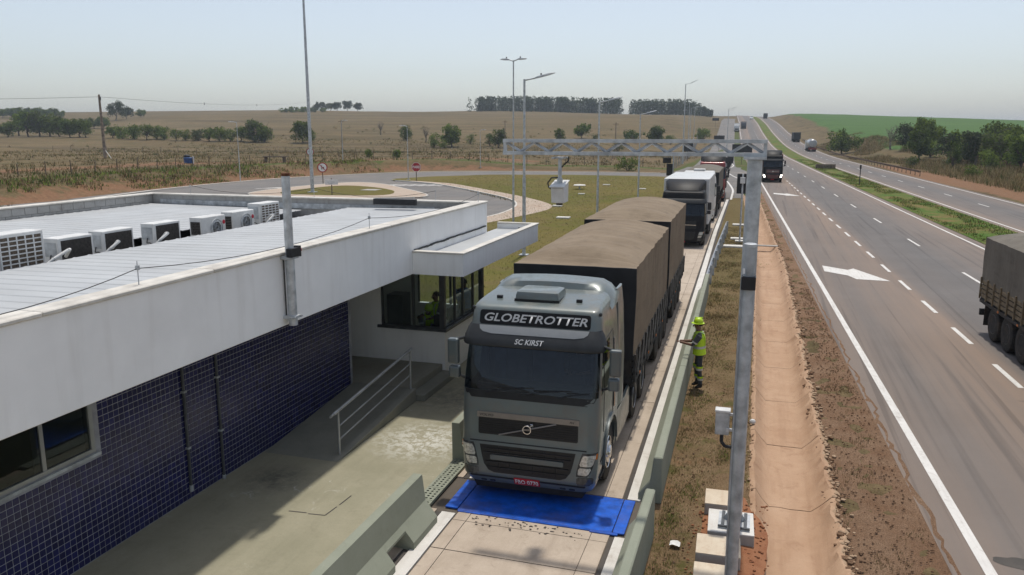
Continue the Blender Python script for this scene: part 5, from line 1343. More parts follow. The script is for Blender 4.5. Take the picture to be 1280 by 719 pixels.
# street lamps
def lamp(label, x, y_, hgt, arms, r0=.07, z=None, dz_=.35, al=1.5, group='lamp posts of the weigh station'):
    r = thing('lamp_post', label, 'lamp post', (x, y_, T(x, y_) if z is None else z), 0, group)
    MB().cyl((0, 0, 0), (0, 0, hgt*.45), r0, r0*.85, 10).cyl((0, 0, hgt*.45), (0, 0, hgt), r0*.68, r0*.55, 10).build('mast', 'galv', r, smooth=40)
    MB().box(-.22, .22, -.22, .22, 0, .04).build('base_plate', 'galv_dull', r)
    for dx, dy in arms:
        d = Vector((dx, dy, 0)).normalized(); p0 = Vector((0, 0, hgt - .05)); p1 = p0 + d*al*.35 + Vector((0, 0, .1)); p2 = p0 + d*al + Vector((0, 0, dz_)); n_ = Vector((-d.y, d.x, 0))
        MB().cyl(p0, p1, .035, .035, 8).build('arm', 'galv', r); a = p1; h = MB()
        rings = []
        for t, w_, th in ((0, .06, .05), (.25, .13, .07), (.7, .16, .06), (1, .11, .03)):
            q = a.lerp(p2, t); rings.append([tuple(q + n_*w_ + Vector((0, 0, -th*.5))), tuple(q + n_*w_*.7 + Vector((0, 0, th))), tuple(q - n_*w_*.7 + Vector((0, 0, th))), tuple(q - n_*w_ + Vector((0, 0, -th*.5)))])
        h.loft(rings); lh = h.build('lamp_head', 'galv_dull', r, bevel=.01)
        MB().box(-.03, .03, -.03, .03, 0, .1).build('photocell', 'steel_dark', lh, tuple(a.lerp(p2, .3) + Vector((0, 0, .06))))
lamp('tall single arm lamp post behind the white canopy, its lamp pointing right', -11.35, 38.6, 8.7, [(1, .25)], .1, .13)
lamp('twin arm lamp post just left of the tallest single arm lamp', -15, 48.6, 10.5, [(1, -.1), (-1, .1)], .075, .13, .12, .85)
lamp('single arm lamp post on the lawn, nearest to the truck trailers', -10.3, 52.3, 8.1, [(1, .3)], .085, .13)
lamp('single arm lamp post on the lawn, second beyond the trailers', -11, 75.5, 7.8, [(1, .3)], .085, .13)
lamp('tall curved lamp post beside the exit road in the distance', -15.2, 164, 15.5, [(1, 0)], .14, None, .8, 2.4)
lamp('thin lamp post beside the red stop sign', -44.3, 96.7, 6.9, [(-1, .2)], .06, .14, .1, 1.2)
lamp('thin lamp post on the orange bank left of the yard', -64.2, 88.5, 7.5, [(-.6, -.6)], .06, None, .1, 1.0)
lamp('thin lamp post beyond the yard road, left of centre', -64, 115, 6.4, [(1, .2)], .06, None, .1, 1.0)
lamp('thin lamp post beyond the cross road in front of the dry field', -45.5, 128.5, 6.2, [(1, .2)], .06, None, .1, 1.0)
for i, (x, y_, h_) in enumerate(((-17, 195, 13), (-20, 235, 13), (-23, 285, 13), (-8.9, 215, 12), (-12.4, 300, 12))):
    lamp('distant lamp post along the exit road, ' + ('nearest of the far left row', 'middle of the far left row', 'farthest of the far left row', 'beside the dark signs', 'last before the crest')[i], x, y_, h_, [(1, 0)], .11, None, .5, 2.0)
mast = thing('light_mast', 'very tall pale mast rising out of the traffic island past the picture top', 'mast', (-44.6, 73.5, .13))
MB().cyl((0, 0, 0), (0, 0, 11), .19, .15, 12).cyl((0, 0, 11), (0, 0, 23), .15, .09, 12).build('shaft', 'galv', mast, smooth=40)
MB().lathe([(.02, 22.6), (.9, 22.7), (.9, 22.8), (.02, 22.9)], 16).build('lamp_ring', 'galv_dull', mast); MB().box(-.4, .4, -.4, .4, 0, .05).build('base_plate', 'galv_dull', mast)
for k in range(6):
    a = pi*k/3; MB().box(-.2, .2, -.15, .15, -.1, .1).build('floodlight', 'steel_dark', mast, (cos(a)*.85, sin(a)*.85, 22.55), bevel=.02)

# road signs
mat('sign_white', (.72, .72, .70), .5, 0, .04, 3); mat('sign_red', (.36, .012, .02), .5, 0, .06, 3); mat('sign_black', (.015, .015, .015), .6, 0, .1, 3); mat('sign_back', (.04, .04, .042), .6, .2, .15, 3)
def ngon(n, r, y_, rot=0, m=0, t=.006):
    mb = MB(); P = [(r*cos(2*pi*i/n + rot), r*sin(2*pi*i/n + rot)) for i in range(n)]; mb.prism(P, y_ - t, y_); return mb
def sign(label, x, y_, zc, r, kind, rz=0, cat='sign', z0=None):
    s = thing('road_sign', label, cat, (x, y_, T(x, y_) + .02 if z0 is None else z0), rz)
    MB().box(-.05, .05, .012, .09, 0, zc + r*.6).build('post', 'weathered_wood', s)
    def disc(n, r_, d, mt, nm, rot=0):
        o = ngon(n, r_, d, rot).build(nm, mt, s); o.location = (0, 0, zc); return o
    if kind == 'stop':
        disc(8, r, 0, 'sign_white', 'sign_border', pi/8); disc(8, r*.93, -.007, 'sign_red', 'sign_face', pi/8)
        words('PARE', r*.72, 'letter_white', s, lambda a, b: (a, -.016, zc + b), 0, .95)
    elif kind == 'round':
        disc(24, r, 0, 'sign_red', 'sign_border'); disc(24, r*.80, -.007, 'sign_white', 'sign_face')
        o = MB().box(-.2*r, -.05*r, -.016, -.014, zc - .4*r, zc + .4*r).box(.1*r, .3*r, -.016, -.014, zc - .35*r, zc + .1*r).build('symbol', 'sign_black', s)
        o2 = MB().box(-.75*r, .75*r, -.02, -.017, -.07*r, .07*r).build('bar', 'sign_red', s); o2.location = (0, 0, zc); o2.rotation_euler = (0, radians(45), 0)
    elif kind == 'limit':
        disc(24, r, 0, 'sign_red', 'sign_border'); disc(24, r*.82, -.007, 'sign_white', 'sign_face'); words('40', r*.9, 'sign_black', s, lambda a, b: (a, -.016, zc + b))
    elif kind == 'board':
        MB().box(-r, r, -.01, .01, zc - r*.42, zc + r*.42).build('sign_face', 'sign_white', s); MB().box(-r*.7, r*.5, -.014, -.011, zc - r*.05, zc + r*.05).box(-r*.5, r*.3, -.014, -.011, zc - r*.28, zc - r*.2).build('symbol', 'galv_dull', s)
    elif kind == 'backsquare': MB().box(-r, r, -.02, .01, zc - r*.8, zc + r*.8).build('sign_back', 'sign_back', s, bevel=.01)
    elif kind == 'backwide': MB().box(-r, r, -.02, .01, zc - r*.42, zc + r*.42).build('sign_back', 'sign_back', s, bevel=.01)
    elif kind == 'yield':
        o = ngon(3, r, 0, -pi/2).build('sign_back', 'sign_back', s); o.location = (0, 0, zc)
sign('red octagonal stop sign at the corner of the lawn', -42.2, 94.6, 1.75, .62, 'stop', radians(22), z0=.13)
sign('round red rimmed no turning sign on the yard island', -50.8, 86.2, 1.95, .6, 'round', radians(30), z0=.13)
sign('small round speed limit sign on the orange bank', -67.7, 111.4, 1.6, .58, 'limit', radians(30))
sign('white rectangular board with grey writing on the island', -41.0, 71.2, 1.25, .62, 'board', radians(28), z0=.13)
sign('dark back of a wide road sign by the exit road, seen through the gantry beam', -3.9, 165, 3.1, 1.9, 'backwide')
sign('dark back of a square road sign left of the exit road', -15.5, 178, 2.9, 1.1, 'backsquare')
sign('dark back of a wide sign at the start of the exit road', -13.2, 260, 4.2, 1.6, 'backwide')
sign('dark triangular back of a give way sign on the gore island', -4.2, 108, 2.05, .62, 'yield')
sign('dark square sign back on the grass gore behind the give way sign', -4.6, 122, 2.2, .55, 'backsquare')
sign('dark square sign back between link road and highway', -5.0, 137, 2.0, .5, 'backsquare')
sign('distant dark sign back beside the crest of the exit road', -23.5, 420, 4.0, 1.6, 'backwide')
o = thing('marker_post', 'thin dark marker post in the median grass', 'post', (RL(105) + 11.3, 105, 0)); MB().cyl((0, 0, 0), (0, 0, 2.4), .06, .05, 8).build('shaft', 'sign_back', o); MB().box(-.1, .1, -.02, .02, 1.9, 2.4).build('reflector', 'sign_back', o)
# rough timber and rail heap on the median
o = thing('median_culvert', 'low dark headwall on the median strip', 'headwall', (RL(150) + 12.2, 150, .05))
MB().box(-1.6, 1.6, -.2, .2, 0, .75).build('headwall', 'weathered_wood', o, bevel=.03); MB().box(-1.6, -1.35, .2, 1.6, 0, .55).build('wing', 'weathered_wood', o, bevel=.03); MB().box(1.35, 1.6, .2, 1.6, 0, .55).build('wing', 'weathered_wood', o, bevel=.03)

# utility pole with wires across the field
mat('pole_wood', (.30, .235, .18), .9, 0, .3, 3, bump=.4, bscale=30)
up = thing('utility_pole', 'leaning weathered timber power pole standing in the field on the left', 'utility pole', (-113, 117, T(-113, 117)))
MB().cyl((0, 0, -.3), (-.1, 0, 11.2), .3, .18, 12).build('pole', 'pole_wood', up, smooth=40)
MB().cyl((.25, -.1, 10.2), (.25, -.1, 10.8), .1, .1, 8).cyl((-.1, -.1, 10.5), (.25, -.1, 10.5), .04).build('insulator', 'steel_dark', up)
MB().cyl((.1, 0, 1.5), (1.9, -.6, 0), .06).cyl((-.1, 0, 1.3), (-1.2, .9, 0), .05).build('stay_brace', 'block_pale', up)
wr = MB(); A = Vector((-113, 117, T(-113, 117) + 10.8))
for tgt in ((-260, 95, 16), (-230, 380, 22)):
    B_ = Vector(tgt); pts = []
    for i in range(13):
        t = i/12; q = A.lerp(B_, t); q.z -= 3.2*4*t*(1-t)*.5; pts.append(tuple(q - Vector((-113, 117, T(-113, 117)))))
    MB().tube(pts, .028, 5).build('wire', 'cable', up)
    for i in (3, 6): MB().cyl((pts[i][0], pts[i][1], pts[i][2] - .35), (pts[i][0], pts[i][1], pts[i][2] + .35), .09, .09, 6).build('spacer', 'steel_dark', up)
# smaller field poles
for i, (x, y_, h_) in enumerate(((-98, 176, 8), (-72, 225, 8), (-36, 205, 8.5))):
    p = thing('utility_pole', ('thin distant power pole left of the double bush', 'thin distant power pole in the dry field, middle', 'thin dark power pole behind the gantry camera')[i], 'utility pole', (x, y_, T(x, y_)), 0, 'distant power poles')
    MB().cyl((0, 0, -.2), (0, 0, h_), .16, .1, 8).build('pole', 'pole_wood', p); MB().box(-.8, .8, -.05, .05, h_ - .5, h_ - .38).build('crossarm', 'pole_wood', p)
# wire fences: posts are parts, strands too
def fence(label, pts, sp, h=1.5, pr=.06, mt='weathered_wood', seed=1):
    rnd = random.Random(seed); P = [Vector(p) for p in pts]; o = Vector((P[0].x, P[0].y, T(*pts[0])))
    f = thing('wire_fence', label, 'fence', o); tot = sum((b-a).length for a, b in zip(P[:-1], P[1:])); n = int(tot/sp); i = 0; run = 0; top = []
    base = None
    for k in range(n + 1):
        t = tot*k/n
        while i < len(P) - 2 and run + (P[i+1]-P[i]).length < t: run += (P[i+1]-P[i]).length; i += 1
        q = P[i] + (P[i+1]-P[i]).normalized()*(t-run); z = T(q.x, q.y) - o.z; hh = h*rnd.uniform(.9, 1.1)
        if base is None: base = MB().cyl((0, 0, -.2), (0, 0, 1), pr, pr*.85, 6).build('post', mt, f); ob = base
        else: ob = inst(base, 'post', f)
        ob.location = (q.x - o.x, q.y - o.y, z); ob.scale = (1, 1, hh); ob.rotation_euler = (rnd.uniform(-.06, .06), rnd.uniform(-.06, .06), rnd.random()*3)
        top.append((q.x - o.x, q.y - o.y, z))
    for hh in (.35, .65, .95):
        MB().tube([(a, b, c + h*hh) for a, b, c in top], .012, 3).build('strand', 'cable', f)
fence('timber post and wire fence above the orange bank on the left', [(-78, 40), (-76.5, 75), (-76, 98), (-66, 124), (-52, 134), (-38, 138), (-20, 142)], 3.4, 1.4, .06)
fence('farther post and wire fence crossing the dry field', [(-160, 150), (-110, 165), (-70, 172), (-40, 178), (-16, 185)], 4.2, 1.4, .05, seed=5)
fence('wire fence with pale posts beside the exit road', [(-14.5, 140), (-16, 180), (-19, 230), (-23, 300), (-30, 400)], 4.5, 1.9, .09, 'raw_concrete', 7)
# blue water tank and timber bench frame by the fence
bt = thing('water_tank', 'blue plastic water tank with dark bag on top behind the fence', 'tank', (-84.5, 104, T(-84.5, 104))); bt.scale = (.7, .7, .7)
mat('tank_blue', (.03, .10, .30), .5, 0, .15, 3)
MB().lathe([(.001, 0), (.85, 0), (1.0, .1), (1.1, 1.15), (1.15, 1.2), (1.1, 1.25), (.3, 1.3), (.001, 1.3)], 18).build('tank', 'tank_blue', bt, smooth=40); MB().ell((-.5, .1, 1.55), .75, .6, .4, 10, 6).build('bag', 'black_plastic', bt); MB().cyl((1.3, -.2, 0), (1.3, -.2, 1.6), .12, .1, 8).build('standpipe', 'letter_white', bt)
wb = thing('timber_frame', 'low weathered timber bench frame above the orange bank', 'bench', (-74.5, 112, T(-74.5, 112)))
MB().box(-2, 2, -.4, .4, .85, 1.0).build('top_plank', 'weathered_wood', wb)
for x in (-1.7, 1.7): MB().box(x - .12, x + .12, -.3, .3, 0, .85).build('leg', 'weathered_wood', wb)
wbd = thing('roadside_notice', 'small white board under the trees right of the far road', 'sign', (36, 205, T(36, 205))); MB().box(-1.1, 1.1, -.04, .04, .6, 1.5).build('board', 'sign_white', wbd)
for x in (-.8, .8): MB().cyl((x, 0, 0), (x, 0, .6), .06).build('leg', 'weathered_wood', wbd)
# ------------------------------------------------------------------ other vehicles
def tractor(label, x, y_, rz, body, z=.045, sc=1.0, lights=False, trim='grille_black', axles=(4.2,), rim='rim_dark', fair=True, cat='truck', group='trucks queueing for the scale'):
    r = thing('truck', label, cat, (x, y_, z), rz, group); r.scale = (1, 1, sc)
    cab_shell(r, body)
    patch('lower_grille', [(z_, -a, a) for z_, a in ((.5, .55), (.6, .68), (.98, .76))], .006, trim, r, 12)
    patch('upper_grille', rrows(1.15, 1.62, -.78, .78, .04, 3), .006, trim, r, 14)
    MB().tube([surf(lerp(-.76, .76, i/8), 1.38, .02) for i in range(9)], .022, 4).build('grille_bar', 'chrome', r)
    MB().lathe([(.001, -.02), (.09, -.02), (.1, 0)], 16, axis='y', c=surf(0, 1.38, .02)).build('emblem', 'chrome', r)
    headlamps(r, lights)
    patch('sun_visor', [(2.66, -1.2, 1.2, .10), (2.8, -1.24, 1.24, .10), (2.92, -1.2, 1.2, .03)], .01, 'visor_grey', r, 20)
    patch('number_plate', rrows(.31, .43, -.2, .2, .01, 2), .02, 'plate_red', r, 6)
    mirrors(r, 'visor_grey', 'black_plastic')
    for sg in (-1, 1):
        wheel(r, sg*1.03, 1.4, sg, rim, True, False)
        for a in axles: wheel(r, sg*1.06, a, sg, rim)
        MB().lathe([(.001, 2.4), (.28, 2.42), (.3, 3.5), (.001, 3.52)], 12, axis='y', c=(sg*.86, 0, .66)).build('fuel_tank', 'silver_paint', r, smooth=40)
    MB().box(-.45, .45, .6, axles[-1] + .8, .62, .95).build('chassis_frame', 'chassis', r); MB().box(-1.0, 1.0, .5, 2.2, .55, 1.28).build('engine_cover', 'chassis', r)
    return r
def roof_spoiler(r, body):
    rings = []
    for t, y0, z0 in ((0, .75, 3.38), (.25, 1.0, 3.62), (.6, 1.5, 3.86), (1, 2.15, 3.98)):
        hw_ = lerp(.85, 1.12, t); rings.append([(-hw_, y0, 3.3), (-hw_, y0, z0 - .12), (-hw_ + .14, y0, z0), (hw_ - .14, y0, z0), (hw_, y0, z0 - .12), (hw_, y0, 3.3)])
    MB().loft(rings).build('roof_deflector', body, r, smooth=45)
# second in the queue: black cab, white box body on the same chassis
q2 = tractor('black cabbed truck with a white box body behind the tarpaulin trailers', -4.02, 44.3, radians(.9), 'black_paint', axles=(6.6, 7.9), sc=.91)
roof_spoiler(q2, 'black_paint')
MB().box(-1.28, 1.28, 2.5, 10.2, 1.15, 4.0).build('box_body', 'white_paint', q2, bevel=.03)
for x in (-1.285, 1.285): MB().box(x - .012, x + .012, 2.6, 10.1, 1.12, 1.2).build('side_rail', 'alu', q2)
for k in range(5): MB().box(1.281, 1.292, 3.8 + 1.3*k, 3.84 + 1.3*k, 1.2, 4.0).build('panel_seam', 'galv_dull', q2)
MB().box(-.5, .5, 2.4, 10, .8, 1.15).build('chassis_beam', 'chassis', q2); MB().box(.9, 1.25, 3.9, 5.4, .5, 1.0).build('tool_box', 'chassis', q2)
# third: white cab with roof box and grey tarpaulin trailer
q3 = tractor('white cabbed truck with boxy roof pod, third in the queue', -4.22, 57.5, radians(.7), 'white_paint', axles=(4.7, 6.0), sc=.93)
MB().box(-1.05, 1.05, .9, 2.1, 3.5, 3.78).build('roof_pod', 'white_paint', q3, bevel=.06); MB().box(-.4, .4, 1.0, 1.7, 3.78, 3.95).build('roof_cooler', 'white_plastic', q3, bevel=.03)
q3t = thing('truck_trailer', 'olive beige tarpaulin trailer behind the white cab in the queue', 'trailer', (-4.22, 57.5, .045), radians(.7)); tarp_trailer(q3t, 3.6, 13.2, 1.4, 3.62, 1.27, 'tarp_grey', front='tarp_black', rope=False); hang(q3t, (10, 11.25, 12.5), 13.1)
# fourth: red truck
q4 = tractor('dark red truck, last one in the queue', -4.3, 75.5, radians(2.4), 'red_paint', axles=(4.7, 6.0), sc=1.06); roof_spoiler(q4, 'black_paint')
q4t = thing('truck_trailer', 'dark trailer behind the red truck at the end of the queue', 'trailer', (-4.3, 75.5, .045), radians(2.4)); tarp_trailer(q4t, 3.6, 12, 1.4, 3.3, 1.27, 'tarp_black', slat='red_paint', rope=False, bows=5); hang(q4t, (9, 10.3, 11.5), 12)
# tipper truck coming down the entry lane
h1 = tractor('dark maroon truck with headlights on driving down the entry lane', 1.35, 106.5, radians(2.1), 'black_paint', .03, 1.0, True, 'maroon_paint', (4.7, 6.0), group='trucks on the highway'); roof_spoiler(h1, 'black_paint')
h1t = thing('truck_trailer', 'red tipper trailer behind the dark maroon truck on the highway', 'trailer', (1.35, 106.5, .03), radians(2.1))
MB().loft([[(-1.27, y0, 1.2), (-1.27, y0, 3.4), (1.27, y0, 3.4), (1.27, y0, 1.2)] for y0 in (3.4, 12.4)]).build('tipper_body', 'red_paint', h1t, bevel=.05)
for k in range(9):
    for sg in (-1, 1): MB().box(*sorted((sg*1.275, sg*1.34)), 3.6 + k*1.05, 3.7 + k*1.05, 1.2, 3.4).build('rib', 'red_paint', h1t)
MB().box(-.5, .5, 3.5, 12.3, .85, 1.19).build('chassis_beam', 'chassis', h1t); hang(h1t, (9.2, 10.45, 11.7), 12.4)
# covered truck in the near traffic lane at the right picture edge
rt = thing('truck_trailer', 'grey tarpaulin trailer with yellow slatted sides cut by the right picture edge', 'trailer', (8.62, 15.0, .03), radians(2.1), 'trucks on the highway')
tarp_trailer(rt, 3.4, 13.2, 1.5, 3.32, 1.27, 'tarp_grey', front='tarp_grey', slat='yellow_wood', sides='yellow_wood', rope=False, bows=8); hang(rt, (9.4, 10.65, 11.9), 12.75)
for sg in (-1, 1): MB().box(*sorted((sg*.9, sg*1.22)), 5.5, 8.2, .5, .95).build('side_guard', 'chassis', rt)
MB().box(-1.25, 1.25, 13.1, 13.2, .55, .75).build('under_run_bar', 'chassis', rt)
rt2 = tractor('blue grey tractor pulling the yellow slatted trailer past the picture edge', 8.62, 15.0, radians(2.1), 'navy_paint', .03, .95, group='trucks on the highway')
# far traffic
def far_truck(label, x, y_, rz, body, kind, z, L=12, h=3.9):
    r = thing('truck', label, 'truck', (x, y_, z), rz, 'far trucks on the roads')
    MB().loft([[(-1.2, y0, .5), (-1.2, y0, zt), (1.2, y0, zt), (1.2, y0, .5)] for y0, zt in ((0, 1.9), (.15, 2.6), (.5, 3.2), (2.1, 3.3))]).build('cab_body', body, r, bevel=.08, seg=2)
    MB().add([(-1.05, -.02, 1.75), (1.05, -.02, 1.75), (.98, .3, 2.75), (-.98, .3, 2.75)], [(0, 1, 2, 3)]).build('windscreen', 'cab_glass', r)
    MB().box(-.9, .9, -.03, 0, .8, 1.4).build('grille', 'grille_black', r)
    if kind == 'box': MB().box(-1.27, 1.27, 2.4, L, 1.1, h).build('box_body', 'white_paint', r, bevel=.04)
    elif kind == 'dark': MB().box(-1.27, 1.27, 2.4, L, 1.1, h - .3).build('cargo_body', 'tarp_black', r, bevel=.1)
    else:
        MB().lathe([(.001, 2.6), (1.0, 2.65), (1.2, 2.9), (1.2, L - .3), (1.0, L - .05), (.001, L)], 18, axis='y', c=(0, 0, 2.35)).build('tank', 'silver_paint', r, smooth=40)
        MB().box(-.4, .4, 4, L - 2, 3.5, 3.65).build('catwalk', 'galv_dull', r); MB().box(-1.1, 1.1, L - .2, L, .6, 1.2).build('bumper', 'red_paint', r)
    MB().box(-.5, .5, .5, L - .2, .6, 1.1).build('chassis_beam', 'chassis', r)
    for sg in (-1, 1):
        wheel(r, sg*1.0, 1.2, sg, 'rim_dark', True, False)
        for a in (L - 3.4, L - 2.1, 4.2): wheel(r, sg*1.0, a, sg, 'rim_dark')
def zz(x, y_): return T(x, y_) + dz(y_)
def lanept(off, y_): return (RL(y_) + off, y_)
for lab, off, y_, away, body, kind in (
    ('white box truck entering the exit road far away', -1.6, 398, False, 'white_paint', 'box'),
    ('dark truck beside the white box truck far up the highway', 1.8, 420, False, 'navy_paint', 'dark'),
    ('silver tanker truck driving away on the far carriageway', 18.6, 250, True, 'white_paint', 'tank'),
    ('dark cargo truck ahead of the tanker on the far carriageway', 19.2, 318, True, 'navy_paint', 'dark'),
    ('dark truck near the crest of the far carriageway', 17.4, 575, True, 'black_paint', 'dark')):
    x, y2 = lanept(off, y_)
    if away: far_truck(lab, x, y2 + 12, pi + .037, body, kind, zz(x, y_))
    else: far_truck(lab, x, y2, .037, body, kind, zz(x, y_))
x, y_ = lanept(8.1, 545)
v = thing('van', 'small white van coming over the crest of the highway', 'van', (x, y_, zz(x, y_)), .037)
MB().loft([[(-.95, y0, .35), (-1.0, y0, zt*.6), (-.88, y0, zt), (.88, y0, zt), (1.0, y0, zt*.6), (.95, y0, .35)] for y0, zt in ((0, 1.2), (.6, 1.5), (1.3, 2.3), (5, 2.35))]).build('van_body', 'white_paint', v, bevel=.05)
MB().add([(-.8, .62, 1.53), (.8, .62, 1.53), (.75, 1.22, 2.2), (-.75, 1.22, 2.2)], [(0, 1, 2, 3)]).build('windscreen', 'cab_glass', v, (0, -.05, .02))
for sg in (-1, 1):
    for a in (.9, 4): wheel(v, sg*.85, a, sg, 'rim_dark', True, False, .65, .8)
# ------------------------------------------------------------------ people
mat('skin', (.20, .105, .065), .6, 0, .1, 12); mat('trousers', (.055, .06, .065), .9, 0, .2, 9, bump=.3, bscale=25); mat('boots', (.02, .018, .016), .6, 0, .2, 8); mat('shirt', (.07, .075, .08), .9, 0, .15, 8)
mat('hivis', (.55, .80, .03), .65, 0, .06, 10, bump=.25, bscale=18); mat('reflective', (.62, .64, .62), .35, .3, .08, 20); mat('helmet', (.50, .72, .03), .35, 0, .04, 6); mat('hair', (.012, .01, .009), .8, 0, .2, 12); mat('phone', (.012, .012, .014), .25, 0, .1, 6); mat('blue_shirt', (.05, .14, .36), .85, 0, .15, 8)
mat('sclera', (.7, .68, .65), .3, 0, .02, 5)
def skin_mesh(J, E_, name, root_i=0, sub=2):
    """grow one continuous surface round a stick skeleton: J = [(x,y,z,rx,ry)]"""
    me = bpy.data.meshes.new(name); me.from_pydata([j[:3] for j in J], E_, []); o = bpy.data.objects.new(name, me); C.objects.link(o)
    md = o.modifiers.new('skin', 'SKIN'); md.use_smooth_shade = True; md.branch_smoothing = .6
    for i, j in enumerate(J):
        sv = me.skin_vertices[0].data[i]; sv.radius = (j[3], j[4]); sv.use_root = (i == root_i)
    o.modifiers.new('sub', 'SUBSURF').levels = sub; o.modifiers['sub'].render_levels = sub
    bpy.context.view_layer.update()
    m2 = bpy.data.meshes.new_from_object(o.evaluated_get(bpy.context.evaluated_depsgraph_get()))
    bpy.data.objects.remove(o); bpy.data.meshes.remove(me); return m2
def person(label, loc, rz, H=1.74, bend=0., arms=None, legs_visible=True, top='hivis', hat=True, sit=False, phone=True, group=None):
    """faces local -y; bend leans the trunk forward"""
    r = thing('person', label, 'person', loc, rz, group); k = H/1.74; r.scale = (k, k, k)
    cb_, sb = cos(bend), sin(bend)
    def up(x, y_, z):                                      # trunk leans about the hips
        dz_ = z - .93; return (x, y_*cb_ - dz_*sb, .93 + dz_*cb_ + y_*sb)
    J = []; E_ = []
    def j(p, rx, ry=None): J.append((*p, rx, ry or rx)); return len(J) - 1
    pel = j(up(0, 0, .95), .155, .115); bel = j(up(0, -.01, 1.10), .15, .115); ch = j(up(0, -.005, 1.28), .165, .12); sh_ = j(up(0, .01, 1.42), .13, .085); nk = j(up(0, 0, 1.50), .058, .058); hd0 = j(up(0, -.025, 1.565), .07, .078); hd1 = j(up(0, -.03, 1.64), .078, .092); hd2 = j(up(0, -.015, 1.71), .062, .078)
    E_ += [(pel, bel), (bel, ch), (ch, sh_), (sh_, nk), (nk, hd0), (hd0, hd1), (hd1, hd2)]
    hands = []
    for i, sg in enumerate((-1, 1)):
        if sit: hp = j((sg*.1, -.05, .9), .1); kn = j((sg*.12, -.45, .9), .075); an = j((sg*.12, -.45, .5), .05)
        else:
            hp = j((sg*.095, .0, .86), .098); kn = j((sg*.105 + .0, -.02 + .03*sg, .48), .066); an = j((sg*.11, .03 + .04*sg, .10), .045); 
        E_ += [(pel, hp), (hp, kn), (kn, an)]
        hl = j((J[an][0], J[an][1] + .03, J[an][2] - .045), .045); to = j((J[an][0] + sg*.015, J[an][1] - .15, J[an][2] - .06), .042, .035); E_ += [(an, hl), (an, to)]
        a = (arms or [((.0, -.12, -.28), (.0, -.24, -.02)), ((.0, -.12, -.28), (.0, -.24, -.02))])[i]
        s_ = j(up(sg*.19, .01, 1.40), .062); eb_ = j(tuple(Vector(J[s_][:3]) + Vector((sg*a[0][0], a[0][1], a[0][2]))), .045); w_ = j(tuple(Vector(J[eb_][:3]) + Vector((sg*a[1][0], a[1][1], a[1][2]))), .03); d = (Vector(J[w_][:3]) - Vector(J[eb_][:3])).normalized(); pm = j(tuple(Vector(J[w_][:3]) + d*.07), .04, .02)
        E_ += [(sh_, s_), (s_, eb_), (eb_, w_), (w_, pm)]; hands.append((Vector(J[pm][:3]), d, sg, Vector(J[eb_][:3])))
    me = skin_mesh(J, E_, 'body', pel)
    for m_ in ('skin', 'trousers', 'boots', 'shirt'): me.materials.append(M[m_])
    elbows = [h[3] for h in hands]
    for p in me.polygons:
        c_ = p.center; t = 0
        if c_.z < .14 if not sit else c_.z < .52: t = 2
        elif c_.z < 1.0 and (abs(c_.x) < .19 or sit) and (c_.y > -.2 or sit): t = 1
        else:
            un = Vector((c_.x, c_.y*cb_ + (c_.z - .93)*sb, .93 + (c_.z - .93)*cb_ - c_.y*sb))
            if un.z < 1.485 and abs(c_.x) < .26 and un.y > -.14: t = 3
            for h in hands:
                if (c_ - h[3]).length < .09: t = 3
                hp_ = h[0] - h[3]
                if (c_ - h[3]).dot(hp_.normalized()) > .03 and (c_ - h[3]).cross(hp_.normalized()).length < .075: t = 0
        p.material_index = t; p.use_smooth = True
    ob = bpy.data.objects.new('body', me); C.objects.link(ob); ob.parent = r
    for hpos, d, sg, _ in hands:                           # five fingers on each hand, curled
        side = Vector((1, 0, 0)) - d*d.x; side.normalize(); nrm = d.cross(side)
        mb = MB()
        for q in range(4):
            b0 = hpos + side*(-.027 + .018*q) + d*.02; ln = (.055, .065, .062, .048)[q]
            m1 = b0 + d*ln*.55 + nrm*.008*sg; m2_ = m1 + d*ln*.3 + Vector((0, 0, -.014)); mb.cyl(b0, m1, .0095, .009, 6); mb.cyl(m1, m2_, .009, .0075, 6)
        th0 = hpos - d*.02 + side*(.034 if sg < 0 else -.034); mb.cyl(th0, th0 + d*.035 + side*(.016 if sg < 0 else -.016), .011, .0095, 6); th1 = th0 + d*.035 + side*(.016 if sg < 0 else -.016); mb.cyl(th1, th1 + d*.025, .0095, .008, 6)
        tag(mb.build('fingers', 'skin', r, smooth=60))
    # face
    fc_ = lambda x, y_, z: up(x, y_, z)
    mb = MB(); mb.ell(fc_(0, -.128, 1.615), .014, .022, .024, 8, 6); mb.build('nose', 'skin', r, smooth=60)
    for sg in (-1, 1):
        MB().ell(fc_(sg*.03, -.112, 1.645), .012, .008, .009, 8, 6).build('eye', 'sclera', r); MB().ell(fc_(sg*.085, -.01, 1.625), .012, .025, .034, 8, 6).build('ear', 'skin', r, smooth=60)
    MB().ell(fc_(0, -.112, 1.578), .026, .008, .007, 8, 4).build('mouth', 'boots', r)
    MB().ell(fc_(0, .012, 1.66), .092, .098, .095, 14, 8, t0=-.35).build('hair', 'hair', r, smooth=60)
    def ring(z, rx, ry, n=20, oy=0.): return [up(rx*cos(2*pi*i/n), oy + ry*sin(2*pi*i/n), z) for i in range(n)]
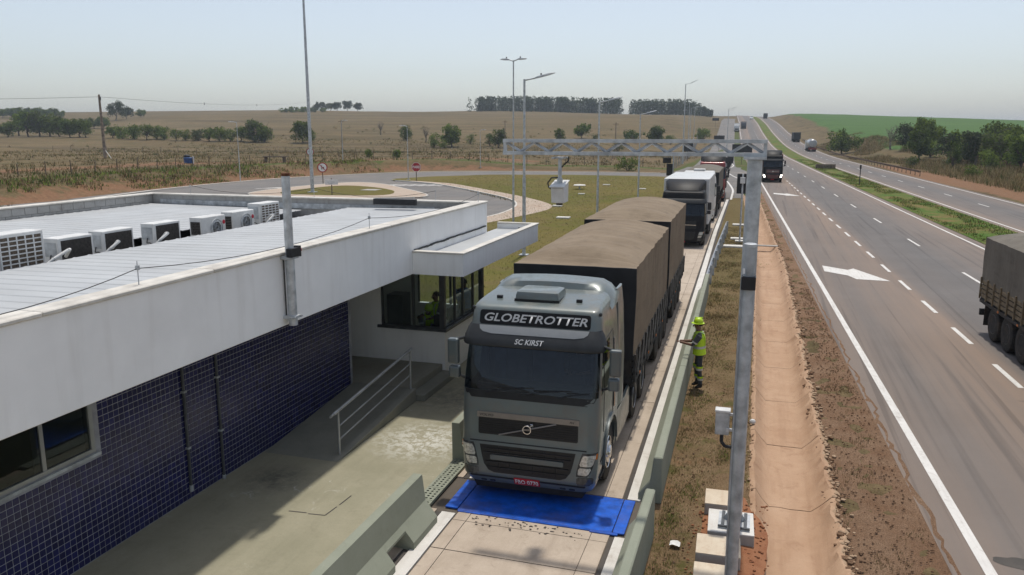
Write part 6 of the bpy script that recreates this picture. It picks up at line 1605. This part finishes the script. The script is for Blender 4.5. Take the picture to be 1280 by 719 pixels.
    if top:
        rings = [ring(z, rx*1.0, ry) for z, rx, ry in ((.90, .21, .165), (1.0, .20, .158), (1.12, .196, .155), (1.24, .205, .16), (1.34, .21, .152), (1.42, .185, .128), (1.465, .11, .09), (1.485, .075, .075))]
        MB().loft(rings, cap0=False, cap1=False).build('vest', top, r, smooth=60)
        if top == 'hivis':
            MB().loft([ring(z, .203, .162) for z in (1.06, 1.12)], cap0=False, cap1=False).build('reflective_band', 'reflective', r, smooth=60)
            for sg in (-1, 1): MB().loft([[up(sg*.10 + dx, oy, z) for dx in (-.025, .025)] for z, oy in ((1.115, -.16), (1.25, -.165), (1.36, -.153), (1.44, -.11), (1.475, 0.02), (1.44, .122), (1.34, .152), (1.115, .16))], close=False, cap0=False, cap1=False).build('reflective_strap', 'reflective', r)
    for i, sg in enumerate((-1, 1)):
        h = hands[i]; s_ = Vector(up(sg*.2, .01, 1.405)); e_ = h[3]
        MB().cyl(s_, s_.lerp(e_, .78), .082, .066, 12).build('sleeve', 'shirt' if top == 'hivis' else (top or 'shirt'), r, smooth=50)
        if top == 'hivis': MB().cyl(s_.lerp(e_, .66), s_.lerp(e_, .80), .073, .069, 12).build('sleeve_band', 'reflective', r, smooth=50)
        if legs_visible and not sit:
            for z0, m_ in ((.24, 'reflective'), (.295, 'helmet'), (.50, 'reflective'), (.555, 'helmet')):
                kx = sg*.107; ky = lerp(.03 + .04*sg, -.02 + .03*sg, clamp((z0 - .1)/.38)); rr = lerp(.066, .095, clamp((z0 - .2)/.4))
                MB().cyl((kx, ky, z0), (kx, ky, z0 + .05), rr, rr + .004, 14, False).build('trouser_band', m_, r, smooth=60)
    if hat:
        MB().lathe([(.112, 0), (.116, .03), (.108, .075), (.085, .112), (.05, .132), (.001, .138)], 20).build('helmet', 'helmet', r, up(0, -.005, 1.69), smooth=60).rotation_euler = (bend + .05, 0, 0)
        MB().lathe([(.112, .004), (.14, -.004), (.14, -.012), (.11, -.004)], 20).build('helmet_brim', 'helmet', r, up(0, -.02, 1.69), smooth=40).scale = (1, 1.15, 1)
        MB().box(-.012, .012, -.1, .1, .115, .145).build('helmet_ridge', 'helmet', r, up(0, -.005, 1.69), bevel=.008)
    if phone:
        h = hands[0][0]; h2 = hands[1][0]; m_ = (h + h2)/2 + Vector((0, -.06, .03)); ph = MB().box(-.036, .036, -.005, .005, -.02, .13).build('phone', 'phone', r, tuple(m_), bevel=.004); ph.rotation_euler = (radians(-12), 0, 0)
    return r
person('worker in lime safety vest and lime helmet leaning on the green barrier with a phone', (-1.06 + LX(19.5), 19.55, .03), radians(-84), 1.72, .06,
       [((.02, -.16, -.24), (-.11, -.25, .02)), ((.02, -.15, -.24), (-.11, -.26, .03))])
person('standing worker in lime safety vest inside the glazed booth', (-8.05, 19.2, .4), radians(-30), 1.74, .05, None, False, 'hivis', False, phone=False)
person('crouched worker in lime vest and lime helmet at the booth window', (-8.45, 19.35, .2), radians(35), 1.70, .6, None, False, 'hivis', True, phone=False)
person('person in dark trousers and blue shirt at the back of the booth', (-8.0, 21.1, .4), radians(200), 1.76, .0, None, False, 'blue_shirt', False, phone=False)
dr = person('driver in a grey shirt at the wheel behind the truck windscreen', (-2.91 - .02, 13.55, .93), radians(1.2), 1.7, .05, [((.03, -.16, -.2), (-.1, -.22, .04))]*2, False, 'shirt', False, True, False)
# ------------------------------------------------------------------ vegetation
def leafmat(name, col, tr=.42):
    m = NT(name); v = m.pos()
    i = m.n('ShaderNodeObjectInfo')
    c = m.mix(m.ramp(m.noise(v, .7, 4), .3, .7), tuple(x*.65 for x in col), tuple(x*1.25 for x in col))
    c = m.mix(m.math('MULTIPLY', i.outputs['Random'], .35), c, (.09, .085, .03))
    d = m.n('ShaderNodeBsdfDiffuse'); t = m.n('ShaderNodeBsdfTranslucent'); x = m.n('ShaderNodeMixShader'); x.inputs[0].default_value = tr
    m.l(c, d.inputs[0]); m.l(c, t.inputs[0]); m.l(d.outputs[0], x.inputs[1]); m.l(t.outputs[0], x.inputs[2]); m.l(x.outputs[0], m.out.inputs[0])
leafmat('leaf_dark', (.08, .12, .034)); leafmat('leaf_mid', (.15, .21, .05)); leafmat('leaf_light', (.22, .285, .065)); leafmat('leaf_grey', (.135, .15, .085)); leafmat('leaf_euc', (.055, .08, .042)); leafmat('leaf_euc2', (.075, .10, .052))
leafmat('blade_dry', (.32, .235, .125), .25); leafmat('blade_green', (.075, .11, .025), .25); leafmat('blade_straw', (.44, .34, .19), .25); leafmat('blade_brown', (.15, .10, .05), .2)
mat('bark', (.10, .075, .055), .95, 0, .3, 3, bump=.6, bscale=12); mat('bark_pale', (.22, .19, .155), .95, 0, .25, 3, bump=.5, bscale=12)
rv = random.Random(77)
def leafquad(mb, p, s, m, rnd, flat=.3):
    n_ = Vector((rnd.gauss(0, 1), rnd.gauss(0, 1), rnd.gauss(flat, .8))).normalized(); u = n_.orthogonal().normalized(); w = n_.cross(u); a = rnd.random()*6.28
    u2 = u*cos(a) + w*sin(a); w2 = w*cos(a) - u*sin(a); k = rnd.uniform(.7, 1.3)*s; l = k*rnd.uniform(.5, .9)
    p = Vector(p); mb.add([p - u2*k*.5, p + w2*l*.35 + u2*k*.05, p + u2*k*.5, p - w2*l*.35 + u2*k*.05], [(0, 1, 2, 3)], m)
def limb(mb, p0, p1, r0, r1, rnd, seg=4):
    pts = [Vector(p0).lerp(Vector(p1), i/seg) for i in range(seg+1)]
    L = (Vector(p1) - Vector(p0)).length
    for i in range(1, seg): pts[i] += Vector((rnd.gauss(0, .05*L), rnd.gauss(0, .05*L), 0))
    for i in range(seg): mb.cyl(pts[i], pts[i+1], lerp(r0, r1, i/seg), lerp(r0, r1, (i+1)/seg), 6, False)
    return pts
def tree(label, x, y_, h, w, kind='broad', seed=0, group='trees round the fields', name='tree'):
    rnd = random.Random(seed*7 + 13); r = thing(name, label, 'tree', (x, y_, T(x, y_) - .05), rnd.random()*6, group)
    tk = MB(); lf = MB(); rad = w/2
    th = h*{'broad': .2, 'round': .1, 'bush': .02, 'euc': .28, 'bare': .35}[kind]
    tops = []
    limb(tk, (0, 0, 0), (rnd.gauss(0, .05*h), rnd.gauss(0, .05*h), th), .03*h + .06, .022*h + .03, rnd)
    nl = 7 if kind != 'bare' else 11
    for i in range(nl):
        a = 2*pi*i/nl + rnd.uniform(-.4, .4); q = rnd.uniform(.35, .95); p1 = Vector((cos(a)*rad*q*.75, sin(a)*rad*q*.75, lerp(th, h*.92, rnd.uniform(.35, .95))))
        pts = limb(tk, (0, 0, th*.9), p1, .016*h + .02, .006*h, rnd); tops.append(p1)
        for k in range(3 if kind != 'bare' else 6):
            b = pts[2 + k % 3]; e = b + Vector((rnd.gauss(0, .16*w), rnd.gauss(0, .16*w), abs(rnd.gauss(.1*h, .08*h)))); limb(tk, b, e, .006*h + .01, .003*h, rnd, 2); tops.append(e)
    tk.build('trunk', 'bark_pale' if kind in ('bare', 'euc') else 'bark', r, smooth=60, fix=False)
    if kind == 'bare': return r
    pal = {'broad': ('leaf_dark', 'leaf_mid', 'leaf_light'), 'round': ('leaf_dark', 'leaf_dark', 'leaf_mid'), 'bush': ('leaf_mid', 'leaf_light', 'leaf_dark'), 'euc': ('leaf_euc', 'leaf_euc2', 'leaf_grey')}[kind]
    if seed % 5 == 3 and kind != 'round': pal = ('leaf_grey', 'leaf_dark', 'leaf_mid')
    if (seed % 7 == 2 and kind == 'broad') or 'bright' in label: pal = ('leaf_mid', 'leaf_light', 'leaf_dark')
    zc = (th*.6 + h)/2; rz_ = (h - th*.6)/2; blobs = []
    for i in range(24):
        a = rnd.random()*6.28; e = rnd.uniform(-.9, 1); q = rnd.uniform(.3, .92)*sqrt(max(.05, 1 - (e*.8)**2)); blobs.append((cos(a)*rad*q, sin(a)*rad*q, zc + e*rz_*.78, rnd.uniform(.22, .42)))
    blobs += [(p.x, p.y, min(p.z, h*.93), .25) for p in tops[:10]]
    nleaf = int(clamp(60*h*w, 700, 2600)); ls = clamp(.095*(h*w)**.5, .26, .7)
    for i in range(nleaf):
        b = blobs[rnd.randrange(len(blobs))]; R_ = b[3]*min(rad*1.2, rz_*1.2 + .4)
        d = Vector((rnd.gauss(0, 1), rnd.gauss(0, 1), rnd.gauss(0, .8))).normalized()*R_*rnd.random()**.33
        z = b[2] + d.z
        if z < th*.4: z = th*.4 + rnd.random()*.3
        leafquad(lf, (b[0] + d.x, b[1] + d.y, z), ls, rnd.choices((0, 1, 2), (5, 4, 2))[0], rnd)
    lf.build('crown', list(pal), r, fix=False); return r
ORD = 'first second third fourth fifth sixth seventh eighth ninth tenth eleventh twelfth thirteenth fourteenth last'.split()
def many(lst, kinds, labels, group, s0):
    for i, (x, y_, h, w) in enumerate(lst): tree(labels[i] if isinstance(labels, list) else labels, x, y_, h, w, kinds[i] if isinstance(kinds, list) else kinds, s0 + i, group)
many([(-505.7,435.7,6.2,9),(-498.6,435.8,6.6,9),(-490.9,436.6,7,9),(-485.1,439.1,6.6,9),(-480,440.8,7,8),(-465.5,433.8,6,8),(-465.9,440.8,6.5,7),(-459.2,440.4,5,6)], 'broad', [f'hazy tree of the wood on the left skyline, {o_} from the picture edge' for o_ in ORD[:8]], 'hazy wood on the left skyline', 100)
many([(-270.8,234.3,5.5,7),(-277.1,244.8,9,7),(-263.2,236.5,9.6,7.5),(-257.6,236.4,9.4,7.5),(-251.3,235.1,8.6,7),(-245.2,233.6,7,6.6),(-234.4,227.6,6.2,6.5),(-230.4,227.9,6.4,6),(-228.1,228.4,5.4,5)], 'broad', [f'green tree in the clump left of the power pole, {o_} from the left' for o_ in ORD[:9]], 'green clump left of the power pole', 120)
many([(-355.4,378.4,10.6,12.8),(-364.2,396.1,6.7,9),(-380.4,426.2,4.6,8.2),(-325.9,325.4,4.4,6.5),(-316.2,322.2,5.2,6.5),(-311.9,323.8,5.5,6.5)], ['euc', 'euc', 'broad', 'broad', 'broad', 'broad'],
     ['large loose crowned tree on the skyline right of the power pole', 'lower tree beside the large skyline tree', 'small round bush on the skyline right of the large tree', 'dark scrubby tree behind the power pole, leftmost of three', 'dark scrubby tree behind the power pole, middle of three', 'dark scrubby tree behind the power pole, rightmost of three'], 'trees on the left hillside', 140)
row = [(-215.8,228,4.4,5.6),(-208.8,224.4,4,5.2),(-203.6,224.2,4.8,5.5),(-197.5,223.2,5,5),(-196.8,227,4.3,5),(-192.6,225.9,4.3,5),(-186.9,224.5,3.8,4),(-183.9,225.5,3.7,5),(-179.4,226.2,3.9,5.4),(-173.9,224.7,4.4,5),(-170.8,225.6,4.7,5),(-167.4,226.8,4.2,4.4),(-164.7,228.7,5,4.4),(-159.3,228.4,7,6.5),(-156,229.3,6.2,5.6)]
many(row, ['bush' if i % 3 else 'broad' for i in range(len(row))], [f'bushy tree in the hedge row right of the power pole, {o_} from the left' for o_ in ORD[:15]], 'hedge row across the left field', 160)
many([(-335.8,520,3.4,8),(-331.1,524,4,9),(-324.3,526,4,9),(-317.4,528,3.6,9),(-310,530,3.4,6)], 'bush', [f'low dark bush on the skyline above the hedge row, {o_} from the left' for o_ in ORD[:5]], 'bushes on the skyline', 190)
hl = [(-330.4,514.3,3,3),(-355,595,5,6),(-352,600,7.6,10.5),(-339,592,6.2,7),(-332,590,7.4,7.5),(-326,597,8.2,8.5),(-320,603,6.8,8.5)]
many(hl, 'euc', ['tiny lone tree on the skyline left of the small grove'] + [f'tree of the small skyline grove right of the tall mast, {o_} from the left' for o_ in ORD[:6]], 'small grove on the skyline', 200)
FL = [((-143.7,232.1,6.6,7.4),'broad','green tree with dark understorey directly behind the tall mast'),((-142.7,235.3,3.7,4.2),'bush','bush at the right foot of the tree behind the mast'),((-114.4,249,5.0,4.4),'round','dense dark round tree above the stop sign'),
 ((-94.3,225.1,4.5,3.9),'round','dark oval tree left of the bright green tree'),((-90.5,229.8,6.6,6.4),'broad','bright green broad tree in the middle of the dry field'),((-90.6,223.5,2.8,3.6),'bush','low bush at the foot of the bright green tree'),((-89.1,242.3,3.1,3.4),'bush','small grey bush right of the bright green tree'),
 ((-80.1,234.7,4,3.4),'round','dark small tree left of the lamp posts'),((-75.1,228.2,5.4,5),'broad','grey green tree just left of the twin arm lamp'),((-69.6,134.8,1.5,1.7),'bush','small bush behind the yard road, left one'),((-64.8,136.5,1.4,1.9),'bush','small bush behind the yard road, right one'),
 ((-61.6,249.6,4.5,4),'round','dark small tree between the tall lamp and the gantry camera'),((-58.8,268.8,4.6,7),'broad','flat topped green tree above the gantry beam'),((-50.3,251.1,2.7,3),'bush','small bush above the gantry beam'),((-42.7,275.2,4,6),'round','wide dark tree above the gantry beam, left of the big dark one'),((-36,286.4,6.4,6.8),'round','big dark round tree above the gantry beam'),((-31.9,295.1,3.5,4),'bush','bush right of the big dark tree above the beam'),
 ((-20.9,131.3,2.3,4.6),'bush','dense green bush beside the cross road, under the gantry beam'),((-39.4,228.3,2.9,4),'bush','pale bush seen through the gantry lattice'),((-22.4,320.9,4.4,6.8),'bush','bright bush on the slope left of the exit road'),((-25.1,297.1,2.4,3),'bush','small bush on the slope left of the exit road')]
for i, (a, k, lab) in enumerate(FL): tree(lab, *a, k, 220 + i, 'trees in the dry field')
for i, (a, lab) in enumerate((((-133.3,267.9,4.9,3.4),'bare leafless tree on the slope right of the mast'),((-106,245.7,4.9,3.4),'bare leafless tree right of the dark round tree'),((30,218,6.2,4.2),'tall bare tree at the left end of the right wood'),((-70,237.9,3,2.6),'small bare tree behind the tall lamp post'))): tree(lab, *a, 'bare', 250 + i, 'leafless trees')
RT = [((20.6,237.4,6.3,8),'broad','lone dark green tree beside the far carriageway'),((31.8,209.8,6.2,5),'euc','grey green tree behind the bare tree'),((31,184.9,6.8,5),'round','dark tree above the small white board'),((35.9,201.6,7.4,6.5),'broad','spreading dark tree on top of the right wood'),((34,172,5.8,4.5),'euc','thin greyish tree in the middle of the right wood'),((31.2,154.1,4.6,2.6),'round','narrow dark bushy tree at the front of the right wood'),
 ((35.6,170.1,6.2,5),'broad','yellowish green tree in the right wood'),((37,165,6.0,5.2),'euc','pale trunked tree inside the right wood'),((38.4,157.6,5.8,5),'euc','grey tree behind the tall dry grass'),((42.1,164.8,6.6,6),'broad','tall dark tree at the right of the wood'),((40.6,151.2,5.8,5),'broad','green tree left of the bright one at the picture edge'),((31.6,103.8,5.3,5.2),'broad','bright green tree at the right picture edge'),((40.8,130.5,6.2,6),'broad','tree cut by the right picture edge'),((25.6,158.4,2,2.8),'bush','low bush beside the red soil edge of the far road'),((28.4,127.3,1.8,2.6),'bush','low bush in front of the pale tall grass'),
 ((46,190,7,7),'broad','tree deep in the right wood, behind the dark one'),((52,180,7,7),'broad','tree deep in the right wood, behind the tall one'),((50,150,7,7),'broad','tree deep in the right wood near the picture edge'),((40,185,5.8,5.5),'broad','tree in the second row of the right wood'),((44,176,6.4,6.5),'euc','grey tree in the second row of the right wood'),((46,163,6.4,6),'broad','bushy tree behind the pale trunked one in the right wood'),((43,150,5.6,5.5),'broad','tree behind the green one near the picture edge'),((36,150,3.6,4),'bush','undergrowth bush at the front of the right wood'),((38,172,4,5),'bush','undergrowth bush in the middle of the right wood'),((34,190,4,4.5),'bush','undergrowth bush behind the small white board')]
for i, (a, k, lab) in enumerate(RT): tree(lab, *a, k, 300 + i, 'wood right of the far road')
# distant eucalyptus plantations, each reads as one dark mass
def grove(label, x0, x1, y0, depth, h, seed, fade=False):
    rnd = random.Random(seed); mb = MB(); n = int((x1 - x0)/1.5)
    for k in range(n*3):
        x = rnd.uniform(x0, x1); y_ = y0 + rnd.uniform(0, depth); z0 = T(x, y_); hh = h*rnd.uniform(.82, 1.12)*(lerp(1, .45, ss(.7, 1, (x - x0)/(x1 - x0))) if fade else 1)
        mb.cyl((x, y_, z0), (x, y_, z0 + hh*.8), .16, .08, 5, False, 3)
        for q in range(78):
            t = rnd.random(); zz_ = z0 + hh*lerp(.02, 1.0, t); ra = hh*.3*(1 - .55*t); a = rnd.random()*6.28; q_ = rnd.random()**.5
            leafquad(mb, (x + cos(a)*ra*q_, y_ + sin(a)*ra*q_, zz_), 1.5, rnd.choices((0, 1, 2), (5, 4, 1))[0], rnd, .3)
    o = mb.build('plantation', ['leaf_euc', 'leaf_euc2', 'leaf_grey', 'bark_pale'], None, fix=False); tag(o, label, 'trees', None, 'stuff')
grove('long dark plantation of straight trees on the skyline left of the lamps', -236, -112, 640, 24, 11.5, 1)
grove('dark plantation of straight trees on the skyline above the gantry', -104, -40, 650, 26, 11.5, 2, True)

# grasses: masses nobody could count
def grass(name, label, n, fn, hmin, hmax, mats, seed, blades=3, w=.03, clump=.05, wts=None):
    rnd = random.Random(seed); V = []; F = []; MI = []
    for k in range(n):
        q = fn(rnd)
        if q is None: continue
        x, y_, sc = q; z = T(x, y_)
        m = rnd.choices(range(len(mats)), wts)[0] if wts else rnd.randrange(len(mats))
        for b in range(blades):
            h = rnd.uniform(hmin, hmax)*sc; a = rnd.random()*6.28; l = rnd.uniform(.1, .7)*h; ox, oy = rnd.gauss(0, clump), rnd.gauss(0, clump); d = (cos(a), sin(a)); p = (-d[1]*w*sc, d[0]*w*sc); i = len(V)
            V += [(x + ox - p[0], y_ + oy - p[1], z), (x + ox + p[0], y_ + oy + p[1], z), (x + ox + d[0]*l, y_ + oy + d[1]*l, z + h)]; F.append((i, i+1, i+2)); MI.append(m)
    mb = MB(); mb.v = V; mb.f = F; mb.m = MI; o = mb.build(name, mats, None, fix=False); return tag(o, label, 'grass', None, 'stuff')
def f_verge(r):
    y_ = 7 + 48*r.random()**1.6; x = r.uniform(-1.27 + LX(y_), DL - .12 + ditch_shift(y_))
    k = nz(x*1.1, y_*.7, 31) + .25*r.gauss(0, 1)
    if k < -.02 or (-.8 < x < .3 and 10 < y_ < 13.4): return None
    return x, y_, 1 if y_ < 25 else 1.3
grass('verge_grass', 'short dry grass tufts on the strip beside the right barrier', 34000, f_verge, .025, .085, ['blade_brown', 'blade_dry', 'blade_green', 'blade_straw'], 3, 3, .006, .02, (3, 4, 2, 3))
def f_vergeg(r):
    cx, cy, s = r.choice([(-1.1, 12.2, .25), (-.9, 13.6, .2), (-1.0, 18.6, .35), (-.7, 17.2, .2), (-.35, 15.3, .2), (-1.0, 24, .5), (-.6, 27, .5), (-1.1, 10.6, .2), (-.6, 21.5, .3), (-1.2, 34, .8), (-.9, 40, 1)])
    return cx + r.gauss(0, s*.6), cy + r.gauss(0, s*1.4), 1
grass('verge_weeds', 'green weed patches in the dry strip beside the right barrier', 3200, f_vergeg, .02, .075, ['blade_green', 'leaf_light', 'blade_dry'], 4, 3, .007, .02)
def f_sh(r):
    y_ = 8 + 60*r.random()**1.5; x = r.uniform(DR + .15 + ditch_shift(y_), RL(y_) - .62)
    if nz(x*1.6, y_*.9, 51) < .22: return None
    return x, y_, 1
grass('shoulder_weeds', 'sparse dry weeds on the soil shoulder beside the highway', 9000, f_sh, .02, .07, ['blade_dry', 'blade_green', 'blade_brown'], 5, 3, .006, .03, (4, 2, 4))
def f_med(r):
    y_ = 20 + 180*r.random()**1.5; x = RL(y_) + r.uniform(10.45, 13.65)
    if nz(x*.5, y_*.12, 61) < -.1: return None
    return x, y_, 1
grass('median_grass_blades', 'green grass growing on the median strip', 16000, f_med, .06, .2, ['blade_green', 'leaf_light', 'blade_dry'], 6, 3, .03, .1, (5, 2, 2))
def f_lawn(r):
    x = r.uniform(-40, -6.6); y_ = r.uniform(27, 113)
    if x < -19 and y_ < 66: return None
    if y_ < 66 + (-19 - x)*1.35 and x < -19: return None
    if y_ > 111 + (x + 12)*.02 : return None
    return x, y_, 1
grass('lawn_blades', 'short olive blades of the mown lawn beyond the building', 24000, lambda r: (lambda q: None if q is None else q)(f_lawn(r)), .16, .24, ['blade_green', 'blade_dry', 'blade_brown'], 7, 2, .03, .08, (4, 4, 2))
def f_field(r):
    x = r.uniform(-170, -16); y_ = 60 + 190*r.random()**1.2; d = d_out(x, y_)
    if d < 5.5: return None
    if nz(x*.06, y_*.06, 71) + .3*r.gauss(0, 1) < -.05: return None
    return x, y_, r.uniform(.7, 1.5)
grass('field_grass', 'rough dry pasture grass beyond the yard road', 26000, f_field, .12, .42, ['blade_dry', 'blade_brown', 'blade_green', 'blade_straw'], 8, 3, .05, .25, (5, 4, 3, 1))
def f_bank(r):
    y_ = r.uniform(45, 118); x = pw(XO, y_) - 5 + r.gauss(2.2, 2.8)
    if nz(x*.15, y_*.15, 81) < -.15 or d_out(x, y_) < .8: return None
    return x, y_, r.uniform(.5, 1.3)
grass('bank_weeds', 'green weeds along the top of the orange bank', 4200, f_bank, .15, .5, ['blade_green', 'leaf_light', 'blade_brown', 'blade_dry'], 9, 4, .06, .3)
def f_right(r):
    y_ = r.uniform(70, 300); e = r.uniform(5, 26) if y_ < 180 else r.uniform(2.5, 18); x = RL(y_) + 20.9 + e
    if nz(x*.12, y_*.05, 91) < -.12: return None
    return x, y_, 1.2 if e > 10 and y_ < 150 else .8
grass('roadside_tall_grass', 'tall straw coloured grass along the far road', 15000, f_right, .3, 1.1, ['blade_straw', 'blade_dry', 'blade_brown', 'blade_green'], 10, 4, .05, .25, (3, 4, 3, 2))
def scrub(n, seed):
    rnd = random.Random(seed); mb = MB()
    for k in range(n):
        x = rnd.uniform(-190, -14); y_ = rnd.uniform(110, 330)
        if d_out(x, y_) < 8: continue
        s = rnd.uniform(.25, .8); z = T(x, y_); m = rnd.randrange(3)
        for q in range(40): leafquad(mb, (x + rnd.gauss(0, s*.5), y_ + rnd.gauss(0, s*.5), z + abs(rnd.gauss(0, s*.45))), .22, m, rnd)
    return tag(mb.build('scrub', ['leaf_grey', 'leaf_dark', 'blade_brown'], None, fix=False), 'low scrub dotted over the dry field', 'scrub', None, 'stuff')
scrub(230, 12)
# litter on the verge
o = MB(); rl_ = random.Random(9); V = []
for i in range(5):
    for j in range(4): V.append((i*.04 + rl_.uniform(-.008, .008), j*.045 + rl_.uniform(-.008, .008), .02 + rl_.uniform(0, .035)))
o.add(V, [(i*4 + j, (i+1)*4 + j, (i+1)*4 + j + 1, i*4 + j + 1) for i in range(4) for j in range(3)])
tag(o.build('crumpled_bag', 'white_plastic', None, (-1.03, 11.45, .05), fix=False), 'crumpled pale plastic scrap on the dry grass near the concrete blocks', 'litter')
o = MB().ell((0, 0, .06), .07, .05, .06, 8, 5); tag(o.build('white_cup', 'white_plastic', None, (.12, 17.3, .04)), 'small white scrap at the edge of the ditch below the person', 'litter')
o = MB().ell((0, 0, .03), .05, .05, .03, 8, 4); tag(o.build('yellow_scrap', 'orange_lens', None, (-4.98, 9.6, .045)), 'small yellow scrap in the drain notch of the left barrier', 'litter')

# ------------------------------------------------------------------ air
hz = MB().box(-4200, 3400, -400, 5600, -62, 58).build('haze', 'stucco', None); hz.data.materials.clear()
m = bpy.data.materials.new('haze'); m.use_nodes = True; t = m.node_tree; t.nodes.remove(t.nodes['Principled BSDF'])
pv = t.nodes.new('ShaderNodeVolumePrincipled'); pv.inputs['Color'].default_value = (.80, .90, 1, 1); pv.inputs['Density'].default_value = .00027; pv.inputs['Anisotropy'].default_value = .2
t.links.new(pv.outputs[0], t.nodes['Material Output'].inputs['Volume']); hz.data.materials.append(m)
tag(hz, 'pale dry season haze over the fields', None, None, 'stuff')
